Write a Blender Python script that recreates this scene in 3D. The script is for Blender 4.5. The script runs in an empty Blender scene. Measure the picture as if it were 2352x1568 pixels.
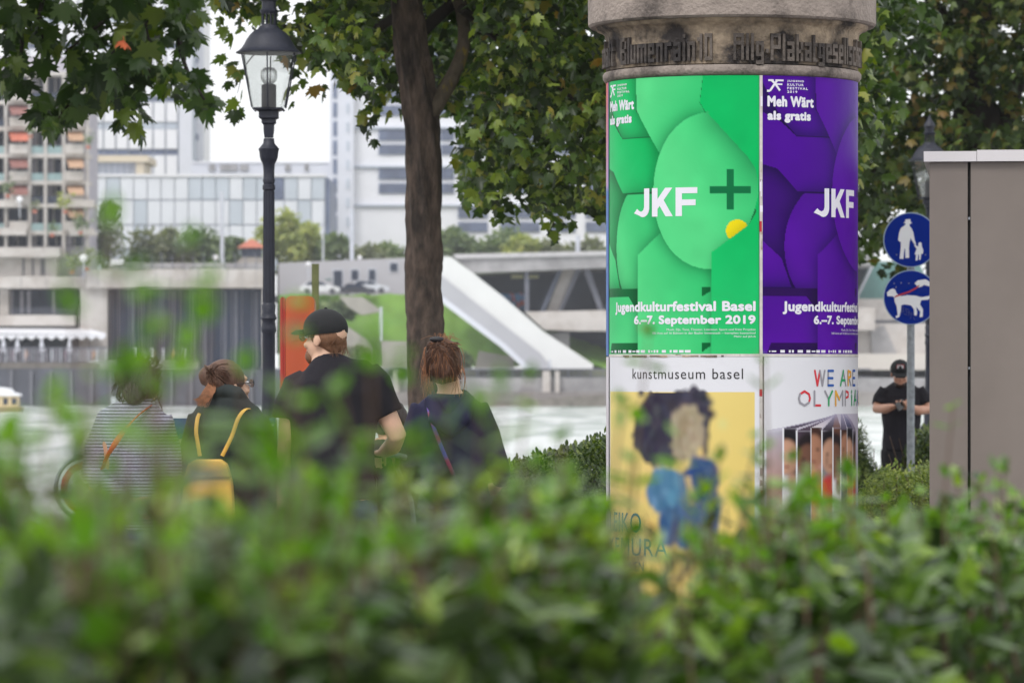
import bpy, bmesh, math, random
import numpy as np
from mathutils import Vector, Matrix
random.seed(7); np.random.seed(7)
S = bpy.context.scene
COL = S.collection
R = math.radians
# ------------------------------------------------------------ camera, sky, sun, exposure
F = 9800.0      # focal length expressed in units of 1/2352 of the frame width (150 mm lens)
H = 1.6         # eye height
HZ = 845.0
cam = bpy.data.cameras.new("camera"); camo = bpy.data.objects.new("camera", cam); COL.objects.link(camo)
cam.sensor_width = 36; cam.lens = 150; cam.clip_start = 0.1; cam.clip_end = 9000
camo.location = (0, 0, H); camo.rotation_euler = (R(90), 0, 0)
cam.shift_y = (HZ - 784) / 2352
cam.dof.use_dof = True; cam.dof.focus_distance = 19.4; cam.dof.aperture_fstop = 7.2
S.camera = camo
W_ = bpy.data.worlds.new("World"); S.world = W_; W_.use_nodes = True
nt = W_.node_tree; nt.nodes.clear()
sky = nt.nodes.new('ShaderNodeTexSky'); sky.sky_type = 'NISHITA'; sky.sun_disc = False
sky.sun_elevation = R(52); sky.sun_rotation = R(250); sky.air_density = 1.0; sky.dust_density = 4.0
hs = nt.nodes.new('ShaderNodeHueSaturation'); hs.inputs['Saturation'].default_value = 0.12; hs.inputs['Value'].default_value = 1.25
bg = nt.nodes.new('ShaderNodeBackground'); bg.inputs['Strength'].default_value = 0.15
wo = nt.nodes.new('ShaderNodeOutputWorld')
# an even bright cloud layer over the clear sky
cl_ = nt.nodes.new('ShaderNodeMix'); cl_.data_type = 'RGBA'; cl_.inputs[0].default_value = 0.85; cl_.inputs[7].default_value = (7.6, 7.7, 7.85, 1)
nt.links.new(sky.outputs[0], hs.inputs['Color']); nt.links.new(hs.outputs[0], cl_.inputs[6]); nt.links.new(cl_.outputs[2], bg.inputs[0]); nt.links.new(bg.outputs[0], wo.inputs[0])
sun = bpy.data.lights.new("sun", 'SUN'); sun.energy = 1.2; sun.angle = R(20); sun.color = (1.0, 0.97, 0.93)
suno = bpy.data.objects.new("sun", sun); COL.objects.link(suno)
# light comes from the upper left, from the camera's side
suno.rotation_euler = (R(42), 0, R(-25))
S.view_settings.view_transform = 'Standard'; S.view_settings.look = 'None'
S.view_settings.exposure = 0.28; S.view_settings.gamma = 1; S.view_settings.use_curve_mapping = False
S.render.engine = 'CYCLES'
S.cycles.max_bounces = 8; S.cycles.transparent_max_bounces = 16; S.cycles.diffuse_bounces = 3
S.cycles.use_denoising = True; S.cycles.caustics_reflective = False; S.cycles.caustics_refractive = False

# ------------------------------------------------------------ helpers
def P(x, y, D):
    return Vector(((x - 1176) / F * D, D, H + (HZ - y) / F * D))
def lin(c):
    c = np.asarray(c, float) / 255.0
    return tuple(np.where(c <= 0.04045, c / 12.92, ((c + 0.055) / 1.055) ** 2.4))
def wl(o):
    v = Vector((0, 0, 0))
    while o is not None:
        v += o.location; o = o.parent
    return v
def tag(o, label, cat, group=None):
    o['label'] = label; o['category'] = cat
    if group: o['group'] = group
    return o
def thing(name, label, cat, loc=(0, 0, 0), group=None):
    o = bpy.data.objects.new(name, None); COL.objects.link(o); o.location = loc
    o.empty_display_size = 0.1
    return tag(o, label, cat, group)
def link(name, me, m, parent, loc=None):
    o = bpy.data.objects.new(name, me); COL.objects.link(o)
    if parent is not None: o.parent = parent
    if loc is not None: o.location = loc
    if m is not None and len(me.materials) == 0: me.materials.append(m)
    return o
def structure(o):
    o['kind'] = 'structure'; return o
def stuff(o):
    o['kind'] = 'stuff'; return o

class MB:
    def __init__(s): s.v = []; s.f = []
    def add(s, vs, fs):
        n = len(s.v); s.v += [tuple(v) for v in vs]; s.f += [tuple(i + n for i in f) for f in fs]; return s
    def box(s, x0, x1, y0, y1, z0, z1):
        vs = [(x, y, z) for z in (z0, z1) for y in (y0, y1) for x in (x0, x1)]
        return s.add(vs, [(0, 2, 3, 1), (4, 5, 7, 6), (0, 1, 5, 4), (2, 6, 7, 3), (0, 4, 6, 2), (1, 3, 7, 5)])
    def px(s, x0, x1, ya, yb, D, depth):
        """box whose front stands D metres away; edges measured on the front face (ya above yb)"""
        a = P(x0, yb, D); b = P(x1, ya, D)
        return s.box(a.x, b.x, D, D + depth, a.z, b.z)
    def lathe(s, c, prof, n=24, a0=0):
        """prof: list of (radius, z) around centre c"""
        vs = []
        for r, z in prof:
            for k in range(n):
                a = a0 + 2 * math.pi * k / n
                vs.append((c[0] + r * math.cos(a), c[1] + r * math.sin(a), c[2] + z))
        fs = []
        for i in range(len(prof) - 1):
            for k in range(n):
                k2 = (k + 1) % n
                fs.append((i * n + k, i * n + k2, (i + 1) * n + k2, (i + 1) * n + k))
        fs.append(tuple(range(n - 1, -1, -1))); m = (len(prof) - 1) * n
        fs.append(tuple(m + k for k in range(n)))
        return s.add(vs, fs)
    def tube(s, pts, rad, n=10, rb=None, hint=None):
        pts = [Vector(p) for p in pts]
        if not hasattr(rad, '__len__'): rad = [rad] * len(pts)
        if rb is None: rb = rad
        elif not hasattr(rb, '__len__'): rb = [rb] * len(pts)
        vs = []; u = Vector(hint) if hint else None
        for i, p in enumerate(pts):
            t = (pts[min(i + 1, len(pts) - 1)] - pts[max(i - 1, 0)])
            if t.length < 1e-9: t = Vector((0, 0, 1))
            t.normalize()
            if u is None: u = Vector((1, 0, 0)) if abs(t.x) < 0.8 else Vector((0, 1, 0))
            uu = u - t * u.dot(t)
            if uu.length < 1e-4: uu = Vector((0, 1, 0)) - t * t.y
            uu.normalize(); v = t.cross(uu)
            if not hint: u = uu
            for k in range(n):
                a = 2 * math.pi * k / n
                vs.append(p + uu * (rad[i] * math.cos(a)) + v * (rb[i] * math.sin(a)))
        fs = []
        for i in range(len(pts) - 1):
            for k in range(n):
                k2 = (k + 1) % n
                fs.append((i * n + k, i * n + k2, (i + 1) * n + k2, (i + 1) * n + k))
        fs.append(tuple(range(n - 1, -1, -1))); m = (len(pts) - 1) * n
        fs.append(tuple(m + k for k in range(n)))
        return s.add(vs, fs)
    def ell(s, c, rx, ry, rz, n=16, M=None):
        vs = []; fs = []; m = n // 2 + 1; c = Vector(c)
        for i in range(m + 1):
            ph = math.pi * i / m
            rr = max(math.sin(ph), 1e-3)
            for k in range(n):
                a = 2 * math.pi * k / n
                v = Vector((rx * rr * math.cos(a), ry * rr * math.sin(a), -rz * math.cos(ph)))
                if M: v = M @ v
                vs.append(c + v)
        for i in range(m):
            for k in range(n):
                k2 = (k + 1) % n
                fs.append((i * n + k, i * n + k2, (i + 1) * n + k2, (i + 1) * n + k))
        fs.append(tuple(range(n - 1, -1, -1))); fs.append(tuple(m * n + k for k in range(n)))
        return s.add(vs, fs)
    def prism(s, poly, y0, y1):
        """poly: (x, z) outline counter-clockwise seen from -y, extruded along y"""
        n = len(poly)
        vs = [(p[0], y0, p[1]) for p in poly] + [(p[0], y1, p[1]) for p in poly]
        fs = [tuple(range(n)), tuple(range(2 * n - 1, n - 1, -1))]
        for k in range(n):
            k2 = (k + 1) % n; fs.append((k2, k, n + k, n + k2))
        return s.add(vs, fs)
    def ppoly(s, pts, D, depth):
        q = [P(x, y, D) for x, y in pts]
        a = sum(q[i].x * q[(i + 1) % len(q)].z - q[(i + 1) % len(q)].x * q[i].z for i in range(len(q)))
        if a < 0: q = q[::-1]
        return s.prism([(p.x, p.z) for p in q], D, D + depth)
    def mesh(s, name, off=(0, 0, 0), smooth=None):
        me = bpy.data.meshes.new(name)
        o = Vector(off)
        me.from_pydata([(v[0] - o.x, v[1] - o.y, v[2] - o.z) for v in s.v], [], s.f)
        me.validate(); me.update()
        if smooth:
            me.shade_smooth(); me.set_sharp_from_angle(angle=R(smooth))
        return me
    def build(s, name, m, parent=None, smooth=None, loc=None):
        """one mesh object; coordinates given in the world"""
        if parent is not None and loc is None:
            return link(name, s.mesh(name, wl(parent), smooth), m, parent)
        loc = loc if loc is not None else (0, 0, 0)
        off = Vector(loc)
        o = link(name, s.mesh(name, off, smooth), m, parent, loc=off - (wl(parent) if parent is not None else Vector((0, 0, 0))))
        return o

def bx(*a): return MB().box(*a)
def pxb(*a): return MB().px(*a)

# ------------------------------------------------------------ materials
def mat(name, c, rough=0.6, metal=0.0, var=0.12, scale=3.0, bump=0.0, bscale=40, spec=0.5, srgb=True, c2=None, c2scale=2.0, c2lo=0.45, c2hi=0.6, stretch=(1, 1, 1)):
    m = bpy.data.materials.new(name); m.use_nodes = True
    n = m.node_tree; b = n.nodes['Principled BSDF']
    col = lin(c) if srgb else c
    b.inputs['Roughness'].default_value = rough; b.inputs['Metallic'].default_value = metal
    b.inputs['Specular IOR Level'].default_value = spec
    tc = n.nodes.new('ShaderNodeTexCoord'); mp = n.nodes.new('ShaderNodeMapping'); mp.inputs['Scale'].default_value = stretch
    n.links.new(tc.outputs['Object'], mp.inputs[0])
    nz = n.nodes.new('ShaderNodeTexNoise'); nz.inputs['Scale'].default_value = scale; nz.inputs['Detail'].default_value = 6
    n.links.new(mp.outputs[0], nz.inputs['Vector'])
    mr = n.nodes.new('ShaderNodeMapRange'); mr.inputs[1].default_value = 0.3; mr.inputs[2].default_value = 0.7
    mr.inputs[3].default_value = 1 - var; mr.inputs[4].default_value = 1 + var
    n.links.new(nz.outputs[0], mr.inputs[0])
    mx = n.nodes.new('ShaderNodeMix'); mx.data_type = 'RGBA'; mx.blend_type = 'MULTIPLY'; mx.inputs[0].default_value = 1
    mx.inputs[6].default_value = (*col, 1)
    if c2 is not None:
        n2 = n.nodes.new('ShaderNodeTexNoise'); n2.inputs['Scale'].default_value = c2scale; n2.inputs['Detail'].default_value = 8; n2.inputs['Roughness'].default_value = .65
        n.links.new(mp.outputs[0], n2.inputs['Vector'])
        r2 = n.nodes.new('ShaderNodeMapRange'); r2.inputs[1].default_value = c2lo; r2.inputs[2].default_value = c2hi
        n.links.new(n2.outputs[0], r2.inputs[0])
        m2 = n.nodes.new('ShaderNodeMix'); m2.data_type = 'RGBA'
        m2.inputs[6].default_value = (*col, 1); m2.inputs[7].default_value = (*lin(c2), 1)
        n.links.new(r2.outputs[0], m2.inputs[0]); n.links.new(m2.outputs[2], mx.inputs[6])
    n.links.new(mr.outputs[0], mx.inputs[7]); n.links.new(mx.outputs[2], b.inputs['Base Color'])
    if bump:
        bn = n.nodes.new('ShaderNodeBump'); bn.inputs['Strength'].default_value = bump; bn.inputs['Distance'].default_value = 0.02
        n3 = n.nodes.new('ShaderNodeTexNoise'); n3.inputs['Scale'].default_value = bscale; n3.inputs['Detail'].default_value = 8
        n.links.new(mp.outputs[0], n3.inputs['Vector'])
        n.links.new(n3.outputs[0], bn.inputs['Height']); n.links.new(bn.outputs[0], b.inputs['Normal'])
    return m

def leafmat(name, stops, rough=0.45, trans=0.3, spec=0.5):
    """leaves: colour picked per leaf, some light coming through"""
    m = bpy.data.materials.new(name); m.use_nodes = True
    n = m.node_tree; b = n.nodes['Principled BSDF']; out = n.nodes['Material Output']
    g = n.nodes.new('ShaderNodeNewGeometry'); oi = n.nodes.new('ShaderNodeObjectInfo')
    ad = n.nodes.new('ShaderNodeMath'); ad.operation = 'ADD'; fr = n.nodes.new('ShaderNodeMath'); fr.operation = 'FRACT'
    n.links.new(g.outputs['Random Per Island'], ad.inputs[0]); n.links.new(oi.outputs['Random'], ad.inputs[1]); n.links.new(ad.outputs[0], fr.inputs[0])
    cr = n.nodes.new('ShaderNodeValToRGB'); el = cr.color_ramp.elements
    while len(el) < len(stops): el.new(0.5)
    for e, (p, c) in zip(el, stops): e.position = p; e.color = (*lin(c), 1)
    n.links.new(fr.outputs[0], cr.inputs[0])
    n.links.new(cr.outputs[0], b.inputs['Base Color'])
    b.inputs['Roughness'].default_value = rough; b.inputs['Specular IOR Level'].default_value = spec
    tr = n.nodes.new('ShaderNodeBsdfTranslucent')
    ml = n.nodes.new('ShaderNodeMix'); ml.data_type = 'RGBA'; ml.blend_type = 'MULTIPLY'; ml.inputs[0].default_value = 1
    ml.inputs[7].default_value = (1.6, 1.9, 0.35, 1)
    n.links.new(cr.outputs[0], ml.inputs[6]); n.links.new(ml.outputs[2], tr.inputs[0])
    ms = n.nodes.new('ShaderNodeMixShader'); ms.inputs[0].default_value = trans
    n.links.new(b.outputs[0], ms.inputs[1]); n.links.new(tr.outputs[0], ms.inputs[2]); n.links.new(ms.outputs[0], out.inputs[0])
    return m

def glassmat(name, tint=(0.95, 0.97, 0.97), refl=0.12):
    m = bpy.data.materials.new(name); m.use_nodes = True; n = m.node_tree
    out = n.nodes['Material Output']; n.nodes.remove(n.nodes['Principled BSDF'])
    t = n.nodes.new('ShaderNodeBsdfTransparent'); t.inputs[0].default_value = (*tint, 1)
    gl = n.nodes.new('ShaderNodeBsdfGlossy'); gl.inputs['Roughness'].default_value = 0.05
    lw = n.nodes.new('ShaderNodeLayerWeight'); lw.inputs[0].default_value = 0.35
    mr = n.nodes.new('ShaderNodeMapRange'); mr.inputs[3].default_value = refl; mr.inputs[4].default_value = 0.7
    n.links.new(lw.outputs['Fresnel'], mr.inputs[0])
    ms = n.nodes.new('ShaderNodeMixShader'); n.links.new(mr.outputs[0], ms.inputs[0])
    n.links.new(t.outputs[0], ms.inputs[1]); n.links.new(gl.outputs[0], ms.inputs[2]); n.links.new(ms.outputs[0], out.inputs[0])
    return m

def attrmat(name, rough=0.45, bump=0.03, wrinkle=True):
    m = bpy.data.materials.new(name); m.use_nodes = True; n = m.node_tree; b = n.nodes['Principled BSDF']
    a = n.nodes.new('ShaderNodeAttribute'); a.attribute_name = 'print'
    n.links.new(a.outputs['Color'], b.inputs['Base Color']); b.inputs['Roughness'].default_value = rough; b.inputs['Specular IOR Level'].default_value = .12
    tc = n.nodes.new('ShaderNodeTexCoord')
    nz = n.nodes.new('ShaderNodeTexNoise'); nz.inputs['Scale'].default_value = 5; nz.inputs['Detail'].default_value = 4; nz.inputs['Distortion'].default_value = .3
    n.links.new(tc.outputs['Object'], nz.inputs['Vector'])
    bn = n.nodes.new('ShaderNodeBump'); bn.inputs['Strength'].default_value = 0.14; bn.inputs['Distance'].default_value = bump
    n.links.new(nz.outputs[0], bn.inputs['Height']); n.links.new(bn.outputs[0], b.inputs['Normal'])
    return m

M = {}
M['conc'] = mat('weathered_concrete', (150, 138, 130), .9, var=.15, scale=9, bump=.6, bscale=55, c2=(58, 52, 50), c2scale=3.2, c2lo=.5, c2hi=.68)
M['conc_dark'] = mat('stained_concrete', (188, 168, 144), .9, var=.2, scale=12, bump=.7, bscale=45, c2=(52, 47, 46), c2scale=2.6, c2lo=.38, c2hi=.56)
M['letter'] = mat('cast_letters', (118, 108, 100), .9, var=.3, scale=9, bump=.5, bscale=60, c2=(52, 48, 48), c2scale=3.0, c2lo=.4, c2hi=.6)
M['paper_edge'] = mat('old_paper', (205, 200, 195), .8, var=.15, scale=25, c2=(120, 95, 85), c2scale=14, c2lo=.6, c2hi=.72)
M['white_ink'] = mat('white_print', (228, 226, 236), .5, var=.03)
M['dark_green_ink'] = mat('dark_green_print', (4, 108, 62), .5, var=.05)
M['black_ink'] = mat('black_print', (32, 28, 32), .5, var=.05)
M['teal_ink'] = mat('teal_print', (52, 118, 118), .5, var=.05)
M['print'] = attrmat('poster_print')
M['iron'] = mat('navy_black_iron', (26, 29, 44), .5, var=.2, scale=20, bump=.15, bscale=90)
M['lampglass'] = glassmat('lantern_glass', (.93, .95, .94), .16)
M['bulb'] = glassmat('bulb_glass', (.96, .97, .97), .3)
M['kiosk'] = mat('kiosk_panel', (122, 112, 105), .42, var=.04, scale=3, bump=.04, bscale=8, c2=(131, 121, 114), c2scale=1.6, c2lo=.4, c2hi=.75)
M['kioskcap'] = mat('kiosk_cap', (214, 210, 212), .45, var=.04)
M['rubber'] = mat('dark_joint', (38, 35, 34), .7)
M['signblue'] = mat('sign_blue', (0, 38, 136), .6, spec=.08, var=.05)
M['signwhite'] = mat('sign_white', (232, 232, 236), .4, var=.03)
M['signred'] = mat('sign_red', (178, 32, 44), .4, var=.06)
M['signback'] = mat('sign_rim', (150, 168, 190), .4, metal=.3)
M['galv'] = mat('galvanised_steel', (140, 145, 150), .5, metal=.4, var=.25, scale=30, bump=.1)
M['scribble'] = mat('marker_scribble', (60, 70, 130), .6)
M['black_metal'] = mat('black_metal', (30, 30, 33), .4)
M['orange_box'] = mat('orange_red_plastic', (196, 84, 46), .45, var=.06, scale=2)
M['post_wood'] = mat('olive_post', (122, 128, 84), .8, var=.15, scale=14)
M['board_blue'] = mat('board_blue', (44, 74, 116), .4)
M['board_white'] = mat('board_paper', (190, 186, 178), .5, c2=(150, 120, 90), c2scale=6, c2lo=.5, c2hi=.6)
M['bark'] = mat('maple_bark', (96, 82, 73), .95, var=.35, scale=16, bump=1.0, bscale=22, stretch=(1.8, 1.8, .6), c2=(60, 53, 49), c2scale=6, c2lo=.42, c2hi=.62)
M['bark2'] = mat('lichened_bark', (98, 88, 76), .95, var=.3, scale=20, bump=.7, bscale=30, stretch=(1, 1, .5), c2=(130, 112, 48), c2scale=9, c2lo=.58, c2hi=.68)
M['darkbark'] = mat('dark_bark', (46, 40, 36), .95, var=.3, scale=8, bump=.6, bscale=20)
M['twig'] = mat('hedge_twig', (98, 76, 62), .85, var=.3, scale=30)
M['skin'] = mat('skin', (196, 146, 122), .5, var=.06, scale=12)
M['skin2'] = mat('fair_skin', (214, 172, 146), .5, var=.06, scale=12)
M['black_cloth'] = mat('black_cotton', (34, 32, 38), .85, var=.35, scale=5, bump=.2, bscale=18, spec=.25)
M['navy'] = mat('navy_jersey', (44, 44, 68), .9, var=.35, scale=7, bump=.2, bscale=14, spec=.25)
M['coat'] = mat('dark_coat', (46, 52, 52), .8, var=.35, scale=8, bump=.3, bscale=14, spec=.3)
M['jeans'] = mat('blue_denim', (62, 78, 108), .9, var=.2, scale=30, bump=.1)
M['trousers'] = mat('black_trousers', (26, 25, 29), .9, var=.2)
M['cap'] = mat('black_cap', (24, 25, 28), .85, bump=.05)
M['yellow_leather'] = mat('yellow_leather', (222, 176, 78), .5, var=.08, scale=6, bump=.08, bscale=30)
M['orange_strap'] = mat('orange_strap', (222, 96, 56), .6)
M['blue_strap'] = mat('blue_strap', (44, 62, 150), .55, c2=(120, 40, 70), c2scale=10)
M['bag_black'] = mat('black_leather', (28, 26, 30), .5, bump=.1)
M['shoe'] = mat('shoe', (50, 48, 46), .7)
M['hair_brown'] = mat('brown_hair', (92, 64, 50), .6, var=.35, scale=60, stretch=(3, 3, .4))
M['hair_dark'] = mat('dark_hair', (48, 34, 30), .6, var=.3, scale=60, stretch=(3, 3, .4))
M['hair_ginger'] = mat('ginger_hair', (122, 86, 62), .65, var=.3, scale=70, stretch=(3, 3, .5))
M['hair_black'] = mat('black_hair', (30, 27, 27), .6)
M['hairlight'] = mat('light_brown_hair', (150, 104, 74), .6, var=.3, scale=60)
M['lens'] = glassmat('spectacle_lens', (.85, .92, .95), .4)
M['whitepaper'] = mat('paper_sheet', (226, 226, 230), .7)
M['phone'] = mat('phone_body', (22, 22, 24), .25)

# knitted pullover: thin dark stripes round a pale grey knit
def stripes():
    m = bpy.data.materials.new('striped_knit'); m.use_nodes = True; n = m.node_tree; b = n.nodes['Principled BSDF']
    tc = n.nodes.new('ShaderNodeTexCoord')
    wv = n.nodes.new('ShaderNodeTexWave'); wv.bands_direction = 'Z'; wv.inputs['Scale'].default_value = 21.0
    wv.inputs['Distortion'].default_value = 1.0; wv.inputs['Detail'].default_value = 1; wv.inputs['Detail Scale'].default_value = .35
    n.links.new(tc.outputs['Object'], wv.inputs['Vector'])
    cr = n.nodes.new('ShaderNodeValToRGB'); e = cr.color_ramp.elements
    e[0].position = .06; e[0].color = (*lin((66, 66, 80)), 1); e[1].position = .42; e[1].color = (*lin((168, 170, 184)), 1)
    n.links.new(wv.outputs[0], cr.inputs[0])
    nz = n.nodes.new('ShaderNodeTexNoise'); nz.inputs['Scale'].default_value = 140; n.links.new(tc.outputs['Object'], nz.inputs['Vector'])
    mr = n.nodes.new('ShaderNodeMapRange'); mr.inputs[1].default_value = .3; mr.inputs[2].default_value = .7; mr.inputs[3].default_value = .72; mr.inputs[4].default_value = 1.1
    n.links.new(nz.outputs[0], mr.inputs[0])
    mx = n.nodes.new('ShaderNodeMix'); mx.data_type = 'RGBA'; mx.blend_type = 'MULTIPLY'; mx.inputs[0].default_value = 1
    n.links.new(cr.outputs[0], mx.inputs[6]); n.links.new(mr.outputs[0], mx.inputs[7]); n.links.new(mx.outputs[2], b.inputs['Base Color'])
    b.inputs['Roughness'].default_value = .95; b.inputs['Specular IOR Level'].default_value = .2
    return m
M['knit'] = stripes()
# ------------------------------------------------------------ leaves
def leaf_shape(kind, bend=0.25):
    """flat outline (x across, y along) fanned from the base, folded along the midrib"""
    if kind == 'maple':
        half = [(0, 0), (.10, .06), (.34, -.06), (.30, .10), (.48, .16), (.34, .26), (.62, .42), (.50, .48), (.60, .66), (.38, .60), (.28, .54), (.24, .70), (.30, .84), (.14, .80), (0, 1.08)]
    else:
        half = [(0, 0), (.16, .18), (.24, .42), (.21, .68), (.10, .9), (0, 1.04)]
    pts = half + [(-x, y) for x, y in half[-2:0:-1]]
    n = len(pts); v = []
    for x, y in pts:
        r = math.hypot(x, y - .35)
        z = -bend * (abs(x) ** 1.2) * .9 - bend * .55 * (y - .2) ** 2
        v.append((x, y, z))
    c = (0, .36, .02)
    v.append(c)
    f = [(k, (k + 1) % n, n) for k in range(n)]
    return np.array(v, float), np.array(f, int)
def low_maple(bend):
    half = [(0, 0), (.34, -.04), (.26, .12), (.60, .42), (.28, .52), (.24, .78), (0, 1.08)]
    pts = half + [(-x, y) for x, y in half[-2:0:-1]]
    v = [(x, y, -bend * abs(x) - bend * .55 * (y - .2) ** 2) for x, y in pts] + [(0, .36, .02)]; n = len(pts)
    return np.array(v, float), np.array([(k, (k + 1) % n, n) for k in range(n)], int)
MAPLE_LOW = [low_maple(b) for b in (.15, .45, .8)]
MAPLE = [leaf_shape('maple', b) for b in (.15, .45, .8)]
OVAL = [leaf_shape('oval', b) for b in (.2, .6)]
def rots(n, rr, droop=0.0, spread=1.0, yaw=None):
    """n rotation matrices: leaf blade normal near up with scatter, tip hanging by droop"""
    az = rr.uniform(0, 2 * np.pi, n) if yaw is None else yaw
    pitch = rr.normal(-droop, .45 * spread, n); roll = rr.normal(0, .5 * spread, n)
    ca, sa = np.cos(az), np.sin(az); cp, sp = np.cos(pitch), np.sin(pitch); cr, sr = np.cos(roll), np.sin(roll)
    z = np.zeros(n); o = np.ones(n)
    Rz = np.stack([np.stack([ca, -sa, z], -1), np.stack([sa, ca, z], -1), np.stack([z, z, o], -1)], 1)
    Rx = np.stack([np.stack([o, z, z], -1), np.stack([z, cp, -sp], -1), np.stack([z, sp, cp], -1)], 1)
    Ry = np.stack([np.stack([cr, z, sr], -1), np.stack([z, o, z], -1), np.stack([-sr, z, cr], -1)], 1)
    return Rz @ Rx @ Ry
def leaf_cloud(name, shapes, pts, size, m, parent, seed=0, droop=.5, spread=1.0, var=.3, extra=None, Rm=None):
    rr = np.random.RandomState(seed); n = len(pts)
    off = np.array(wl(parent)) if parent is not None else np.zeros(3)
    if Rm is None: Rm = rots(n, rr, droop, spread)
    sz = np.broadcast_to(size, (n,)) * rr.uniform(1 - var, 1 + var, n)
    VV, FF = [], []; base = 0
    idx = rr.randint(0, len(shapes), n)
    for k, (v, f) in enumerate(shapes):
        q = np.where(idx == k)[0]
        if len(q) == 0: continue
        vv = np.einsum('nij,vj->nvi', Rm[q], v) * sz[q][:, None, None] + (pts[q] - off)[:, None, :]
        ff = f[None] + (np.arange(len(q)) * len(v))[:, None, None] + base
        VV.append(vv.reshape(-1, 3)); FF.append(ff.reshape(-1, 3)); base += len(q) * len(v)
    V = np.concatenate(VV); Fc = np.concatenate(FF)
    me = bpy.data.meshes.new(name)
    me.vertices.add(len(V)); me.vertices.foreach_set('co', V.astype(np.float32).ravel())
    me.loops.add(len(Fc) * 3); me.loops.foreach_set('vertex_index', Fc.astype(np.int32).ravel())
    me.polygons.add(len(Fc)); me.polygons.foreach_set('loop_start', np.arange(0, len(Fc) * 3, 3, dtype=np.int32))
    me.update(calc_edges=True)
    o = link(name, me, m, parent); o['kind'] = 'stuff'
    return o
def leaf_objects(shapes, pts, size, m, parent, seed=0, droop=.5, spread=1.0, name='leaf', Rm=None):
    """separate leaves sharing a few meshes"""
    rr = np.random.RandomState(seed); off = wl(parent); n = len(pts)
    mes = []
    for v, f in shapes:
        me = bpy.data.meshes.new(name); me.from_pydata(v.tolist(), [], f.tolist()); me.materials.append(m); mes.append(me)
    if Rm is None: Rm = rots(n, rr, droop, spread)
    size = np.broadcast_to(size, (n,))
    for i in range(n):
        o = bpy.data.objects.new(name, mes[rr.randint(len(mes))]); COL.objects.link(o); o.parent = parent
        s = size[i] * rr.uniform(.7, 1.25)
        o.matrix_local = Matrix.Translation(Vector(pts[i]) - off) @ Matrix(Rm[i].tolist()).to_4x4() @ Matrix.Scale(s, 4)
M['maple_leaf'] = leafmat('maple_leaf', [(0, (36, 48, 24)), (.3, (50, 70, 30)), (.6, (74, 98, 36)), (.88, (126, 140, 56)), (.985, (134, 128, 58)), (1, (146, 104, 54))], .42, .26)
M['maple_dark'] = leafmat('maple_leaf_dark', [(0, (36, 52, 30)), (.4, (50, 72, 34)), (.8, (72, 94, 40)), (1, (102, 114, 52))], .42, .32)
M['autumn_leaf'] = leafmat('turning_leaf', [(0, (32, 44, 22)), (.4, (50, 68, 28)), (.75, (80, 98, 38)), (.92, (104, 98, 46)), (1, (120, 92, 52))], .5, .24)
M['privet'] = leafmat('privet_leaf', [(0, (38, 54, 30)), (.3, (64, 90, 38)), (.65, (96, 126, 50)), (.9, (134, 162, 58)), (1, (168, 190, 66))], .3, .28, .8)
M['privet_old'] = leafmat('privet_old_leaf', [(0, (42, 56, 36)), (.4, (62, 82, 48)), (.8, (88, 110, 62)), (1, (112, 132, 74))], .28, .25, .9)
M['privet_shoot'] = leafmat('privet_shoot_leaf', [(0, (66, 100, 30)), (.5, (88, 128, 34)), (1, (116, 152, 46))], .3, .4, .8)
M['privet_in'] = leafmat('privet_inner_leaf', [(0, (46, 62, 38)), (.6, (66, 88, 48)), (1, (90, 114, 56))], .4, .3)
M['shrub'] = leafmat('shrub_leaf', [(0, (44, 58, 34)), (.5, (62, 80, 40)), (1, (104, 116, 54))], .5, .25)
M['shrub_light'] = leafmat('shrub_light_leaf', [(0, (76, 92, 46)), (.5, (104, 120, 58)), (1, (146, 152, 80))], .5, .3)
M['fgreen'] = leafmat('far_green_leaf', [(0, (84, 102, 76)), (.5, (104, 122, 86)), (1, (132, 146, 100))], .7, .2)  # far leaf colours, here and below, are greyed and paled to hold haze
M['fyellow'] = leafmat('far_yellow_leaf', [(0, (130, 142, 84)), (.5, (154, 162, 92)), (1, (184, 184, 108))], .7, .2)
M['fdull'] = leafmat('far_dull_leaf', [(0, (106, 112, 92)), (.5, (124, 130, 104)), (1, (146, 148, 116))], .7, .2)
# ------------------------------------------------------------ ground, river, far shore
M['paving'] = mat('asphalt_paving', (128, 126, 124), .9, var=.15, scale=3, bump=.3, bscale=60, c2=(98, 96, 94), c2scale=.8)
M['quay'] = mat('quay_stone', (120, 114, 108), .9, var=.25, scale=1.5, bump=.4, bscale=6)
M['grass'] = mat('grass', (118, 156, 62), .95, var=.3, scale=.5, c2=(92, 128, 54), c2scale=.25, c2lo=.4, c2hi=.65, bump=.8, bscale=3)
M['earth'] = mat('far_ground', (118, 122, 96), .95, var=.2, scale=.05)
M['fconc'] = mat('far_concrete', (196, 190, 186), .85, var=.08, scale=.35, c2=(176, 168, 162), c2scale=.3)
M['fconc_grey'] = mat('far_grey_concrete', (164, 162, 164), .85, var=.1, scale=.3, c2=(140, 138, 140), c2scale=.25)
M['fwhite'] = mat('far_white_render', (232, 232, 238), .7, var=.03, scale=.3)
M['fwhite2'] = mat('far_pale_panel', (214, 216, 226), .6, var=.04, scale=.2)
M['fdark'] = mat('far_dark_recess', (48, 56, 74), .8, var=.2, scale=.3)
M['fglassdark'] = mat('far_dark_glass', (44, 54, 76), .5, var=.4, scale=.35, spec=.2)
M['fglass'] = mat('far_window_glass', (104, 114, 140), .4, var=.25, scale=.6, spec=.4)
M['fblue'] = mat('pale_blue_glass', (218, 221, 230), .3, var=.05, scale=.15)
M['fblue2'] = mat('grey_blue_glass', (190, 198, 210), .25, var=.08, scale=.15)
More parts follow.
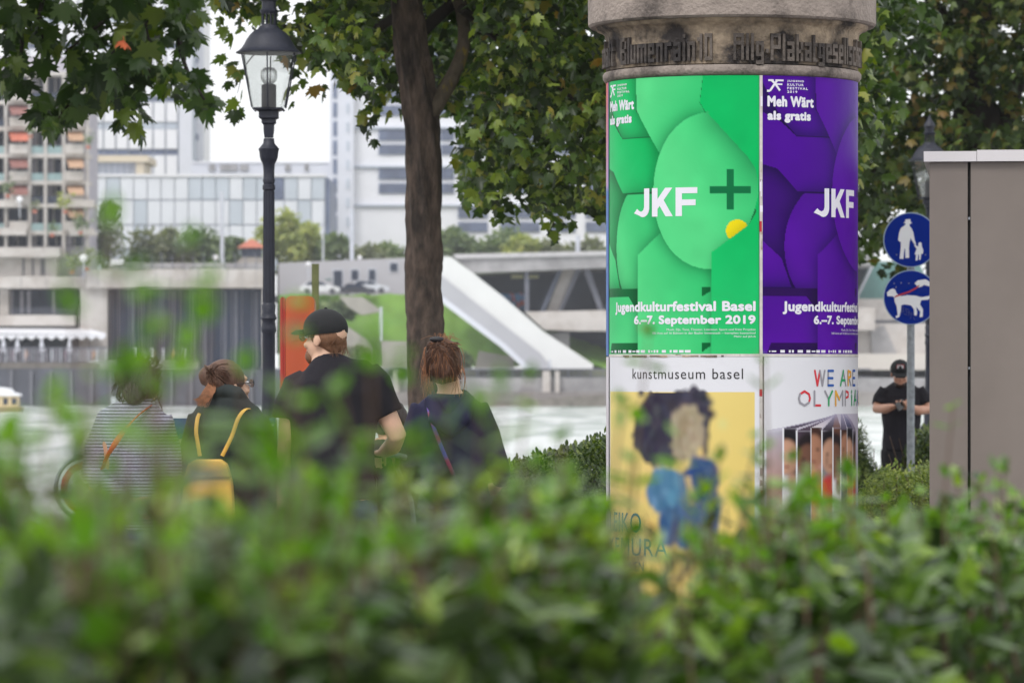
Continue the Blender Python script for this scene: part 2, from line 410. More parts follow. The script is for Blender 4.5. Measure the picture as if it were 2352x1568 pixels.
M['fgreyline'] = mat('facade_joint', (176, 184, 198), .6)
M['fbeige'] = mat('beige_cladding', (206, 192, 168), .7, var=.06, scale=.2)
M['fawn'] = mat('orange_awning', (206, 120, 98), .7, var=.1, scale=.5)
M['fawn2'] = mat('sand_awning', (196, 160, 132), .7, var=.1, scale=.5)
M['fawn3'] = mat('red_awning', (150, 104, 98), .7, var=.1, scale=.5)
M['fteal'] = mat('teal_balustrade', (140, 164, 166), .3, var=.1)
M['fred'] = mat('red_roof', (186, 112, 92), .8, var=.1)
M['fgreyroof'] = mat('grey_shingles', (138, 132, 126), .85, var=.15, scale=1)
M['fteal2'] = mat('green_copper', (92, 132, 128), .7, var=.1)
M['fpole'] = mat('far_pole_paint', (198, 202, 212), .5)
M['globe'] = mat('lamp_globe', (236, 234, 238), .3)
M['glight'] = mat('curtain', (170, 166, 176), .8, var=.15, scale=1)
M['frail'] = mat('far_railing', (104, 106, 118), .7)

def water():
    m = bpy.data.materials.new('river_water'); m.use_nodes = True; n = m.node_tree; b = n.nodes['Principled BSDF']
    b.inputs['Base Color'].default_value = (*lin((204, 208, 205)), 1); b.inputs['Roughness'].default_value = .22; b.inputs['IOR'].default_value = 1.33
    tc = n.nodes.new('ShaderNodeTexCoord'); mp = n.nodes.new('ShaderNodeMapping'); mp.inputs['Scale'].default_value = (1, .35, 1)
    n.links.new(tc.outputs['Object'], mp.inputs[0])
    nz = n.nodes.new('ShaderNodeTexNoise'); nz.inputs['Scale'].default_value = 1.1; nz.inputs['Detail'].default_value = 5; nz.inputs['Roughness'].default_value = .6
    n2 = n.nodes.new('ShaderNodeTexNoise'); n2.inputs['Scale'].default_value = .3; n2.inputs['Detail'].default_value = 3
    n.links.new(mp.outputs[0], nz.inputs['Vector']); n.links.new(mp.outputs[0], n2.inputs['Vector'])
    m3 = n.nodes.new('ShaderNodeMapping'); m3.inputs['Scale'].default_value = (.5, .07, 1); n.links.new(tc.outputs['Object'], m3.inputs[0])
    n3 = n.nodes.new('ShaderNodeTexNoise'); n3.inputs['Scale'].default_value = .5; n3.inputs['Detail'].default_value = 5; n3.inputs['Distortion'].default_value = .6; n.links.new(m3.outputs[0], n3.inputs['Vector'])
    cr = n.nodes.new('ShaderNodeValToRGB'); cr.color_ramp.elements[0].position = .38; cr.color_ramp.elements[0].color = (*lin((150, 164, 154)), 1); cr.color_ramp.elements[1].position = .58; cr.color_ramp.elements[1].color = (*lin((214, 218, 216)), 1)
    n.links.new(n3.outputs[0], cr.inputs[0]); n.links.new(cr.outputs[0], b.inputs['Base Color'])
    ad = n.nodes.new('ShaderNodeMath'); ad.operation = 'MULTIPLY'; n.links.new(nz.outputs[0], ad.inputs[0]); n.links.new(n2.outputs[0], ad.inputs[1])
    bn = n.nodes.new('ShaderNodeBump'); bn.inputs['Strength'].default_value = 1.0; bn.inputs['Distance'].default_value = .3
    n.links.new(ad.outputs[0], bn.inputs['Height']); n.links.new(bn.outputs[0], b.inputs['Normal'])
    return m
M['water'] = water()
WZ = -2.35
structure(bx(-60, 60, -30, 41.5, -0.3, 0).build('ground', M['paving']))
structure(bx(-400, 400, 41.5, 42.1, -5, 0.04).build('quay', M['quay']))
structure(bx(-60, 60, 43, 2600, WZ - .5, WZ).build('river', M['water'], loc=(0, 0, WZ)))
_o = bx(-1500, 1500, 0, 0.01, 0, .01)
structure(MB().add([(-1500, 42.1, WZ - .02), (1500, 42.1, WZ - .02), (1500, 470, WZ - .02), (-1500, 470, WZ - .02)], [(0, 1, 2, 3)]).build('water', M['water'], loc=(0, 42, WZ - .02)))
structure(bx(-3000, 3000, 458, 8000, -6, 1.4).build('terrain', M['earth']))

# ------------------------------------------------------------ apartment block with balconies (far left)
D = 456
ap = thing('apartment_building', 'concrete apartment block at the left with stacked balconies, red and sand awnings', 'building', P(60, 845, D))
pxb(-330, 196, 130, 635, D + 3.5, 14).build('wall', M['glight'], ap)
floors = [(40, 100), (108, 160), (174, 226), (243, 287), (300, 349), (360, 412), (422, 462), (478, 526), (538, 582)]
cols = [-330, -270, -210, -150, -90, -44, 13, 68, 104, 146, 196]
for y in (165, 231, 291, 353, 415, 468, 530):
    x1 = 203 if y < 460 else 216
    pxb(-330, x1, y, y + (9 if y != 468 else 8), D, 4.2).build('floor_slab', M['fconc'], ap)
for x in cols[:-1] + [200]:
    pxb(x - 3, x + 3, 165, 590, D - .15, .8).build('column', M['fconc'], ap)
rnd = random.Random(3)
for fi, (ya, yb) in enumerate([(174, 231), (240, 291), (300, 353), (362, 415), (424, 468), (476, 530), (539, 575)]):
    for ci in range(len(cols) - 1):
        xa, xb = cols[ci] + 4, cols[ci + 1] - 4
        w = pxb(xa + 3, xb - 3, ya, yb - 10, D + 3.3, .2).build('window', M['fglassdark'], ap)
        k = rnd.random()
        mid = xa + (xb - xa) * rnd.uniform(.35, .65)
        pxb(mid - 1.2, mid + 1.2, ya + 1, yb - 11, D + 3.15, .1).build('mullion', M['fconc'], w)
        if rnd.random() < .6:
            q = rnd.uniform(.2, .4) * (xb - xa)
            pxb(xa + 4, xa + 4 + q, ya + 1, yb - 12, D + 3.22, .06).build('curtain', M['glight'], w)
        solid = ci in (1, 2, 6, 9)
        if fi < 6:
            ph = 22 if solid else 17
            if solid:
                pxb(xa + (4 if ci == 6 else 0), xb, yb - ph, yb, D - .6, .5).build('parapet', M['fconc'], ap)
            else:
                pxb(xa, xb, yb - ph, yb, D + .1, .08).build('balustrade', M['fteal'] if fi in (2, 3, 5) else M['fdark'], ap)
        if ci in (6, 9) and 1 <= fi <= 5 and not (ci == 6 and fi == 5):
            a = M['fawn'] if (ci == 6 and fi == 2) else (M['fawn2'] if ci == 9 else M['fawn3'])
            y0 = ya + 3; b0 = P(xa + 2, y0, D + .8); b1 = P(xb - 2, y0, D + .8); c0 = P(xa + 8, y0 + 17, D - 1.3); c1 = P(xb + 1, y0 + 17, D - 1.3)
            t = Vector((0, 0, .08))
            MB().add([b0, b1, c1, c0, b0 + t, b1 + t, c1 + t, c0 + t], [(0, 1, 2, 3), (7, 6, 5, 4), (0, 4, 5, 1), (1, 5, 6, 2), (2, 6, 7, 3), (3, 7, 4, 0)]).build('awning', a, ap)
            pxb(xa + 8, xb + 1, y0 + 17, y0 + 21, D - 1.32, .05).build('valance', a, ap)
for fi, (x0, x1, y) in enumerate([(-60, 50, 459), (150, 216, 459), (-60, 60, 523), (160, 216, 524), (60, 130, 576)]):
    pxb(x0, x1, y, y + 17, D - 1.0, .6).build('parapet', M['fconc'], ap)
pxb(-330, 138, 568, 590, D - 1.2, 4).build('parapet', M['fconc'], ap)
for x, y, c in [(15, 465, 0), (140, 462, 1), (185, 505, 0), (90, 522, 1), (205, 325, 0), (206, 380, 1), (165, 575, 1), (30, 160, 2)]:
    pass
def soft_plant(parent, name, x, y, D, r, m, n=60, seed=0, ls=None):
    """small clump of leaves"""
    rr = np.random.RandomState(seed)
    c = P(x, y, D); rm = r / F * D
    pts = rr.normal(0, .45, (n, 3)) * rm + np.array(c)
    return leaf_cloud(name, OVAL, pts, (ls or rm * .45), m, parent, seed)
# lower storeys
pxb(-330, 130, 590, 636, D + .6, 10).build('wall', M['fconc'], ap)
for x in (52, 74, 94, 100):
    pxb(x, x + 3, 594, 632, D + .5, .15).build('window', M['fdark'], ap)
pxb(-330, 196, 635, 662, D - 1.2, 12).build('parapet', M['fconc'], ap)
for x in range(-300, 190, 58):
    pxb(x, x + 1.2, 636, 661, D - 1.23, .1).build('panel_joint', M['fconc_grey'], ap)
pxb(-330, 180, 662, 842, D + 3, 10).build('wall', M['fdark'], ap)
pxb(-2, 19, 664, 722, D + .3, 2.6).build('pier', M['fconc'], ap)
for x0, x1 in ((22, 34), (44, 56), (60, 92), (96, 122), (134, 150), (156, 178)):
    w = pxb(x0, x1, 668, 718, D + 2.8, .15).build('window', M['fglassdark'], ap)
for x in (26, 50, 66, 124):
    pxb(x - 4, x + 4, 668, 720, D + 2.6, .1).build('curtain', M['glight'], ap)
pxb(-330, 172, 723, 748, D - .8, 2.5).build('sign_band', M['fconc'], ap)
for yy in (707, 711, 715, 719):
    pxb(22, 172, yy, yy + 1.2, D - .7, .06).build('rail', M['frail'], ap)
# terrace awning
a0, a1, b0, b1 = P(-330, 752, D + 1), P(196, 754, D + 1), P(-330, 764, D - 5), P(245, 768, D - 5)
t = Vector((0, 0, .1))
MB().add([a0, a1, b1, b0, a0 + t, a1 + t, b1 + t, b0 + t], [(0, 1, 2, 3), (7, 6, 5, 4), (0, 4, 5, 1), (1, 5, 6, 2), (2, 6, 7, 3), (3, 7, 4, 0)]).build('terrace_awning', M['fwhite'], ap)
vb = MB()
for x in range(-330, 245, 23):
    p0, p1 = P(x, 768, D - 5), P(x + 22, 768, D - 5)
    vb.prism([(p0.x, p0.z), (p0.x, p0.z - .25), ((p0.x + p1.x) / 2, p0.z - .6), (p1.x, p1.z - .25), (p1.x, p1.z)], D - 5.06, D - 5)
vb.build('valance', M['fwhite'], ap)
for x in (20, 78, 144, 204):
    pxb(x - 1, x + 1, 766, 842, D - 4.6, .15).build('awning_post', M['black_metal'], ap)
structure(bx(-420, P(246, 0, D).x, D - 7, D + 3, -6, P(0, 832, D - 7).z).build('terrace', M['quay']))
rl = thing('railing', 'pale railing along the restaurant terrace under the white awning', 'railing', P(60, 832, D - 6.8))
for x in range(-100, 246, 7):
    pxb(x, x + 2.6 if x % 5 else x + 1.5, 800, 831, D - 6.8, .1).build('baluster', M['glight'] if x % 3 else M['fwhite2'], rl)
pxb(-100, 246, 797, 800, D - 6.85, .15).build('handrail', M['frail'], rl)
for i, (x, h) in enumerate([(8, 26), (40, 20), (96, 24), (160, 22)]):
    u = thing('parasol', ['closed cream parasol at the left end of the terrace', 'closed white parasol second along the terrace', 'closed cream parasol mid terrace behind the railing', 'closed white parasol right on the terrace'][i], 'parasol', P(x, 830, D - 6), group='closed parasols on the far terrace')
    b = wl(u); MB().lathe(b, [(.3, 0), (.3, .1), (.04, .12), (.04, 2.4)], 8).build('pole', M['frail'], u)
    MB().lathe(b, [(.1, .9), (.32, 1.1), (.2, 1.8), (.05, 2.5)], 8).build('canopy', M['fwhite2'], u)

# ------------------------------------------------------------ pavilion by the water
pv = thing('riverside_pavilion', 'low riverside pavilion with pale concrete fascia and tall dark windows', 'building', P(400, 845, D - 2))
pxb(197, 614, 618, 661, D - 2, 14).build('fascia', M['fconc'], pv)
for x in range(225, 610, 33):
    pxb(x, x + 1.1, 619, 660, D - 2.03, .1).build('panel_joint', M['fconc_grey'], pv)
pxb(183, 247, 661, 830, D - 1, 6).build('wall', M['fconc'], pv)
pxb(602, 614, 661, 850, D - 1.8, 6).build('pier', M['fconc'], pv)
pxb(247, 602, 661, 850, D + 2, 6).build('wall', M['fdark'], pv)
for i in range(15):
    x = 249 + i * 23.6
    w = pxb(x + 1.5, x + 22, 664, 846, D + .5, .12).build('window', M['fglassdark'], pv)
    pxb(x - 1, x + 1.2, 663, 848, D + .4, .3).build('mullion', M['frail'], w)
    if i % 3 != 1:
        q = 3 + (i * 7) % 5
        pxb(x + 6, x + 6 + q, 668, 844, D + .44, .05).build('curtain', M['frail'], w)
structure(bx(P(246, 0, D).x, P(640, 0, D).x, D - 6, D + 3, -6, P(0, 846, D - 6).z).build('quay_wall', M['quay']))
pxb(230, 455, 829, 850, D - 7.4, .5).build('balustrade_wall', M['fconc_grey'], pv)
for i, x in enumerate((308, 346, 372, 420)):
    pxb(x, x + 5, 800, 829, D - 7.2, .3).build('post', M['fwhite2'], pv)
# mast fence on the roof
fm = thing('fence', 'row of thin pale posts along the pavilion roof', 'fence', P(400, 618, D - 1))
for i in range(15):
    x = 276 + i * 24
    top = 580 + (i * 5) % 9
    MB().tube([P(x, 618, D - 1), P(x, top + 6, D - 1), P(x - 4, top, D - 1)], .05, 5).build('post', M['frail'], fm)
pxb(250, 610, 604, 616, D - .6, .06).build('mesh_panel', M['fconc_grey'], fm)
o = pxb(254, 283, 596, 610, D - 1.2, 1.2).build('vent_unit', M['fwhite'], None, loc=P(268, 618, D - 1)); tag(o, 'small white box unit on the pavilion roof', 'vent')
# hut with the red roof
hut = thing('kiosk_hut', 'small hut with a red pyramid roof on a grey shingled cone', 'hut', P(578, 612, 462))
c = P(578, 612, 464); s_ = 464 / F
MB().lathe((c.x, c.y, c.z), [(48 * s_, -4 * s_), (48 * s_, 0), (22 * s_, 22 * s_), (20 * s_, 24 * s_)], 8, R(22)).build('lower_roof', M['fgreyroof'], hut)
MB().lathe((c.x, c.y, c.z), [(25 * s_, 22 * s_), (25 * s_, 44 * s_)], 8, R(22)).build('drum', M['fdark'], hut)
MB().lathe((c.x, c.y, c.z), [(34 * s_, 42 * s_), (34 * s_, 44 * s_), (12 * s_, 58 * s_), (1 * s_, 63 * s_)], 8, R(22)).build('roof', M['fred'], hut)

# ------------------------------------------------------------ high office tower
D = 650
tw = thing('office_tower', 'tall white office tower with a grid of panels and grey window bands', 'tower', P(330, 845, D))
pxb(40, 443, -420, 560, D + 1, 26).build('core', M['fgreyline'], tw)
pxb(411, 441, -420, 560, D, 1).build('end_wall', M['fwhite2'], tw)
pxb(441, 468, -420, 560, D + 8, 14).build('side_wall', M['fwhite'], tw)
for y in range(-400, 420, 59):
    pxb(447, 455, y, y + 14, D + 7.7, .4).build('window', M['fglass'], tw)
xs = [40 + 28.6 * i - 3 for i in range(14)]
y = -380
rows = []
while y < 520:
    rows += [(y, y + 45, 'p'), (y + 47, y + 60, 'g'), (y + 62, y + 107, 'p'), (y + 108.5, y + 120, 'w')]
    y += 122
for x in xs[:-1]:
    for (ya, yb, k) in rows:
        if yb < -140 or x < 60 and yb < 0: continue
        mm = {'p': M['fwhite'], 'g': M['fblue2'] , 'w': M['fglass']}[k]
        pxb(x + 2, x + 26.8, ya + 5, yb + 5, D + .4 if k == 'p' else D + .7, .6).build('panel' if k == 'p' else 'window', mm, tw)
# dark joints
pxb(113, 123, -420, 60, D - .2, .6).build('recess', M['fglass'], tw)
# beige block in front of the tower
bb = thing('rooftop_block', 'beige rooftop block standing before the white tower', 'building', P(275, 400, 590))
pxb(150, 322, 357, 410, 592, 12).build('wall', M['fwhite2'], bb)
pxb(150, 340, 357, 372, 590, 14).build('cornice', M['fbeige'], bb)
pxb(312, 330, 372, 410, 590.5, 12).build('pier', M['fbeige'], bb)
for x in range(214, 300, 14):
    pxb(x, x + 1.5, 374, 408, 591.9, .3).build('joint', M['fgreyline'], bb)
# glass fronted hall
D = 560
gh = thing('glass_hall', 'long low hall clad in pale blue glass panels', 'building', P(480, 845, D))
pxb(150, 748, 402, 620, D + .6, 30).build('wall', M['fgreyline'], gh)
pxb(748, 757, 410, 620, D + .2, 20).build('end_wall', M['fglass'], gh)
pxb(150, 750, 400, 406, D, 1).build('coping', M['fwhite'], gh)
rg = random.Random(11)
for i in range(19):
    x = 150 + i * 31.4
    for (ya, yb) in ((408, 458), (461, 515), (518, 568)):
        k = rg.random()
        if ya == 408 and (i in (3,) or i == 15): mm = M['fglass'] if i == 15 else M['fblue2']
        elif ya == 408 and 9 <= i <= 14: mm = M['fblue2'] if k < .75 else M['fblue']
        else: mm = M['fblue'] if k < .85 else M['fblue2']
        pxb(x + 1, x + 30.3, ya, yb, D + .2, .4).build('panel', mm, gh)
rb = thing('roof_storey', 'flat grey rooftop storey behind the glass hall', 'building', P(610, 400, 600))
pxb(440, 780, 374, 410, 600, 20).build('wall', M['fwhite2'], rb)
pxb(440, 780, 371, 375, 599.8, 20).build('coping', M['fwhite'], rb)
for x, w in ((480, 14), (505, 40), (552, 18), (655, 12), (700, 8)):
    pxb(x, x + w, 378, 392, 599.7, .3).build('roof_unit', M['fconc_grey'], rb)
# white building with ribbon windows
D = 600
wb = thing('office_building', 'white office building with paired bands of blue grey windows', 'building', P(930, 845, D))
pxb(757, 812, 80, 640, D - 1, 22).build('stair_tower', M['fwhite2'], wb)
pxb(812, 1500, 120, 572, D + 1, 22).build('wall', M['fwhite'], wb)
y = 62
while y < 600:
    pxb(765, 774, y, y + 34, D - 1.15, .4).build('window', M['fglass'], wb)
    pxb(796, 802, y + 2, y + 24, D - 1.15, .4).build('window', M['fblue2'], wb)
    y += 43.4
k = 0
for base in (118, 207.5, 297, 386, 475):
    pxb(800, 1500, base - 5, base - 1, D + .5, .6).build('grey_strip', M['fgreyline'], wb)  # thin grey strip above each pair of window bands
    segs = ((870, 935), (938, 1012), (1014, 1043), (1052, 1120), (1150, 1240), (1262, 1322), (1345, 1420))
    for (xa, xb) in segs:
        if base == 475 and xa < 1050: continue
        for (ya, yb) in ((base, base + 26), (base + 35, base + 58)):
            w = pxb(xa, xb, ya, yb, D + .75, .3).build('window', M['fglass'], wb)
            n = int((xb - xa) / 9)
            g = MB()
            for j in range(1, n):
                x = xa + j * (xb - xa) / n; g.px(x - .6, x + .6, ya, yb, D + .66, .08)
            stuff(g.build('blinds', M['frail'], w))
# brighter far block at right behind column
fb = thing('far_block', 'pale office block seen behind the advertising column', 'building', P(1340, 560, 640))
pxb(1310, 1960, 380, 620, 640, 20).build('wall', M['fwhite2'], fb)
for x in range(1325, 1940, 40):
    pxb(x, x + 22, 470, 500, 639.7, .4).build('window', M['fglass'], fb)

# ------------------------------------------------------------ depot wall, grass bank, ramp, bridge
D = 470
dp = thing('depot_building', 'long grey depot building with three doors and a small window above the parked cars', 'building', P(820, 845, D))
MB().ppoly([(640, 604), (640, 710), (1030, 710), (1030, 588)], D, 12).build('wall', mat('depot_wall', (178, 176, 180), .8, var=.04, scale=.3), dp)
for (x0, x1, ya, yb, nm) in ((764, 788, 619, 672, 'door'), (805, 825, 618, 644, 'window'), (845, 864, 617, 650, 'door'), (894, 915, 602, 624, 'window')):
    f = pxb(x0, x1, ya, yb, D - .1, .4).build(nm, M['fpole'], dp)
    pxb(x0 + 2, x1 - 2, ya + 2, yb - 1.5, D - .16, .3).build('pane', M['fdark'], f)
pxb(748, 761, 640, 643, D - .1, .2).build('sign_panel', M['fteal2'], dp)
# slope of grass in front of it, falling to the promenade
def slope(name, pts, m):
    return structure(MB().add([P(*p) for p in pts], [tuple(range(len(pts)))]).build(name, m))
g = MB(); nx, ny = 60, 18
for j in range(ny + 1):
    for i in range(nx + 1):
        x = 640 + i * 900 / nx; t_ = j / ny
        Dn = 466 - 8 * t_; yv = (676 if x < 1030 else 676 + (x - 1030) * .35) * (1 - t_) + 842 * t_
        p = P(x, yv, Dn); p.z += .35 * math.sin(x * .11 + j) * math.sin(j * .9) + random.uniform(-.12, .12)
        g.v.append(tuple(p))
for j in range(ny):
    for i in range(nx):
        a = j * (nx + 1) + i; g.f.append((a, a + nx + 1, a + nx + 2, a + 1))
structure(g.build('grass_bank', M['grass'], smooth=60))
structure(bx(P(600, 0, 468).x, P(1032, 0, 468).x, 466.3, 471, P(0, 695, 466).z, P(0, 678, 466).z).build('car_park', M['fconc_grey']))
# stone wing walls on the slope
for i, pts in enumerate([[(778, 680), (832, 682), (874, 712), (868, 716), (830, 724), (800, 705)], [(790, 745), (842, 779), (852, 800), (852, 850), (790, 850)], [(876, 783), (1030, 786), (1030, 845), (876, 845)], [(1090, 845), (1100, 805), (1180, 820), (1180, 845)]]):
    o = MB().ppoly(pts, 455, 3).build('retaining_wall', mat('wing_wall', (160, 156, 148), .9, var=.12, scale=.5), None, loc=P(pts[0][0], 845, 455))
    tag(o, ['short grey wing wall stepping down the grass below the parked cars', 'triangular stone wing wall low on the bank beside the man\'s cap', 'low concrete wall at the foot of the grass left of the tree trunk', 'small pale wall at the foot of the white ramp'][i], 'wall')
# ramp
D = 452
rp = thing('ramp_stair', 'wide white diagonal ramp descending from the depot to the river promenade', 'ramp', P(1150, 845, D))
MB().ppoly([(1000, 590), (1036, 590), (1085, 626), (1154, 680), (1247, 760), (1309, 801), (1362, 836), (1362, 846), (1262, 846), (1232, 806), (1160, 752), (1000, 630)], D, 5).build('deck', mat('ramp_white', (222, 222, 222), .75, var=.03, scale=.3), rp)
MB().ppoly([(1000, 622), (1162, 750), (1240, 810), (1270, 847), (1216, 847), (1160, 793), (1000, 672)], D - .6, .5).build('side_wall', mat('ramp_side', (176, 176, 182), .8, var=.05, scale=.3), rp)
MB().ppoly([(1000, 668), (1160, 789), (1222, 848), (1206, 848), (1150, 797), (1000, 684)], D - .9, .5).build('edge_beam', M['fwhite2'], rp)
# bridge deck with struts
D = 458
br = thing('bridge', 'grey concrete bridge deck on slanting struts at the right of the ramp', 'bridge', P(1230, 845, D))
MB().ppoly([(1040, 588), (1400, 580), (2010, 570), (2010, 610), (1386, 615), (1086, 627)], D - 1, 16).build('deck', M['fconc_grey'], br)
MB().ppoly([(1040, 584), (1400, 576), (2010, 564), (2010, 572), (1400, 586), (1048, 594)], D - 1.4, .4).build('parapet', mat('parapet_grey', (186, 184, 186), .8), br)
MB().ppoly([(1080, 625), (2010, 605), (2010, 846), (1360, 846), (1290, 800)], D + 14.5, 1).build('back_wall', M['fdark'], br)  # wall coloured dark to hold the shade beneath the deck
for pts, m_, dd in (([(1294, 616), (1324, 616), (1282, 717), (1254, 717)], 'fconc', 3), ([(1324, 616), (1336, 616), (1289, 717), (1281, 717)], 'frail', 2.5), ([(1282, 618), (1292, 618), (1248, 720), (1242, 755), (1234, 755), (1239, 716)], 'fgreyline2', 1), ([(1339, 616), (1353, 616), (1389, 717), (1377, 717)], 'frail', 1.5), ([(1205, 622), (1215, 622), (1215, 717), (1205, 717)], 'frail', 0)):
    MB().ppoly(pts, D + dd, 1.2).build('strut', M.get(m_) or M.setdefault(m_, mat('dark_steel', (74, 80, 96), .7)), br)
for x, w_ in ((1174, 28), (1214, 23)):
    pxb(x, x + w_, 632, 639, D + 10, .3).build('strip_light', M.setdefault('tubecover', mat('tube_light_cover', (226, 222, 170), .4)), br)
MB().ppoly([(1205, 716), (1400, 712), (2010, 706), (2010, 758), (1330, 760), (1250, 757), (1225, 735)], D - .5, 6).build('abutment', M['fconc'], br)
pxb(1258, 1308, 764, 805, D + 1, 5).build('pier', M['fconc_grey'], br)
pxb(1308, 2010, 757, 846, D + 8, 3).build('underpass_shade', M['fdark'], br)  # solid dark box standing in for the shade under the deck
gf = MB()
for i, (x, w, hh) in enumerate([(1146, 10, 18), (1156, 10, 26), (1166, 10, 32), (1176, 10, 38), (1186, 10, 40), (1196, 8, 40)]):
    gf.ppoly([(x, 676), (x + w, 672 + (i % 2) * 3), (x + w - 3, 672 + hh), (x + 2, 668 + hh)], D + 14.2, .1)
gf.build('graffiti', mat('graffiti_paint', (88, 140, 196), .6, var=.1, c2=(214, 96, 76), c2scale=1.2, c2lo=.52, c2hi=.56), br)
# far promenade and quay wall of the right half
structure(bx(P(610, 0, 452).x, P(2600, 0, 452).x, 446, 462, -6, P(0, 868, 446).z).build('promenade', M['fconc_grey']))
qm = thing('railing', 'grey railing along the far promenade below the white ramp', 'railing', P(1200, 868, 447))
pxb(860, 2000, 846, 849, 447, .12).build('handrail', M['frail'], qm)
pxb(860, 2000, 864, 866, 447, .08).build('bottom_rail', M['frail'], qm)
for x in range(862, 1400, 26):
    pxb(x, x + 2, 846, 868, 447.02, .08).build('post', M['frail'], qm)
g = MB()
for x in range(862, 1400, 4): g.px(x, x + .8, 849, 864, 447.03, .04)
stuff(g.build('bars', M['frail'], qm))
for i, (x, w) in enumerate([(1246, 18), (1438 - 40, 14), (905, 12), (1275, 10)]):
    o = pxb(x, x + w, 852, 905, 445, .8).build('mooring_dolphin', M['fconc'], None, loc=P(x, 930, 445)); tag(o, ['thick pale pile standing in front of the far quay wall', 'pale pile at the far quay near the column edge', 'narrow pale pile at the far quay left of the tree trunk', 'thin pale pile beside the thick one at the far quay'][i], 'pile')
dk = mat('dark_quay', (86, 88, 98), .9, var=.25, scale=.4)
structure(bx(P(-400, 0, 444).x, P(640, 0, 444).x, 443.5, 449.2, -6, P(0, 846, 444).z).build('quay_face', dk))
g = MB()
for x in range(-300, 640, 46): g.px(x, x + 6, 850, 930, 443, .5)
g.build('pilaster', mat('quay_pilaster', (112, 112, 120), .9), bpy.data.objects['quay_face'])
structure(bx(P(640, 0, 444).x, P(2600, 0, 444).x, 444.5, 446, -6, P(0, 900, 444).z).build('quay_face_low', mat('low_quay', (142, 136, 134), .9, var=.3, scale=.3)))
o = MB().ppoly([(1090, 926), (1390, 906), (1390, 932), (1090, 934)], 441, 3).build('gravel_bar', M['quay']); stuff(o); o['label'] = 'rubble along the waterline'
# right hand gap: terrace walls and copper roof
D = 460
rw = thing('stone_wall', 'pale terraced stone embankment wall behind the man with the phone', 'wall', P(2050, 845, D))
pxb(1950, 2300, 686, 736, D + 2, 8).build('upper_wall', M['fconc'], rw)
pxb(1950, 2300, 736, 742, D + 1.5, 2).build('dark_strip', M['fdark'], rw)  # dark strip between the upper and middle wall
pxb(1950, 2300, 742, 812, D + 1, 8).build('middle_wall', M['fconc'], rw)
pxb(1950, 2300, 812, 905, D - 2, 8).build('lower_wall', mat('pale_wall', (204, 198, 190), .85, var=.05, scale=.3), rw)
MB().ppoly([(2000, 760), (2030, 745), (2060, 812), (2004, 812)], D + .5, .6).build('buttress', M['fconc_grey'], rw)
cr_ = thing('copper_roof_house', 'green copper roofed building at the far bank behind the round signs', 'building', P(2050, 690, D + 10))
MB().ppoly([(1960, 690), (2006, 600), (2110, 600), (2150, 690)], D + 10, 10).build('roof', M['fteal2'], cr_)
pxb(1965, 2146, 690, 720, D + 10.5, 8).build('wall', M['fconc'], cr_)
MB().ppoly([(1962, 690), (1968, 690), (2012, 600), (2006, 600)], D + 9.7, .4).build('ridge', M['fwhite2'], cr_)

# ------------------------------------------------------------ cars, boat, masts on the far bank
def car(name, label, x, yb, D, L, color, group, flip=1):
    t = thing(name, label, 'car', P(x, yb, D), group)
    b = wl(t); s = L / 4.4
    def pr(pts, y0, y1): return MB().prism([(b.x + flip * px_ * s, b.z + pz * s) for px_, pz in (pts if flip == 1 else pts[::-1])], b.y + y0, b.y + y1)
    pr([(-2.2, .3), (2.2, .3), (2.2, .62), (2.0, .82), (1.1, .95), (-1.9, .98), (-2.2, .8)], -.85, .85).build('body', color, t)
    pr([(-1.9, .97), (1.1, .95), (.35, 1.42), (-1.3, 1.46)], -.75, .75).build('cabin', color, t)
    pr([(-1.6, 1.0), (-.35, .99), (-.35, 1.38), (-1.2, 1.38)], -.78, -.74).build('window', M['fglassdark'], t)
    pr([(-.25, .99), (.85, .98), (.3, 1.36), (-.25, 1.38)], -.78, -.74).build('window', M['fglassdark'], t)
    for q in (-1.35, 1.35):
        c = (b.x + flip * q * s, b.y - .88, b.z + .32 * s)
        w = MB().tube([c, (c[0], c[1] + .22, c[2])], .32 * s, 14).build('wheel', M['rubber'], t)
        MB().tube([(c[0], c[1] - .02, c[2]), (c[0], c[1] + .05, c[2])], .18 * s, 10).build('rim', M['frail'], w)
car('parked_car', 'white car parked before the depot, leftmost, next to the orange pillar', 735, 676, 464.5, 4.4, mat('white_paint', (226, 226, 230), .25), 'cars parked at the depot')
car('parked_car', 'dark grey car parked before the depot doors', 822, 678, 464, 3.8, mat('grey_paint', (58, 58, 70), .25), 'cars parked at the depot')
car('parked_car', 'silver white car parked behind the dark grey one', 848, 674, 467.5, 4.4, mat('silver_paint', (214, 216, 224), .25), 'cars parked at the depot')
D = 380
bt = thing('ferry_boat', 'cream ferry cabin with a rounded white roof at the left edge on the river', 'boat', P(0, 946, D))
b = wl(bt); k = D / F
MB().prism([(b.x - 90 * k, WZ), (b.x + 46 * k, WZ), (b.x + 52 * k, WZ + 12 * k), (b.x - 96 * k, WZ + 12 * k)], D - 1.4, D + 1.4).build('hull', mat('ferry_wood', (150, 130, 100), .6), bt)
cab = MB().box(b.x - 60 * k, b.x + 42 * k, D - 1, D + 1, WZ + 12 * k, WZ + 38 * k).build('cabin', mat('ferry_cream', (214, 192, 150), .6), bt)
for x in range(-50, 36, 20):
    MB().box(b.x + x * k, b.x + (x + 11) * k, D - 1.03, D - .98, WZ + 18 * k, WZ + 33 * k).build('window', M['fdark'], cab)
MB().prism([(b.x - 66 * k, WZ + 38 * k), (b.x + 48 * k, WZ + 38 * k), (b.x + 46 * k, WZ + 42 * k), (b.x + 30 * k, WZ + 46 * k), (b.x + 26 * k, WZ + 54 * k), (b.x, WZ + 58 * k), (b.x - 66 * k, WZ + 58 * k)], D - 1.2, D + 1.2).build('roof', M['fwhite'], bt)
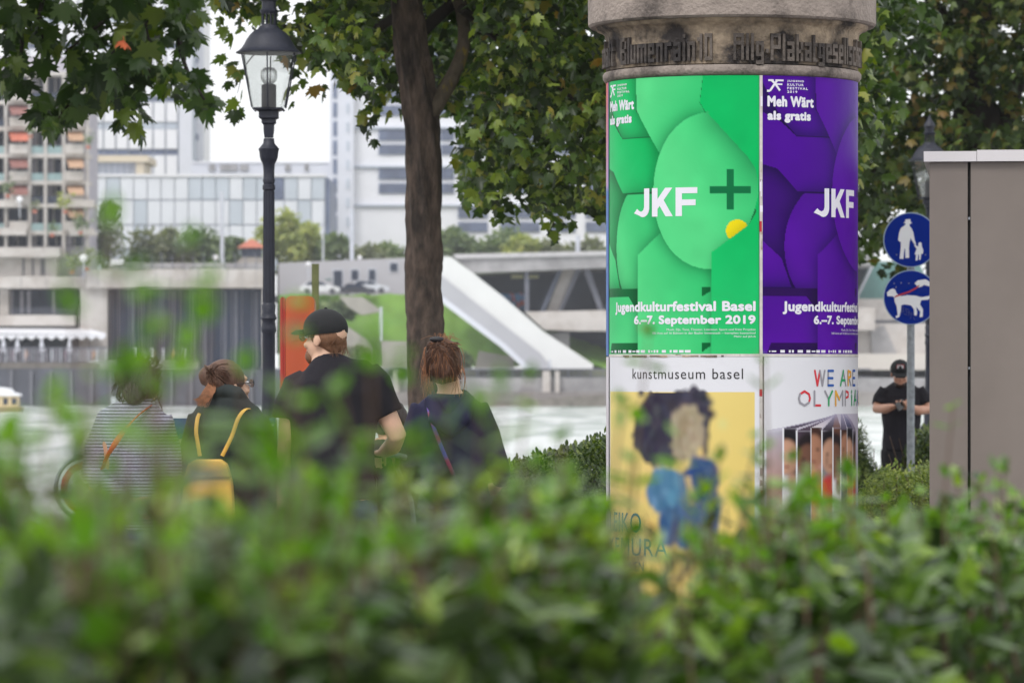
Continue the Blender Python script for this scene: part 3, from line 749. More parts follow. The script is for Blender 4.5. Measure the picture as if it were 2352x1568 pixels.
def mast(label, x, yt, yb, D, r, globe=0, arm=0):
    t = thing('street_lamp' if globe else 'mast', label, 'street lamp' if globe else 'mast', P(x, yb, D))
    MB().tube([P(x, yb, D), P(x, yt, D)], r, 7).build('pole', M['fpole'], t)
    if globe:
        c = P(x, yt, D); MB().ell(c, globe, globe, globe, 10).build('globe', M['globe'], t)
mast('tall pale mast rising before the glass hall', 510, 440, 618, 470, .22)
mast('tall pale mast beside the stair tower of the white office', 808, 480, 606, 475, .25)
mast('thin mast right of the yellow green tree', 742, 470, 608, 472, .09)
mast('pale mast standing above the bridge deck', 1327, 540, 590, 475, .28)
mast('globe lamp on the roof left of the red hut', 512 - 17, 592, 618, 466, .05, .32)
mast('globe lamp among the bushes right of the lamp post', 708, 625 - 18, 640, 466, .06, .3)
mast('globe lamp over the depot roof near the tree trunk', 937 - 1, 582 - 2, 604, 474, .06, .3)
mast('globe lamp over the depot roof above the doors', 826, 592, 606, 474, .06, .26)
mast('globe lamp in front of the apartment block parapet', 192, 593, 640, 452, .06, .42)
mast('white globe lamp left before the balconies', 45, 458, 500, 452, .05, .35)
mast('thin grey lamp pole rising from the grass bank', 875, 705, 782, 448, .13)
mast('dark mooring post in the river behind the woman in the striped pullover', 262, 912, 955, 330, .2)
mast('pale mast behind the depot right of the ramp foot', 1262, 825, 850, 449, .12)
o = MB().ell(P(265, 952, 300), .35, .2, .2, 10).tube([P(262, 951, 300), P(260, 945, 300), P(258, 943, 300)], [.09, .06, .07], 8).build('gull', M['fwhite'], None, loc=P(265, 955, 300)); tag(o, 'small white gull floating near the dark mooring post', 'bird')

# ------------------------------------------------------------ thin pale air over the river
hz = MB().box(-1100, 1100, -40, 1000, -8, 140).build('haze', None, None); stuff(hz)
hm = bpy.data.materials.new('haze'); hm.use_nodes = True; hn = hm.node_tree; hn.nodes.remove(hn.nodes['Principled BSDF'])
pvn = hn.nodes.new('ShaderNodeVolumePrincipled'); pvn.inputs['Color'].default_value = (.93, .95, 1, 1); pvn.inputs['Density'].default_value = .00024; pvn.inputs['Anisotropy'].default_value = .2
hn.links.new(pvn.outputs[0], hn.nodes['Material Output'].inputs['Volume']); hz.data.materials.append(hm)
# ------------------------------------------------------------ advertising column
DC = 19.92; CX = (1681 - 1176) / F * DC; RC = .587
DG = bpy.context.evaluated_depsgraph_get
def zc(y, r=RC, th=0.0): return H + (HZ - y) / F * (DC - r * math.cos(th))
ac = thing('advertising_column', 'round concrete advertising column with green, purple, yellow and white posters under a lettered stone crown', 'advertising column', (CX, DC, 0))
c0 = (CX, DC, 0)
MB().lathe(c0, [(.62, 0), (.62, .12), (.6, .16), (.575, .3), (.575, 2.95)], 96).build('shaft', M['paper_edge'], ac, smooth=40)
MB().lathe(c0, [(.56, 2.925), (.592, 2.93), (.602, 2.945), (.603, 2.962), (.596, 2.974), (.55, 2.982)], 128).build('ledge', M['conc'], ac, smooth=50)
MB().lathe(c0, [(.55, 2.975), (.588, 2.98), (.59, 3.13), (.594, 3.15), (.612, 3.165), (.63, 3.17), (.637, 3.185), (.55, 3.19)], 128).build('frieze', M['conc_dark'], ac, smooth=50)
MB().lathe(c0, [(.55, 3.183), (.66, 3.185), (.671, 3.195), (.673, 3.40), (.665, 3.42), (.70, 3.44), (.70, 3.50), (.5, 3.62), (.0, 3.7)], 128).build('cornice', M['conc'], ac, smooth=35)
# cast lettering, every glyph drawn on a small grid
G = {
 'B': ['111 ', '1  1', '1  1', '111 ', '1  1', '1  1', '1111'], 'l': ['1', '1', '1', '1', '1', '1', '1'],
 'u': ['', '', '1 1', '1 1', '1 1', '1 1', '111'], 'm': ['', '', '11111', '1 1 1', '1 1 1', '1 1 1', '1 1 1'],
 'e': ['', '', '111', '1 1', '111', '1  ', '111'], 'n': ['', '', '111', '1 1', '1 1', '1 1', '1 1'],
 'r': ['', '', '111', '1 ', '1 ', '1 ', '1 '], 'a': ['', '', '111', '  1', '111', '1 1', '111'], 'i': ['1', '', '1', '1', '1', '1', '1'],
 '1': [' 1', '11', ' 1', ' 1', ' 1', ' 1', ' 1'], '0': ['111', '1 1', '1 1', '1 1', '1 1', '1 1', '111'],
 'A': ['1111', '1  1', '1111', '1  1', '1  1', '1  1', '1  1'], 'g': ['', '', '111', '1 1', '1 1', '111', '  1', '111'],
 '.': ['', '', '', '', '1', '', ''], 'P': ['1111', '1  1', '1  1', '1111', '1   ', '1   ', '1   '],
 'k': ['1  ', '1  ', '1 1', '1 1', '11 ', '1 1', '1 1'], 't': ['1 ', '1 ', '11', '1 ', '1 ', '1 ', '11'],
 's': ['', '', '111', '1  ', '111', '  1', '111'], 'c': ['', '', '111', '1  ', '1  ', '1  ', '111'],
 'h': ['1  ', '1  ', '111', '1 1', '1 1', '1 1', '1 1'], 'f': ['11', '1 ', '11', '1 ', '1 ', '1 ', '1 '], ' ': None}
U = .0114; VZ = .0175; ZT = 3.115
TH0 = -math.atan(CX / DC)      # angles are counted from the side that faces the viewer
def cyl(th, r, z): return (CX + r * math.sin(th + TH0), DC - r * math.cos(th + TH0), z)
def glyph(ch, th):
    g = G[ch]
    if g is None: return None, 2.2
    w = max(len(r) for r in g); mb = MB()
    for cix in range(w):
        k = 0
        while k < len(g):
            if cix < len(g[k]) and g[k][cix] == '1':
                k2 = k
                while k2 + 1 < len(g) and cix < len(g[k2 + 1]) and g[k2 + 1][cix] == '1': k2 += 1
                a0 = th + cix * U / .59; a1 = th + (cix + 1) * U / .59
                z1 = ZT - k * VZ; z0 = ZT - (k2 + 1) * VZ
                vs = [cyl(a, r, z) for z in (z0, z1) for r in (.584, .606) for a in (a0, a1)]
                mb.add(vs, [(0, 2, 3, 1), (4, 5, 7, 6), (2, 6, 7, 3), (0, 1, 5, 4), (0, 4, 6, 2), (1, 3, 7, 5)])
                k = k2 + 1
            else: k += 1
    return mb, w
def frieze_text(s, th):
    for ch in s:
        mb, w = glyph(ch, th)
        if mb: mb.build('raised_letter', M['letter'], bpy.data.objects['frieze'])
        th += (w + .95) * U / .59
    return th
def tlen(s): return sum((2.2 if G[c] is None else max(len(r) for r in G[c])) + .95 for c in s) * U / .59
frieze_text('Allg.Plakatgesellschaft', .012)
frieze_text('Blumenrain10', -.13 - tlen('Blumenrain10'))
frieze_text('schaft', -.13 - tlen('Blumenrain10') - .10 - tlen('schaft'))

# ---- posters: printed colours worked out on a fine grid that follows the drum
PW, PH = .895, 1.27
def s_of(xd, th0): return (math.asin(max(-1, min(1, (xd - 1681) / 289.0))) - th0) * RC
TG = -1.312; TP = .2397         # left edges of the two upper posters (angle)
def gx(cx): return s_of(1378.2 + cx / 2.437, TG)
def pxx(cx): return s_of(1378.2 + cx / 2.437, TP)
def tz(cy): return (cy - 2) / 1531.0 * PH      # from the poster top
def inpoly(X, Y, poly):
    r = np.zeros(X.shape, bool); n = len(poly); j = n - 1
    for i in range(n):
        xi, yi = poly[i]; xj, yj = poly[j]
        c = ((yi > Y) != (yj > Y)) & (X < (xj - xi) * (Y - yi) / (yj - yi + 1e-12) + xi)
        r ^= c; j = i
    return r
def grad(X, Y, p, q):
    d = np.array(q) - np.array(p); L = d @ d
    return np.clip(((X - p[0]) * d[0] + (Y - p[1]) * d[1]) / L, 0, 1)
class Print:
    def __init__(s, w, h, nx, ny, base):
        s.w, s.h, s.nx, s.ny = w, h, nx, ny
        xs = np.linspace(0, w, nx + 1); ys = np.linspace(0, h, ny + 1)
        s.X, s.Y = np.meshgrid(xs, ys); s.C = np.zeros(s.X.shape + (3,)); s.C[:] = lin(base)
    def poly(s, pts, c0, c1=None, p=None, q=None, pw=1.0, mask=None):
        m = inpoly(s.X, s.Y, pts) if pts is not None else mask
        if c1 is None: s.C[m] = lin(c0); return s
        t = (grad(s.X, s.Y, p, q) ** pw)[..., None]
        col = (1 - t) * np.array(c0, float) + t * np.array(c1, float)
        col = col / 255.; col = np.where(col <= .04045, col / 12.92, ((col + .055) / 1.055) ** 2.4)
        s.C[m] = col[m]; return s
    def shade(s, pts, k=.5, rad=.045, dx=0.0, dy=0.0, mask=None):
        """the printed paper-cut look of the poster: tone under the rim of the next sheet"""
        m = (inpoly(s.X - dx, s.Y - dy, pts) if pts is not None else mask).astype(float)
        n = max(3, int(rad / (s.w / s.nx))) | 1; ker = np.ones(n) / n; h = n // 2
        for _ in range(3):
            m = np.apply_along_axis(lambda a: np.convolve(np.pad(a, h, 'edge'), ker, 'valid'), 0, m); m = np.apply_along_axis(lambda a: np.convolve(np.pad(a, h, 'edge'), ker, 'valid'), 1, m)
        s.C *= 1 - np.clip(m * 1.7, 0, 1)[..., None] * k * np.array([1.0, .82, .82]); return s
    def soften(s, x0, x1, y0, y1, n=5):
        j0, j1 = int(max(0, y0) / s.h * s.ny), int(y1 / s.h * s.ny); i0, i1 = int(max(0, x0) / s.w * s.nx), int(min(s.w, x1) / s.w * s.nx)
        q = s.C[j0:j1, i0:i1]; ker = np.ones(n) / n; h = n // 2
        for ax in (0, 1): q = np.apply_along_axis(lambda a: np.convolve(np.pad(a, h, 'edge'), ker, 'valid'), ax, q)
        s.C[j0:j1, i0:i1] = q; return s
    def disc(s, cx, cy, rx, ry, c0, c1=None, p=None, q=None, clip=None, soft=0, pw=1.0):
        d = np.sqrt(((s.X - cx) / rx) ** 2 + ((s.Y - cy) / ry) ** 2)
        if soft:
            a = np.clip((1 - d) / soft, 0, 1)[..., None]
            s.C = s.C * (1 - a) + np.array(lin(c0)) * a; return s
        m = d < 1
        if clip is not None: m &= clip
        return s.poly(None, c0, c1, p, q, pw, mask=m)
    def build(s, name, th0, ztop, r, parent):
        th = th0 + s.X / RC + TH0
        V = np.stack([CX + r * np.sin(th), DC - r * np.cos(th), ztop - s.Y], -1).reshape(-1, 3) - np.array(wl(parent))
        nx, ny = s.nx, s.ny
        a = (np.arange(ny)[:, None] * (nx + 1) + np.arange(nx)[None]).ravel()
        Fq = np.stack([a, a + nx + 1, a + nx + 2, a + 1], -1)
        me = bpy.data.meshes.new(name)
        me.vertices.add(len(V)); me.vertices.foreach_set('co', V.astype(np.float32).ravel())
        me.loops.add(len(Fq) * 4); me.loops.foreach_set('vertex_index', Fq.astype(np.int32).ravel())
        me.polygons.add(len(Fq)); me.polygons.foreach_set('loop_start', np.arange(0, len(Fq) * 4, 4, dtype=np.int32))
        me.update(calc_edges=True); me.shade_smooth()
        at = me.color_attributes.new('print', 'FLOAT_COLOR', 'POINT')
        at.data.foreach_set('color', np.concatenate([s.C, np.ones(s.C.shape[:2] + (1,))], -1).astype(np.float32).ravel())
        o = link(name, me, M['print'], parent); return o
# shared festival design; positions in metres from the poster's top left corner
def xg(*q): return [(gx(x), tz(y)) for x, y in q]
def xp(*q): return [(pxx(x), tz(y)) for x, y in q]
def design(L, Mi, Dp, Dk, yellow, K=.66):
    p = Print(PW, PH, 220, 312, Mi)
    def lay(pts, c0, c1, a, b, k=K, rad=.085, pw=1.0):
        p.shade(pts, k, rad); p.poly(pts, c0, c1, a, b, pw)
    p.C *= .62
    lay([(0, 0), (pxx(1195), 0), (pxx(1195), tz(180)), (pxx(1285), tz(330)), (pxx(1090), tz(330)), (pxx(1000), tz(225)), (0, tz(40))], Mi, Dp, (.05, .28), (.29, 0))
    lay(xp((860, 190), (960, 225), (1000, 330), (1092, 632), (1000, 520), (930, 480), (860, 480)), Mi, Mi, (0, 0), (1, 1), .3)
    lay(xp((880, 190), (1000, 250), (1090, 332), (1290, 332), (1335, 440), (1335, 632), (1092, 632), (985, 510), (880, 480)), Mi, Dp, (.10, .50), (.30, .27))
    cc = (.36, tz(935)); msk = (((p.X - cc[0]) / .255) ** 2 + ((p.Y - cc[1]) / .30) ** 2 < 1) & (p.Y > tz(640)); p.shade(None, K, .085, mask=msk)
    p.poly(None, L, Mi, (.12, tz(1000)), (.42, tz(760)), mask=msk)
    lay([(0, tz(905)), (.09, tz(1000)), (.14, tz(1160)), (0, tz(1160))], L, Mi, (0, tz(905)), (.1, tz(1160)), .4)
    lay([(0, tz(1163)), (.25, tz(1163)), (.31, tz(1290)), (.31, tz(1533)), (0, tz(1533))], Mi, L, (.0, tz(1160)), (.2, tz(1533)))
    dk = tuple(int(v * .55) for v in Dp)
    p.poly([(0, tz(1163)), (.29, tz(1163)), (.29, tz(1290)), (.22, tz(1205)), (0, tz(1205))], dk)
    p.poly([(.04, tz(1460)), (.30, tz(1460)), (.30, tz(1520)), (.02, tz(1520))], dk)
    lay([(pxx(1195), 0), (gx(580), 0), (gx(562), tz(150)), (gx(592), tz(205)), (gx(500), tz(250)), (gx(348), tz(430)), (pxx(1200), tz(180))], L, Mi, (.33, .1), (.62, .22))
    lay(xg((222, 978), (350, 858), (430, 960), (626, 1058), (626, 1533), (222, 1533)), L, Mi, (gx(235), 1.1), (gx(640), .95))
    p.poly(xg((576, 1158), (622, 1158), (622, 1180), (580, 1208), (576, 1208)), dk); p.poly(xg((576, 1460), (622, 1460), (622, 1480), (580, 1510), (576, 1510)), dk)
    arc = []
    for k in range(21):
        t = math.pi * (0.5 + k / 20.0)
        arc.append((gx(620) + (gx(620) - gx(308)) * math.cos(t), tz(632) - (tz(632) - tz(203)) * math.sin(t)))
    drop = arc + [(gx(700), tz(1052)), (gx(800), tz(900)), (gx(860), tz(740)), (gx(882), tz(650)), (gx(880), tz(570)), (gx(865), tz(510)), (gx(830), tz(455)), (gx(592), tz(192))]
    p.shade(drop, K, .085)
    p.poly([(gx(582), 0), (PW, 0), (PW, tz(1000)), (gx(850), tz(500)), (gx(592), tz(196)), (gx(564), tz(150))], Dp)
    p.poly(drop, L, Mi, (gx(450), tz(520)), (gx(850), tz(330)))
    wedge = [(gx(592), tz(192)), (gx(830), tz(455)), (gx(880), tz(570)), (gx(950), tz(570)), (gx(950), tz(100)), (gx(640), tz(100))]
    keep = p.C.copy(); p.shade(wedge, K * .9, .12); m = inpoly(p.X, p.Y, drop); keep[m] = p.C[m]; p.C[:] = keep
    br_ = xg((626, 970), (830, 818), (876, 740), (887, 700)) + [(PW, tz(700)), (PW, tz(1533)), (gx(626), tz(1533))]
    p.disc(gx(768), tz(852), gx(830) - gx(768), tz(914) - tz(852), yellow)
    keep = p.C[m].copy(); p.shade(br_, K * .8, .05); p.C[m] = keep * .35 + p.C[m] * .65
    p.poly(br_, Dp, Mi, (.8, .7), (.6, 1.2))
    ink = (4, 108, 62) if L[1] > 150 else (50, 0, 100)
    p.poly(xg((616, 610), (842, 610), (842, 648), (616, 648)), ink); p.poly(xg((711, 517), (750, 517), (750, 738), (711, 738)), ink)
    # worn printing
    rr = np.random.RandomState(5); nz = rr.normal(0, 1, (20, 14))
    big = np.kron(nz, np.ones((16, 16)))[:p.C.shape[0], :p.C.shape[1]]
    k = np.ones(9) / 9
    for _ in range(3):
        big = np.apply_along_axis(lambda a: np.convolve(a, k, 'same'), 0, big); big = np.apply_along_axis(lambda a: np.convolve(a, k, 'same'), 1, big)
    p.C *= (1 + .035 * big)[..., None]
    return p
# ---- lettering laid round the drum
def text_verts(s, bold=0.0, space=1.0, line=1.0, align='LEFT'):
    cu = bpy.data.curves.new('tmp', 'FONT'); cu.body = s; cu.offset = bold; cu.space_character = space; cu.space_line = line; cu.align_x = align; cu.resolution_u = 4
    o = bpy.data.objects.new('tmp', cu); COL.objects.link(o)
    me = bpy.data.meshes.new_from_object(o.evaluated_get(DG()))
    bpy.data.objects.remove(o); bpy.data.curves.remove(cu)
    return me
def fitted(me, x0, x1, y0, y1, step=None):
    """scale a text mesh into a box (metres)"""
    co = np.zeros(len(me.vertices) * 3); me.vertices.foreach_get('co', co); co = co.reshape(-1, 3)
    mn, mx_ = co.min(0), co.max(0)
    bm = bmesh.new(); bm.from_mesh(me)
    sx = (x1 - x0) / (mx_[0] - mn[0]); sy = (y1 - y0) / (mx_[1] - mn[1])
    for v in bm.verts: v.co = Vector((x0 + (v.co.x - mn[0]) * sx, y0 + (v.co.y - mn[1]) * sy, 0))
    if step:
        x = x0 + step
        while x < x1:
            bmesh.ops.bisect_plane(bm, geom=bm.verts[:] + bm.edges[:] + bm.faces[:], plane_co=(x, 0, 0), plane_no=(1, 0, 0)); x += step
    return bm
def wrap_text(s, parent, th0, ztop, x0, x1, t0, t1, m, bold=0.0, name='lettering', space=1.0, line=1.0, align='LEFT', lift=.0012):
    """x from the poster's left edge, t down from its top, metres; heavy faces are thickened by a few offset strokes"""
    w = abs(bold) * (t1 - t0) if bold > 0 else 0
    base = fitted(text_verts(s, 0, space, line, align), x0 + w, x1 - w, -t1 + w, -t0 - w, .02 if x1 - x0 > .03 else None)
    off = wl(parent); mb = MB()
    sh = [(0, 0)] if not w else [(0, 0), (-w, 0), (w, 0), (0, w), (0, -w), (-w * .7, w * .7), (w * .7, -w * .7), (w * .7, w * .7), (-w * .7, -w * .7)]
    base.verts.index_update(); fs = [[v.index for v in f.verts] for f in base.faces]
    for k, (dx, dy) in enumerate(sh):
        vs = []
        for v in base.verts:
            th = th0 + TH0 + (v.co.x + dx) / RC; r = RC + lift + .00005 * k
            vs.append(Vector((CX + r * math.sin(th), DC - r * math.cos(th), ztop + v.co.y + dy)) - off)
        mb.add(vs, fs)
    base.free()
    me = bpy.data.meshes.new(name); me.from_pydata([tuple(v) for v in mb.v], [], mb.f); me.update()
    return link(name, me, m, parent)
def patch(parent, th0, ztop, rects, m, name, lift=.0012):
    mb = MB()
    for x0, x1, t0, t1 in rects:
        n = max(1, int((x1 - x0) / .02))
        for k in range(n):
            a, b = th0 + (x0 + (x1 - x0) * k / n) / RC, th0 + (x0 + (x1 - x0) * (k + 1) / n) / RC
            mb.add([cyl(a, RC + lift, ztop - t1), cyl(b, RC + lift, ztop - t1), cyl(b, RC + lift, ztop - t0), cyl(a, RC + lift, ztop - t0)], [(0, 1, 2, 3)])
    return mb.build(name, m, parent)
ZP = 2.926
GREEN = design((84, 208, 130), (48, 190, 110), (0, 180, 94), (10, 122, 66), (234, 214, 20))
gp = GREEN.build('poster', TG, ZP, RC, ac); gp['label'] = 'green festival poster with a yellow disc and dark plus'
VIOL = design((84, 6, 156), (72, 2, 142), (74, 0, 146), (46, 0, 104), (72, 0, 140), .7)
vp = VIOL.build('poster', TP, ZP, RC, ac); vp['label'] = 'purple festival poster'
def festival(po, th0, gxf, full):
    wi = M['white_ink']
    # monogram: slanted J and F strokes
    for k, (x0, x1, t0, t1) in enumerate([(.026, .052, .018, .026), (.060, .100, .018, .026), (.064, .094, .036, .043)]): patch(po, th0, ZP, [(x0, x1, t0, t1)], wi, 'monogram')
    mb = MB()
    def stroke(a, b, w=.005):
        ax, az = a; bx_, bz = b; dx, dz = bx_ - ax, bz - az; L = math.hypot(dx, dz); nx_, nz_ = -dz / L * w, dx / L * w
        mb.add([cyl(th0 + px_ / RC, RC + .0012, ZP - pz) for px_, pz in ((ax - nx_, az - nz_), (bx_ - nx_, bz - nz_), (bx_ + nx_, bz + nz_), (ax + nx_, az + nz_))], [(0, 1, 2, 3), (3, 2, 1, 0)])
    stroke((.040, .020), (.066, .044)); stroke((.070, .020), (.034, .070)); stroke((.058, .036), (.082, .068)); stroke((.034, .070), (.020, .070))
    mb.build('monogram', wi, po)
    for k, w in enumerate(('JUGEND', 'KULTUR', 'FESTIVAL', '2019')):
        wrap_text(w, po, th0, ZP, .118, .118 + (.088, .086, .110, .052)[k], .019 + .016 * k, .030 + .016 * k, wi, .06, space=1.3)
    wrap_text('Meh Wärt', po, th0, ZP, .022, .262, .092, .142, wi, .06, space=1.08)
    wrap_text('als gratis', po, th0, ZP, .022, .245, .160, .214, wi, .06, space=1.08)
    def bp_(pts):       # big geometric capitals, cut into narrow strips so that they follow the drum
        bm = bmesh.new(); vs = [bm.verts.new((x, -y, 0)) for x, y in pts]; bm.faces.new(vs); x = .27
        while x < .62:
            bmesh.ops.bisect_plane(bm, geom=bm.verts[:] + bm.edges[:] + bm.faces[:], plane_co=(x, 0, 0), plane_no=(1, 0, 0)); x += .02
        off = wl(po)
        for v in bm.verts:
            q = cyl(th0 + v.co.x / RC, RC + .0012, ZP + v.co.y); v.co = Vector(q) - off
        me = bpy.data.meshes.new('capital_letter'); bm.to_mesh(me); bm.free(); link('capital_letter', me, wi, po)
    Y0, Y1 = .506, .636
    hook = [(.330, Y0), (.362, Y0), (.362, .598)] + [(.322 + .040 * math.cos(a), .597 + .040 * math.sin(a)) for a in np.linspace(.15, 2.2, 7)] + [(.262, .618), (.284, .598), (.296, .607), (.310, .612), (.324, .606), (.330, .592)]
    bp_(hook)
    bp_([(.378, Y0), (.410, Y0), (.410, .556), (.452, Y0), (.490, Y0), (.444, .562), (.492, Y1), (.454, Y1), (.422, .588), (.410, .602), (.410, Y1), (.378, Y1)])
    bp_([(.506, Y0), (.612, Y0), (.612, .533), (.538, .533), (.538, .561), (.604, .561), (.604, .588), (.538, .588), (.538, Y1), (.506, Y1)])
    wrap_text('Jugendkulturfestival Basel', po, th0, ZP, .095, .878, 1.022, 1.082, wi, .045, space=1.03)
    wrap_text('6.–7. September 2019', po, th0, ZP, .262, .878, 1.086, 1.138, wi, .05, space=1.03)
    wrap_text('Musik, DJs, Tanz, Theater, Literatur, Sport und freie Projekte', po, th0, ZP, .46, .878, 1.146, 1.159, wi, .0)
    wrap_text('180 Acts auf 16 Bühnen in der Basler Innenstadt – komplett kostenlos!', po, th0, ZP, .38, .878, 1.162, 1.175, wi, .0)
    wrap_text('Mehr auf jkf.ch', po, th0, ZP, .78, .878, 1.178, 1.190, wi, .0)
    rr = random.Random(2); rects = []
    x = .03
    while x < .56:
        w = rr.choice((.006, .01, .022, .028)); h = rr.choice((.006, .012, .012)); rects.append((x, x + w, 1.250 - h / 2, 1.250 + h / 2)); x += w + rr.choice((.006, .008, .02))
    patch(po, th0, ZP, rects, wi, 'sponsor_marks')
festival(gp, TG, gx, True); festival(vp, TP, pxx, False)
# ---- lower posters
ZL = 1.652
def cx4(cx): return 1378.2 + cx / 2.753
def lx(cx, th0): return s_of(cx4(cx), th0)
def lt(cy): return (cy - 72) / 1669 * 660 / 1.0884 * 19.33 / F    # crop pixels to metres below the poster top
TK = TG + .01; TO = TP + .012
kp_ = Print(PW, 1.26, 220, 310, (222, 222, 228))
rr = np.random.RandomState(9)
ax0, ax1, at0, at1 = lx(70, TK), lx(972, TK), lt(298), 1.26
yel = (218, 190, 98); kp_.poly([(ax0, at0), (ax1, at0), (ax1, at1), (ax0, at1)], (232, 210, 132), (216, 190, 104), (.1, .3), (.9, 1.2))
for k in range(60):      # loose brush marks in the ground colour
    kp_.disc(rr.uniform(.2, .85), rr.uniform(.3, 1.2), rr.uniform(.02, .09), rr.uniform(.01, .05), (226 + rr.randint(-9, 9), 202 + rr.randint(-9, 9), 122 + rr.randint(-12, 16)), soft=.9)
def blob(p, cx, cy, rx, ry, col, n=26, jit=.5, soft=.35, seed=0):
    q = np.random.RandomState(seed)
    for k in range(n):
        a = q.uniform(0, 6.28); d = q.uniform(0, jit)
        c = tuple(int(v + q.randint(-9, 10)) for v in col)
        p.disc(cx + rx * d * math.cos(a), cy + ry * d * math.sin(a), rx * q.uniform(.45, .75), ry * q.uniform(.45, .75), c, soft=soft)
hx = lambda c: lx(c, TK)
def brush(p, pts, col, n, size, seed, jit=10, soft=.5, edge=0.0, tilt=1.0):
    """many small soft strokes inside an outline"""
    q = np.random.RandomState(seed); xs = [a for a, b in pts]; ys = [b for a, b in pts]
    p.poly(pts, col)
    k = 0
    while k < n:
        x, y = q.uniform(min(xs) - edge, max(xs) + edge), q.uniform(min(ys) - edge, max(ys) + edge)
        if not inpoly(np.array([[x]]), np.array([[y]]), pts)[0, 0] and q.uniform() > .05: k += .2; continue
        d = q.randint(-jit, jit + 1); p.disc(x, y, size * q.uniform(.4, 1.2), size * q.uniform(.4, 1.4) * tilt, tuple(int(max(0, v + d + q.randint(-4, 5))) for v in col), soft=soft); k += 1
K4 = lambda *q: [(hx(x), lt(y)) for x, y in q]
brush(kp_, K4((350, 300), (660, 300), (690, 380), (700, 480), (680, 600), (650, 640), (640, 560), (600, 420), (520, 390), (480, 440), (470, 600), (480, 700), (440, 750), (300, 750), (240, 650), (225, 580), (260, 440), (300, 350)), (60, 58, 72), 170, .035, 1, 12, .6)
brush(kp_, K4((490, 440), (540, 395), (600, 400), (645, 470), (650, 560), (630, 640), (600, 700), (520, 720), (470, 680), (470, 560)), (166, 152, 128), 140, .03, 2, 14, .7)
brush(kp_, K4((500, 470), (560, 430), (560, 560), (510, 600)), (150, 134, 108), 30, .02, 3, 10, .8)
brush(kp_, K4((600, 740), (700, 740), (722, 800), (720, 980), (640, 980), (600, 880), (540, 860)), (44, 72, 122), 110, .03, 5, 14, .6, tilt=1.3)
brush(kp_, K4((380, 800), (470, 780), (540, 860), (580, 960), (560, 1060), (380, 1060), (330, 1000), (320, 900)), (84, 128, 160), 120, .032, 6, 18, .6, tilt=1.3)
brush(kp_, K4((400, 1040), (720, 1000), (740, 1250), (400, 1250)), (66, 98, 136), 110, .035, 7, 16, .6, tilt=1.4)
brush(kp_, K4((540, 830), (580, 830), (600, 960), (580, 1000)), (196, 172, 128), 20, .014, 8, 10, .7)
kp_.soften(ax0 + .01, ax1 - .01, at0 + .006, 1.26, 7)
kp = kp_.build('poster', TK, ZL, RC, ac); kp['label'] = 'museum poster, yellow painted picture under a white band'
wrap_text('kunstmuseum basel', kp, TK, ZL, lx(218, TK), lx(902, TK), lt(148), lt(214), M['black_ink'], .0, space=1.12)
wrap_text('LEIKO', kp, TK, ZL, lx(72, TK), lx(272, TK), lt(1070), lt(1196), M['teal_ink'], .005, space=1.1)
wrap_text('IKEMURA', kp, TK, ZL, lx(60, TK) , lx(440, TK), lt(1232), lt(1345), M['teal_ink'], .005, space=1.1)
wrap_text('NACH NEUEN', kp, TK, ZL, lx(66, TK), lx(288, TK), lt(1380), lt(1440), M['teal_ink'], -.004, space=1.0)
op = Print(PW, 1.26, 220, 310, (220, 220, 226))
ox = lambda c: lx(c, TO)
op.poly([(ox(1040), lt(560)), (ox(1470), lt(440)), (PW, lt(440)), (PW, 1.26), (ox(1040), 1.26)], (196, 190, 204), (150, 140, 166), (.1, .3), (.5, 1.2))
edges = [1040, 1148, 1232, 1320, 1390, 1460, 1510, 1552, 1590, 1610]
cols_ = [((190, 186, 200), (176, 120, 96)), ((58, 50, 62), (150, 104, 86)), ((70, 56, 70), (222, 214, 214)), ((224, 214, 214), (196, 104, 74)), ((64, 56, 66), (196, 188, 190)), ((110, 74, 62), (176, 88, 70)), ((92, 86, 104), (196, 70, 64)), ((54, 56, 84), (150, 120, 110)), ((120, 110, 130), (90, 80, 110))]
q = np.random.RandomState(4)
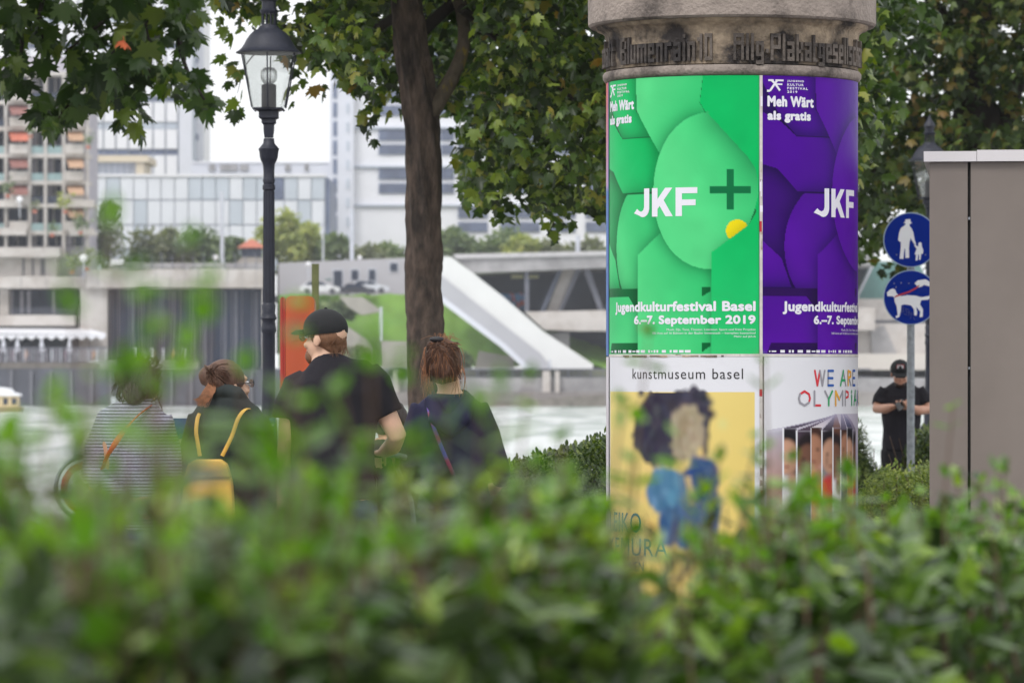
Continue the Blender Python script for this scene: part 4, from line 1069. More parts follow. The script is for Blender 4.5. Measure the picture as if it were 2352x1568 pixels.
for k in range(9):
    xa, xb = ox(edges[k]), ox(edges[k + 1]); yt = lt(540 if k % 2 == 0 else 525); w = xb - xa; xm = xa + w * (.25 if k % 2 else .8)
    base = op.C.copy()
    op.poly([(xa, yt), (xb, yt), (xb, lt(1290) if k % 2 else lt(1240)), (xa, lt(1230))], cols_[k][0], cols_[k][1], (0, lt(560)), (0, lt(1200)), .7)
    if k:
        skin_ = [(176, 126, 100), (198, 152, 126), (120, 84, 68)][k % 3]; hair_ = [(40, 32, 36), (70, 46, 40), (30, 28, 34)][(k + 1) % 3]; cloth = [(196, 62, 56), (222, 218, 220), (58, 70, 120), (210, 120, 60)][k % 4]
        y0 = lt(600 + 30 * (k % 3)); rx_ = .07
        op.disc(xm, y0, rx_ * 1.15, .085, hair_, soft=.25)
        for a_ in range(3): op.disc(xm, y0 + .055, rx_, .085, skin_, soft=.3)
        op.disc(xm - .025, y0 + .045, .016, .007, hair_, soft=.5); op.disc(xm + .025, y0 + .045, .016, .007, hair_, soft=.5); op.disc(xm, y0 + .10, .022, .006, (120, 60, 56), soft=.5); op.disc(xm - .03, y0 + .075, .02, .05, tuple(int(v * .8) for v in skin_), soft=.9)
        for a_ in range(2): op.disc(xm, y0 + .30, .13, .17, cloth, soft=.2)
        op.disc(xm + .03, y0 + .17, .03, .05, skin_, soft=.4); op.disc(xm - .05, y0 + .34, .04, .12, tuple(int(v * .7) for v in cloth), soft=.9)
    op.soften(xa - .01, xb + .01, yt, 1.2, 5); op.C *= np.where((op.X >= xa) & (op.X < xb), 1 - .25 * (op.X - xa) / w, 1)[..., None]
    sel = (op.X >= xa) & (op.X < xb) & (op.Y >= yt); base[sel] = op.C[sel]; op.C[:] = base
    op.poly([(xa, yt), (ox(1476) if edges[k] < 1470 else ox(1500 + (edges[k] - 1476) * .35), lt(440)), (ox(1484) if edges[k] < 1470 else ox(1508 + (edges[k] - 1476) * .35), lt(440)), (xb, yt)], cols_[k][0], (170, 164, 190), (0, lt(540)), (0, lt(440)))
    op.poly([(xa - .002, yt), (xa + .003, yt), (xa + .003, lt(1240)), (xa - .002, lt(1240))], (226, 226, 232))
oo = op.build('poster', TO, ZL, RC, ac); oo['label'] = 'white museum poster with multicoloured lettering over sliced photographs'
palette = {'r': (208, 44, 58), 'g': (150, 148, 156), 'b': (34, 88, 170), 'n': (36, 160, 96), 'y': (230, 168, 46)}
inks = {k: mat('poster_ink_' + {'r': 'red', 'g': 'grey', 'b': 'blue', 'n': 'green', 'y': 'ochre'}[k], v, .5, var=.03) for k, v in palette.items()}
LET = {   # strokes in a unit box, each with an ink
 'W': [((0, 1), (.25, 0), 'r'), ((.25, 0), (.5, 1), 'r'), ((.5, 1), (.75, 0), 'g'), ((.75, 0), (1, 1), 'g')],
 'E': [((0, 0), (0, 1), 'g'), ((0, 1), (.9, 1), 'b'), ((0, .5), (.8, .5), 'b'), ((0, 0), (.9, 0), 'b')],
 'A': [((0, 0), (.5, 1), 'n'), ((.5, 1), (1, 0), 'g'), ((.2, .35), (.8, .35), 'n')],
 'R': [((0, 0), (0, 1), 'y'), ((0, 1), (.8, .9), 'y'), ((.8, .9), (.8, .6), 'y'), ((.8, .6), (0, .5), 'y'), ((.3, .5), (.9, 0), 'g')],
 'O': [((.5, 0), (.1, .2), 'g'), ((.1, .2), (0, .5), 'g'), ((0, .5), (.1, .8), 'g'), ((.1, .8), (.5, 1), 'r'), ((.5, 1), (.9, .8), 'r'), ((.9, .8), (1, .5), 'r'), ((1, .5), (.9, .2), 'r'), ((.9, .2), (.5, 0), 'g')],
 'L': [((0, 0), (0, 1), 'g'), ((0, 0), (.9, 0), 'r')], 'Y': [((0, 1), (.5, .45), 'g'), ((1, 1), (.5, .45), 'n'), ((.5, .45), (.5, 0), 'n')],
 'M': [((0, 0), (0, 1), 'y'), ((0, 1), (.5, .4), 'y'), ((.5, .4), (1, 1), 'g'), ((1, 1), (1, 0), 'g')],
 'P': [((0, 0), (0, 1), 'g'), ((0, 1), (.8, .9), 'r'), ((.8, .9), (.8, .6), 'r'), ((.8, .6), (0, .5), 'r')], 'I': [((.5, 0), (.5, .7), 'n'), ((.5, .9), (.5, 1), 'n')],
 'N': [((0, 0), (0, 1), 'b'), ((0, 1), (1, 0), 'g'), ((1, 0), (1, 1), 'y')], 'S': [((1, .9), (.5, 1), 'r'), ((.5, 1), (0, .75), 'r'), ((0, .75), (1, .25), 'y'), ((1, .25), (.5, 0), 'y'), ((.5, 0), (0, .1), 'y')]}
def stroke_word(word, x0, t0, t1, cw, gap, po, th0, w=.0055):
    x = x0
    for ch in word:
        if ch == ' ': x += cw * .6; continue
        ww = cw * (1.15 if ch in 'WMO' else (.35 if ch == 'I' else (.75 if ch in 'ELPR' else .95)))
        by = {}
        for a, b, c in LET[ch]:
            A_ = (x + a[0] * ww, t1 - a[1] * (t1 - t0)); B_ = (x + b[0] * ww, t1 - b[1] * (t1 - t0))
            dx, dz = B_[0] - A_[0], B_[1] - A_[1]; L = math.hypot(dx, dz) + 1e-9; ux, uz = dx / L * w, dz / L * w; nx_, nz_ = -uz, ux
            ring = []
            for k in range(7):
                an = math.pi * k / 6 ; ring.append((B_[0] + nx_ * math.cos(an) + ux * math.sin(an), B_[1] + nz_ * math.cos(an) + uz * math.sin(an)))
            for k in range(7):
                an = math.pi * k / 6; ring.append((A_[0] - nx_ * math.cos(an) - ux * math.sin(an), A_[1] - nz_ * math.cos(an) - uz * math.sin(an)))
            mb = by.setdefault(c, MB()); lift = .0012 + .0004 * 'rgbny'.index(c)
            mb.add([cyl(th0 + p_[0] / RC, RC + lift, ZL - p_[1]) for p_ in ring], [tuple(range(14))])
        for c, mb in by.items(): mb.build('lettering', inks[c], po)
        x += ww + gap
stroke_word('WE ARE', ox(1345), lt(162), lt(255), .054, .024, oo, TO)
stroke_word('OLYMPIANS', ox(1245), lt(292), lt(382), .054, .026, oo, TO)
wrap_text('OLY', oo, TO, ZL, .50, .60, lt(1395), lt(1440), mat('poster_ink_violet', (90, 90, 140), .5), .01)
# posters on the far side and the white / blue edges at the left rim
pr = Print(PW, PH, 40, 40, (70, 112, 178)); pr.poly([(0, 0), (PW, 0), (PW, .5), (0, .5)], (206, 96, 96), (180, 150, 190), (0, 0), (0, .5)); bq = pr.build('poster', TG - 1.555, ZP, RC, ac); bq['label'] = 'blue and red poster turned away round the left edge'
pr = Print(PW, 1.26, 40, 40, (214, 208, 214)); bq = pr.build('poster', TG - 1.55, ZL, RC, ac); bq['label'] = 'pale poster turned away round the left edge'
# torn paper strip between posters, with remnants
patch(ac, TG, ZP, [(PW + .001, (TP - TG) * RC - .001, 0, 2.55)], M['paper_edge'], 'paper_strip', .0022)
patch(ac, TG, ZL + .012, [(0, 1.8, 0, .012)], M['paper_edge'], 'paper_strip', .0018)
for k in range(24):
    t0 = random.uniform(0, 2.3); patch(ac, TG, ZP, [(PW + random.uniform(.0, .008), PW + random.uniform(.011, .017), t0, t0 + random.uniform(.01, .06))], [M['board_white'], M['signred'], M['conc'], M['white_ink']][k % 4], 'torn_scrap', .003)
for k in range(14):
    x = random.uniform(.1, .8); patch(ac, TG, ZP, [(x, x + random.uniform(.01, .07), 1.268, 1.272 + random.uniform(.002, .006))], M['conc_dark'], 'torn_scrap', .0028)

# ------------------------------------------------------------ grey kiosk at the right
DK = 20.0
x0, x1, x2 = P(2135, 0, DK).x, P(2222, 0, DK).x, P(2229, 0, DK).x
kk = thing('kiosk', 'grey brown clad kiosk with pale capping at the right edge', 'kiosk', (x0, DK, 0))
a = P(2135, 372, DK); zt = a.z
pv_ = [(x0, x1), (x2, x2 + .98), (x2 + 1.0, x2 + 1.98)]
bx(x0 + .02, x2 + 2.0, DK + .03, DK + 2.2, 0, zt).build('body', M['rubber'], kk)
for k, (xa, xb) in enumerate(pv_): bx(xa, xb, DK, DK + .03, .08, zt - .002).build('panel', M['kiosk'], kk)
bx(x0, x0 + .02, DK + .031, DK + 2.2, .08, zt - .002).build('side_panel', M['kiosk'], kk)
xe = P(2122, 0, DK).x; xm = P(2243, 0, DK).x
bx(xe, xm - .001, DK - .03, DK + 2.25, zt, zt + .048).build('capping', M['kioskcap'], kk)
bx(xm + .001, x2 + 2.06, DK - .032, DK + 2.25, zt, zt + .053).build('capping', M['kioskcap'], kk)
for zz in (.9, 1.6, 2.3):
    MB().lathe((x1 + .007, DK + .005, zz), [(.006, -.006), (.006, .006)], 8).build('rivet', M['galv'], kk)
kk.rotation_euler = (0, 0, R(-6.5))

# ------------------------------------------------------------ lamps
def lamp(label, xp_, D, group):
    b = P(xp_, 0, D); b.z = 0
    t = thing('street_lamp', label, 'street lamp', b, group)
    zt = H + HZ * 28 / F          # same lamp height everywhere
    u = 28 / F / 3.16             # one crop pixel in metres
    def Z(cy): return zt - cy * u
    Pf = lambda q: [(r * u, Z(c)) for r, c in q]
    c = (b.x, b.y, 0)
    MB().lathe(c, [(.17, 0), (.17, .12), (.13, .2), (.12, .5), (.085, .58), (.08, .9), (.062, .95)] + [(r * u, Z(cy)) for r, cy in ((46, 1290 + 1450), (46, 2420), (54, 2400), (50, 2370), (46, 2330), (56, 2310), (50, 2290), (46, 2270), (50, 2215), (42, 2200))], 28).build('base', M['iron'], t, smooth=40)
    prof = Pf([(42, 2200), (37, 1385), (46, 1375), (46, 1345), (38, 1338), (45, 1310), (40, 1295), (40, 1240), (45, 1190), (58, 1165), (66, 1140), (70, 1100), (76, 1082), (66, 1070), (42, 1040), (38, 1005)])
    MB().lathe(c, prof, 28).build('column', M['iron'], t, smooth=40)
    for k in range(12):           # flutes
        an = 2 * math.pi * k / 12; f1 = 38 * u
        MB().tube([(b.x + f1 * math.cos(an) * 1.06, b.y + f1 * math.sin(an) * 1.06, Z(2195)), (b.x + f1 * math.cos(an) * .96, b.y + f1 * math.sin(an) * .96, Z(1390))], .0045, 5).build('flute', M['iron'], t)
    MB().lathe(c, Pf([(44, 1000), (52, 950), (54, 905), (72, 895), (72, 868), (98, 858), (98, 810), (140, 800), (142, 785), (100, 783)]), 4, R(45)).build('bracket', M['iron'], t, smooth=20)
    for k in range(4):
        an = R(45) + math.pi / 2 * k; MB().tube([(b.x + 135 * u * math.cos(an), b.y + 135 * u * math.sin(an), Z(790)), (b.x + 150 * u * math.cos(an), b.y + 150 * u * math.sin(an), Z(800))], .008, 6).build('claw', M['iron'], t)
    MB().lathe(c, Pf([(239, 388), (240, 380), (222, 372), (200, 352), (182, 325), (165, 292), (142, 258), (116, 232), (80, 212), (72, 195), (60, 190)]), 32).build('hood', M['iron'], t, smooth=40)
    MB().lathe(c, Pf([(58, 192), (54, 182), (54, 178)]), 20).build('collar', M['iron'], t)
    for k in range(10):
        an = 2 * math.pi * k / 10; rr_ = 50 * u
        MB().tube([(b.x + rr_ * math.cos(an), b.y + rr_ * math.sin(an), Z(182)), (b.x + rr_ * math.cos(an), b.y + rr_ * math.sin(an), Z(100))], .0055, 5).build('vent_bar', M['iron'], t)
    MB().lathe(c, Pf([(56, 102), (66, 84), (66, 74), (52, 68), (52, 12), (66, 6), (60, -20), (30, -60), (14, -90), (3, -130)]), 24).build('chimney', M['iron'], t, smooth=40)
    # six sloping glass panes, framed by thin ribs
    for k in range(6):
        a0, a1 = R(30) + math.pi / 3 * k, R(30) + math.pi / 3 * (k + 1)
        rt, rb_ = 208 * u, 134 * u; zt_, zb_ = Z(392), Z(784)
        q = [(b.x + rb_ * math.cos(a0), b.y + rb_ * math.sin(a0), zb_), (b.x + rb_ * math.cos(a1), b.y + rb_ * math.sin(a1), zb_), (b.x + rt * math.cos(a1), b.y + rt * math.sin(a1), zt_), (b.x + rt * math.cos(a0), b.y + rt * math.sin(a0), zt_)]
        MB().add(q, [(0, 1, 2, 3)]).build('pane', M['lampglass'], t)
        MB().tube([(b.x + (rb_ + .004) * math.cos(a0), b.y + (rb_ + .004) * math.sin(a0), zb_), (b.x + (rt + .012) * math.cos(a0), b.y + (rt + .012) * math.sin(a0), zt_)], .0045, 6).build('rib', M['iron'], t)
    MB().lathe(c, Pf([(54, 784), (54, 618), (40, 612)]), 20).build('lamp_holder', M['iron'], t, smooth=40)
    MB().lathe(c, Pf([(30, 616), (56, 585), (62, 550), (58, 515), (40, 495), (10, 488)]), 20).build('bulb', M['bulb'], t, smooth=60)
    return t
lamp('black iron street lamp with clear lantern standing left of the tree trunk', 617.5, 28, 'black iron lantern street lamps')
lamp('black iron street lamp half hidden behind the grey kiosk', 2135, 42.6, 'black iron lantern street lamps')

# ------------------------------------------------------------ round signs on a steel pole
DS = 32.0; us = DS / F
sp = thing('sign_post', 'galvanised sign post with two round blue signs beside the kiosk', 'sign', (P(2092, 0, DS).x, DS, 0))
bxp = wl(sp)
MB().lathe((bxp.x, bxp.y, 0), [(.029, 0), (.029, 2.76), (.02, 2.765)], 20).build('pole', M['galv'], sp, smooth=40)
def rnd_sign(cx, cy, r):
    c = P(cx, cy, DS - .05)
    t = MB().tube([(c.x, DS - .035, c.z), (c.x, DS - .05, c.z)], r * us, 48).build('sign_plate', M['signback'], sp)
    MB().tube([(c.x, DS - .045, c.z), (c.x, DS - .0525, c.z)], (r - 2.2) * us, 48).build('blue_disc', M['signblue'], t)
    return t, c
def shape(parent, pts, m, name, y=DS - .0535, th=.002):
    q = [(P(x, yy, DS - .05).x, P(x, yy, DS - .05).z) for x, yy in pts]
    a = sum(q[i][0] * q[(i + 1) % len(q)][1] - q[(i + 1) % len(q)][0] * q[i][1] for i in range(len(q)))
    if a < 0: q = q[::-1]
    return MB().prism(q, y, y + th).build(name, m, parent)
s1, c1 = rnd_sign(2092, 551, 63)
K1 = lambda pts: [(1929.4 + x / 1.706, 275.6 + y / 1.706) for x, y in pts]
w = M['signwhite']
shape(s1, K1([(255, 390), (275, 388), (277, 400), (283, 404), (272, 408), (273, 416), (280, 424), (287, 440), (292, 468), (298, 486), (294, 490), (280, 470), (277, 462), (272, 480), (270, 500), (271, 540), (256, 541), (255, 505), (252, 505), (248, 545), (233, 543), (238, 500), (238, 478), (232, 476), (227, 470), (232, 440), (238, 424), (254, 412), (257, 406), (248, 402), (256, 399)]), w, 'pictogram_man')
shape(s1, K1([(292, 486), (302, 494), (307, 495), (306, 484), (313, 478), (320, 483), (320, 494), (326, 510), (325, 524), (318, 524), (315, 548), (310, 548), (309, 528), (306, 528), (304, 550), (296, 550), (298, 528), (292, 526), (300, 505), (291, 492)]), w, 'pictogram_child')
s2, c2 = rnd_sign(2092, 683, 63)
shape(s2, K1([(183, 676), (196, 664), (206, 660), (216, 664), (222, 680), (240, 690), (262, 686), (296, 688), (318, 694), (345, 690), (375, 676), (376, 680), (345, 704), (318, 706), (313, 722), (325, 742), (324, 770), (312, 773), (314, 750), (298, 732), (302, 752), (300, 766), (290, 766), (290, 742), (278, 726), (252, 722), (240, 726), (238, 750), (232, 772), (220, 776), (218, 768), (226, 764), (222, 730), (214, 712), (212, 694), (204, 690), (186, 690)]), w, 'pictogram_dog')
shape(s2, K1([(292, 640), (304, 628), (336, 624), (360, 640), (350, 652), (330, 646), (316, 654), (304, 656), (300, 648)]), w, 'pictogram_hand')
shape(s2, K1([(214, 692), (222, 686), (270, 670), (296, 656), (310, 646), (311, 650), (298, 662), (272, 676), (224, 692), (214, 696)]), M['signred'], 'pictogram_leash', y=DS - .0555)
g = MB()
for a_, b_ in (((244, 730), (250, 752)), ((250, 732), (244, 755)), ((256, 736), (262, 758)), ((258, 740), (270, 742)), ((266, 750), (280, 762)), ((272, 745), (268, 768)), ((282, 752), (276, 778)), ((284, 760), (296, 768)), ((288, 772), (294, 784)), ((250, 758), (262, 764))):
    (xa, ya), (xb, yb) = K1([a_, b_]); pa, pb = P(xa, ya, DS - .055), P(xb, yb, DS - .055); pa.y = pb.y = DS - .0545; g.tube([pa, pb], .0028, 5)
g.build('marker_scribble', M['scribble'], s2)
for k, (x, y) in enumerate([(212, 640), (240, 638), (220, 655), (270, 640), (222, 528), (335, 528)]):
    (xa, ya), = K1([(x, y)]); p_ = P(xa, ya, DS - .055); MB().tube([(p_.x, DS - .0545, p_.z), (p_.x, DS - .0515, p_.z)], .005, 8).build('rivet', M['galv'], s2 if y > 560 else s1)
for zz in (c1.z, c2.z):
    MB().box(bxp.x - .05, bxp.x + .05, DS - .036, DS + .035, zz - .015, zz + .015).build('clamp', M['galv'], sp)

# ------------------------------------------------------------ orange pillar, post, board, hoop sign, bench
DB = 30.0
ob = thing('rescue_pillar', 'narrow orange red pillar with rounded top standing behind the lamp', 'pillar', (P(685, 0, DB).x, DB, 0))
p0, p1 = P(656, 680, DB), P(722, 680, DB); zt = p0.z
def rbox(x0, x1, zt, r=.035):
    return [(x0, 0), (x1, 0), (x1, zt - r), (x1 - r * .3, zt - r * .3), (x1 - r, zt), (x0 + r, zt), (x0 + r * .3, zt - r * .3), (x0, zt - r)]
MB().prism(rbox(p0.x, p1.x, zt), DB, DB + .24).build('front_shell', M['orange_box'], ob)
q0 = P(643, 0, DB).x
MB().prism(rbox(q0, p0.x - .004, zt - .004, .02), DB + .02, DB + .24).build('door', mat('red_plastic_door', (176, 58, 48), .45), ob)
po = thing('wooden_post', 'slim olive green post rising behind the orange pillar', 'post', (P(724, 0, 30.6).x, 30.6, 0))
a = P(716, 609, 30.6); b = P(732, 609, 30.6)
bx(a.x, b.x, 30.6, 30.65, 0, a.z).build('shaft', M['post_wood'], po)
bx(a.x - .002, b.x + .002, 30.598, 30.652, a.z, a.z + .01).build('cap', M['post_wood'], po)
DI = 23.0
ib = thing('info_board', 'wide blue headed information board behind the two women on the left', 'information board', (P(427, 0, DI).x, DI, 0))
a = P(222, 961, DI); b = P(632, 1062, DI)
bx(a.x, b.x, DI, DI + .03, b.z, a.z).build('panel', M['board_white'], ib)
bx(a.x - .001, b.x + .001, DI - .004, DI + .034, P(0, 1008, DI).z, a.z + .002).build('header', M['board_blue'], ib)
g = MB()
for k in range(7): g.px(602 + k * 4, 604.5 + k * 4, 974, 977, DI - .0055, .001)
stuff(g.build('small_print', M['signwhite'], ib))
for xx in (240, 612):
    x = P(xx, 0, DI).x; bx(x - .025, x + .025, DI + .031, DI + .08, 0, a.z - .05).build('leg', M['galv'], ib)
DH = 22.0; uh = DH / F
hs_ = thing('hoop_sign', 'round red ringed no dogs sign inside a grey hoop at the lower left', 'sign', (P(202, 0, DH).x, DH, 0))
c = P(202, 1120, DH)
def ringmb(c, ro, ri, y0, y1, n=48, seg=(0, 2 * math.pi)):
    vs = []; fs = []
    for k in range(n):
        an = 2 * math.pi * k / n; cs, sn = math.cos(an), math.sin(an)
        for r_, y_ in ((ro, y0), (ri, y0), (ri, y1), (ro, y1)): vs.append((c.x + r_ * cs, y_, c.z + r_ * sn))
    for k in range(n):
        k2 = (k + 1) % n
        for j in range(4): fs.append((k * 4 + j, k * 4 + (j + 1) % 4, k2 * 4 + (j + 1) % 4, k2 * 4 + j))
    return MB().add(vs, fs)
hp = []
for k in range(33):
    an = 2 * math.pi * k / 32; hp.append((c.x + 74 * uh * math.cos(an), DH, c.z + 74 * uh * math.sin(an)))
MB().tube(hp, .011, 8).build('hoop', M['galv'], hs_, smooth=60)
ringmb(c, 62 * uh, 46 * uh, DH - .006, DH + .006).build('red_ring', M['signred'], hs_)
MB().tube([(c.x, DH + .004, c.z), (c.x, DH - .003, c.z)], 47 * uh, 40).build('white_disc', M['signwhite'], hs_)
dg = [(-27, 12), (-22, 17), (-15, 17), (-10, 10), (8, 7), (22, 8), (30, 16), (31, 14), (25, 2), (25, -18), (20, -18), (18, -4), (-4, -3), (-6, -18), (-11, -18), (-12, -2), (-18, 6), (-26, 8)]
MB().prism([(c.x + x * uh * 1.1, c.z + z * uh * 1.1) for x, z in dg[::-1]], DH - .005, DH - .003).build('dog_silhouette', M['black_metal'], hs_)
MB().lathe((c.x, DH + .02, 0), [(.022, 0), (.022, c.z - 74 * uh)], 12).build('pole', M['galv'], hs_)
DBn = 22.0
bn = thing('stone_bench', 'low pale stone bench block behind the hedge in the middle', 'bench', (P(1000, 0, DBn).x, DBn + .3, 0))
MB().prism([(P(800, 0, DBn).x, .50), (P(1163, 0, DBn).x, .50), (P(1163, 0, DBn).x, .58), (P(800, 0, DBn).x, .58)], DBn + .35, DBn + .8).build('seat', M['fconc_grey'], bn)
for xx in (840, 1110):
    x = P(xx, 0, DBn).x; bx(x - .08, x + .08, DBn + .42, DBn + .74, 0, .5).build('leg', M['conc'], bn)
# ------------------------------------------------------------ people
def fuse(name, mb, voxel, m, parent, it=4, fold=0.0, seed=0, fs=9.0):
    """melt overlapping volumes into one continuous skin"""
    me0 = mb.mesh('tmp', wl(parent)); o = bpy.data.objects.new('tmp', me0); COL.objects.link(o)
    md = o.modifiers.new('r', 'REMESH'); md.mode = 'VOXEL'; md.voxel_size = voxel
    sm = o.modifiers.new('s', 'SMOOTH'); sm.iterations = it; sm.factor = .5
    me = bpy.data.meshes.new_from_object(o.evaluated_get(DG())); bpy.data.objects.remove(o)
    me.name = name
    if fold:
        n = len(me.vertices); co = np.zeros(n * 3); no = np.zeros(n * 3)
        me.vertices.foreach_get('co', co); me.vertices.foreach_get('normal', no); co = co.reshape(-1, 3); no = no.reshape(-1, 3)
        rr = np.random.RandomState(seed); d = np.zeros(n)
        for k in range(7):
            v = rr.normal(0, 1, 3); v[2] *= .8; v /= np.linalg.norm(v)
            d += np.abs(np.sin((co @ v) * fs * rr.uniform(.8, 2.4) + rr.uniform(0, 6) + 1.5 * np.sin(co @ rr.normal(0, 5, 3)))) ** 2 * rr.uniform(.5, 1)
        co += no * ((d / 4 - .7) * fold)[:, None]; me.vertices.foreach_set('co', co.ravel())
    me.shade_smooth()
    return link(name, me, m, parent)
def Jf(D):
    def J(x, y, dy=0.0):
        k = D / F; return Vector(((x - 1176) * k, D + dy, H + (HZ - y) * k))
    return J
def torso(mb, J, rows, pad=0.0):
    """rows: (y, centre x, half width px, half depth m, dy)"""
    D = J(0, 0).y
    pts = [J(c, y, dy) for y, c, w, d, dy in rows]
    ra = [w * D / F + pad for y, c, w, d, dy in rows]; rb = [d + pad for y, c, w, d, dy in rows]
    mb.tube(pts, ra, 20, rb, hint=(1, 0, 0))
def headmb(mb, c, s=1.0, yaw=0.0, pitch=0.0, roll=0.0):
    """head centred on c, looking along +y turned by yaw (left positive); one call gives skull, jaw, nose, ears"""
    Mx = Matrix.Rotation(yaw, 3, 'Z') @ Matrix.Rotation(pitch, 3, 'X') @ Matrix.Rotation(roll, 3, 'Y')
    def e(x, y, z, a, b, d): mb.ell(Vector(c) + Mx @ (Vector((x, y, z)) * s), a * s, b * s, d * s, 16, Mx)
    e(0, -.012, .03, .076, .094, .088); e(0, .022, -.03, .062, .072, .078); e(0, .045, -.082, .036, .038, .028)
    e(0, .098, -.02, .011, .016, .022); e(0, .088, .0, .008, .012, .03); e(0, .075, .03, .05, .02, .012)
    e(.02, .083, -.062, .016, .01, .006); e(-.02, .083, -.062, .016, .01, .006); e(0, .084, -.072, .02, .011, .006)
    for k in (-1, 1): e(k * .077, -.012, -.01, .009, .019, .032); e(k * .04, .07, -.03, .022, .018, .016)
    return Mx
def face_bits(parent, c, s, Mx):
    for k in (-1, 1):
        MB().ell(Vector(c) + Mx @ (Vector((k * .031, .081, .008)) * s), .0125 * s, .0125 * s, .010 * s, 10).build('eye', M['signwhite'], parent, smooth=60)
        MB().ell(Vector(c) + Mx @ (Vector((k * .031, .0925, .008)) * s), .005 * s, .003 * s, .005 * s, 8).build('iris', M['black_metal'], parent)
def hand(mb, wrist, d, palm, s=1.0, curl=.5, thumb=1, side=None):
    """palm and five separate fingers; d points to the fingertips, palm is the side the fingers close towards"""
    d = Vector(d).normalized(); pn = Vector(palm); pn = (pn - d * pn.dot(d)).normalized(); sd = d.cross(pn)
    w = Vector(wrist)
    mb.tube([w - d * .02 * s, w + d * .03 * s, w + d * .085 * s], [.026 * s, .038 * s, .040 * s], 12, [.019 * s, .016 * s, .013 * s], hint=sd)
    for k, (o, L, r) in enumerate([(-.030, .068, .0085), (-.010, .078, .009), (.011, .073, .0088), (.031, .056, .0078)]):
        p = w + d * (.078 - abs(k - 1.3) * .004) * s + sd * o * s; pts = [p]; a = .15
        for q in (.42, .33, .25):
            a += curl * (.75 if q > .4 else 1.0)
            p = p + (d * math.cos(a) + pn * math.sin(a)) * L * q * s * 1.15; pts.append(p)
        mb.tube(pts, [r * s, r * s, r * .9 * s, r * .75 * s], 8)
    t0 = w + d * .025 * s - sd * .028 * s * thumb; dd = (d * .75 - sd * .7 * thumb + pn * .35).normalized()
    t1 = t0 + dd * .036 * s; t2 = t1 + (dd + d * .3 + pn * curl * .8).normalized() * .030 * s; t3 = t2 + (d * .6 + pn * (.3 + curl)).normalized() * .024 * s
    mb.tube([t0, t1, t2, t3], [.015 * s, .0115 * s, .0105 * s, .0085 * s], 8)
def limb(mb, pts, rad, pad=0.0): mb.tube(pts, [r + pad for r in rad], 14)
def spline(pts, n=6):
    out = []; P_ = [pts[0]] + list(pts) + [pts[-1]]
    for i in range(1, len(P_) - 2):
        a, b, c, d = [Vector(q) for q in P_[i - 1:i + 3]]
        for k in range(n):
            t = k / n; out.append(.5 * ((2 * b) + (c - a) * t + (2 * a - 5 * b + 4 * c - d) * t * t + (3 * b - a - 3 * c + d) * t ** 3))
    out.append(Vector(pts[-1])); return out
def strands(parent, roots, m, r=.0022, name='strands', st=True):
    mb = MB()
    for pts in roots: 
        q = spline(pts, 4); mb.tube(q, [r * (1 - .75 * i / len(q)) for i in range(len(q))], 4)
    o = mb.build(name, m, parent, smooth=60); stuff(o); return o
def legs(body, cloth, J, hipx, y_hip, ground=None, sp=.10, pad=.018, dys=(0, 0)):
    D = J(0, 0).y
    hz = J(0, y_hip).z; x = J(hipx, 0).x
    for k, s in enumerate((-1, 1)):
        h = Vector((x + s * sp * .9, D + .0, hz)); kn = Vector((x + s * sp, D + .03 + dys[k] * .5, .49)); an = Vector((x + s * sp * 1.05, D + dys[k], .09))
        body.tube([h, (h + kn) / 2, kn, kn.lerp(an, .35), an], [.085, .075, .052, .052, .036], 12)
        body.tube([an + Vector((0, -.04, -.045)), an + Vector((0, .06, -.05)), an + Vector((0, .17, -.065))], [.03, .035, .025], 10, [.03, .03, .018], hint=(1, 0, 0))
        cloth.tube([h + Vector((0, 0, .03)), (h + kn) / 2, kn, kn.lerp(an, .5), an + Vector((0, 0, .02))], [.085 + pad, .075 + pad, .056 + pad, .055 + pad, .05 + pad], 14)
    return x
def shoes(t, x, D, sp=.10, dys=(0, 0)):
    for k, s in enumerate((-1, 1)):
        a = Vector((x + s * sp * 1.05, D + dys[k], 0))
        MB().tube([a + Vector((0, -.08, .05)), a + Vector((0, .02, .055)), a + Vector((0, .14, .04)), a + Vector((0, .21, .03))], [.035, .042, .045, .03], 12, [.05, .055, .04, .03], hint=(1, 0, 0)).build('shoe', M['shoe'], t, smooth=60)
VX = .0075

# --- man in black with a cap, seen from behind
D = 18.8; J = Jf(D)
t = thing('person', 'man in black t-shirt and cap seen from behind, standing before the orange pillar', 'person', (J(765, 0).x, D, 0))
hc = J(748, 778, 0); b = MB(); Mx = headmb(b, hc, 1.0, R(52), R(2))
rows = [(800, 752, 32, .058, .01), (822, 752, 36, .062, .0), (840, 756, 48, .062, -.005), (855, 760, 74, .075, -.005), (880, 764, 92, .10, -.005), (940, 764, 92, .12, -.005), (1010, 764, 84, .12, 0), (1080, 766, 80, .115, 0), (1150, 768, 88, .12, -.01), (1190, 768, 84, .11, -.01)]
torso(b, J, rows)
ra = [J(852, 872), J(882, 940, .0), J(912, 1000, .0), J(900, 1025, .10), J(878, 1040, .20)]
la = [J(686, 880), J(666, 940), J(660, 1005, .0), J(652, 1080, .06), J(648, 1165, .10)]
limb(b, ra, [.056, .050, .043, .041, .028]); limb(b, la, [.056, .048, .042, .038, .028])
hand(b, J(876, 1041, .21), (-.25, 1, -.05), (0, .1, -1), 1.0, .75, 1)
hand(b, J(648, 1168, .10), (-.05, .15, -1), (.3, 1, 0), 1.0, .55, 1)
cl = MB(); x = legs(b, cl, J, 768, 1170)
torso(cl, J, [(1125, 767, 86, .128, 0), (1160, 768, 92, .135, 0), (1200, 768, 90, .13, 0)])
body = fuse('body', b, VX, M['skin2'], t); face_bits(body, hc, 1.0, Mx)
fuse('trousers', cl, .012, M['jeans'], t, 3, .006, 1); shoes(t, x, D)
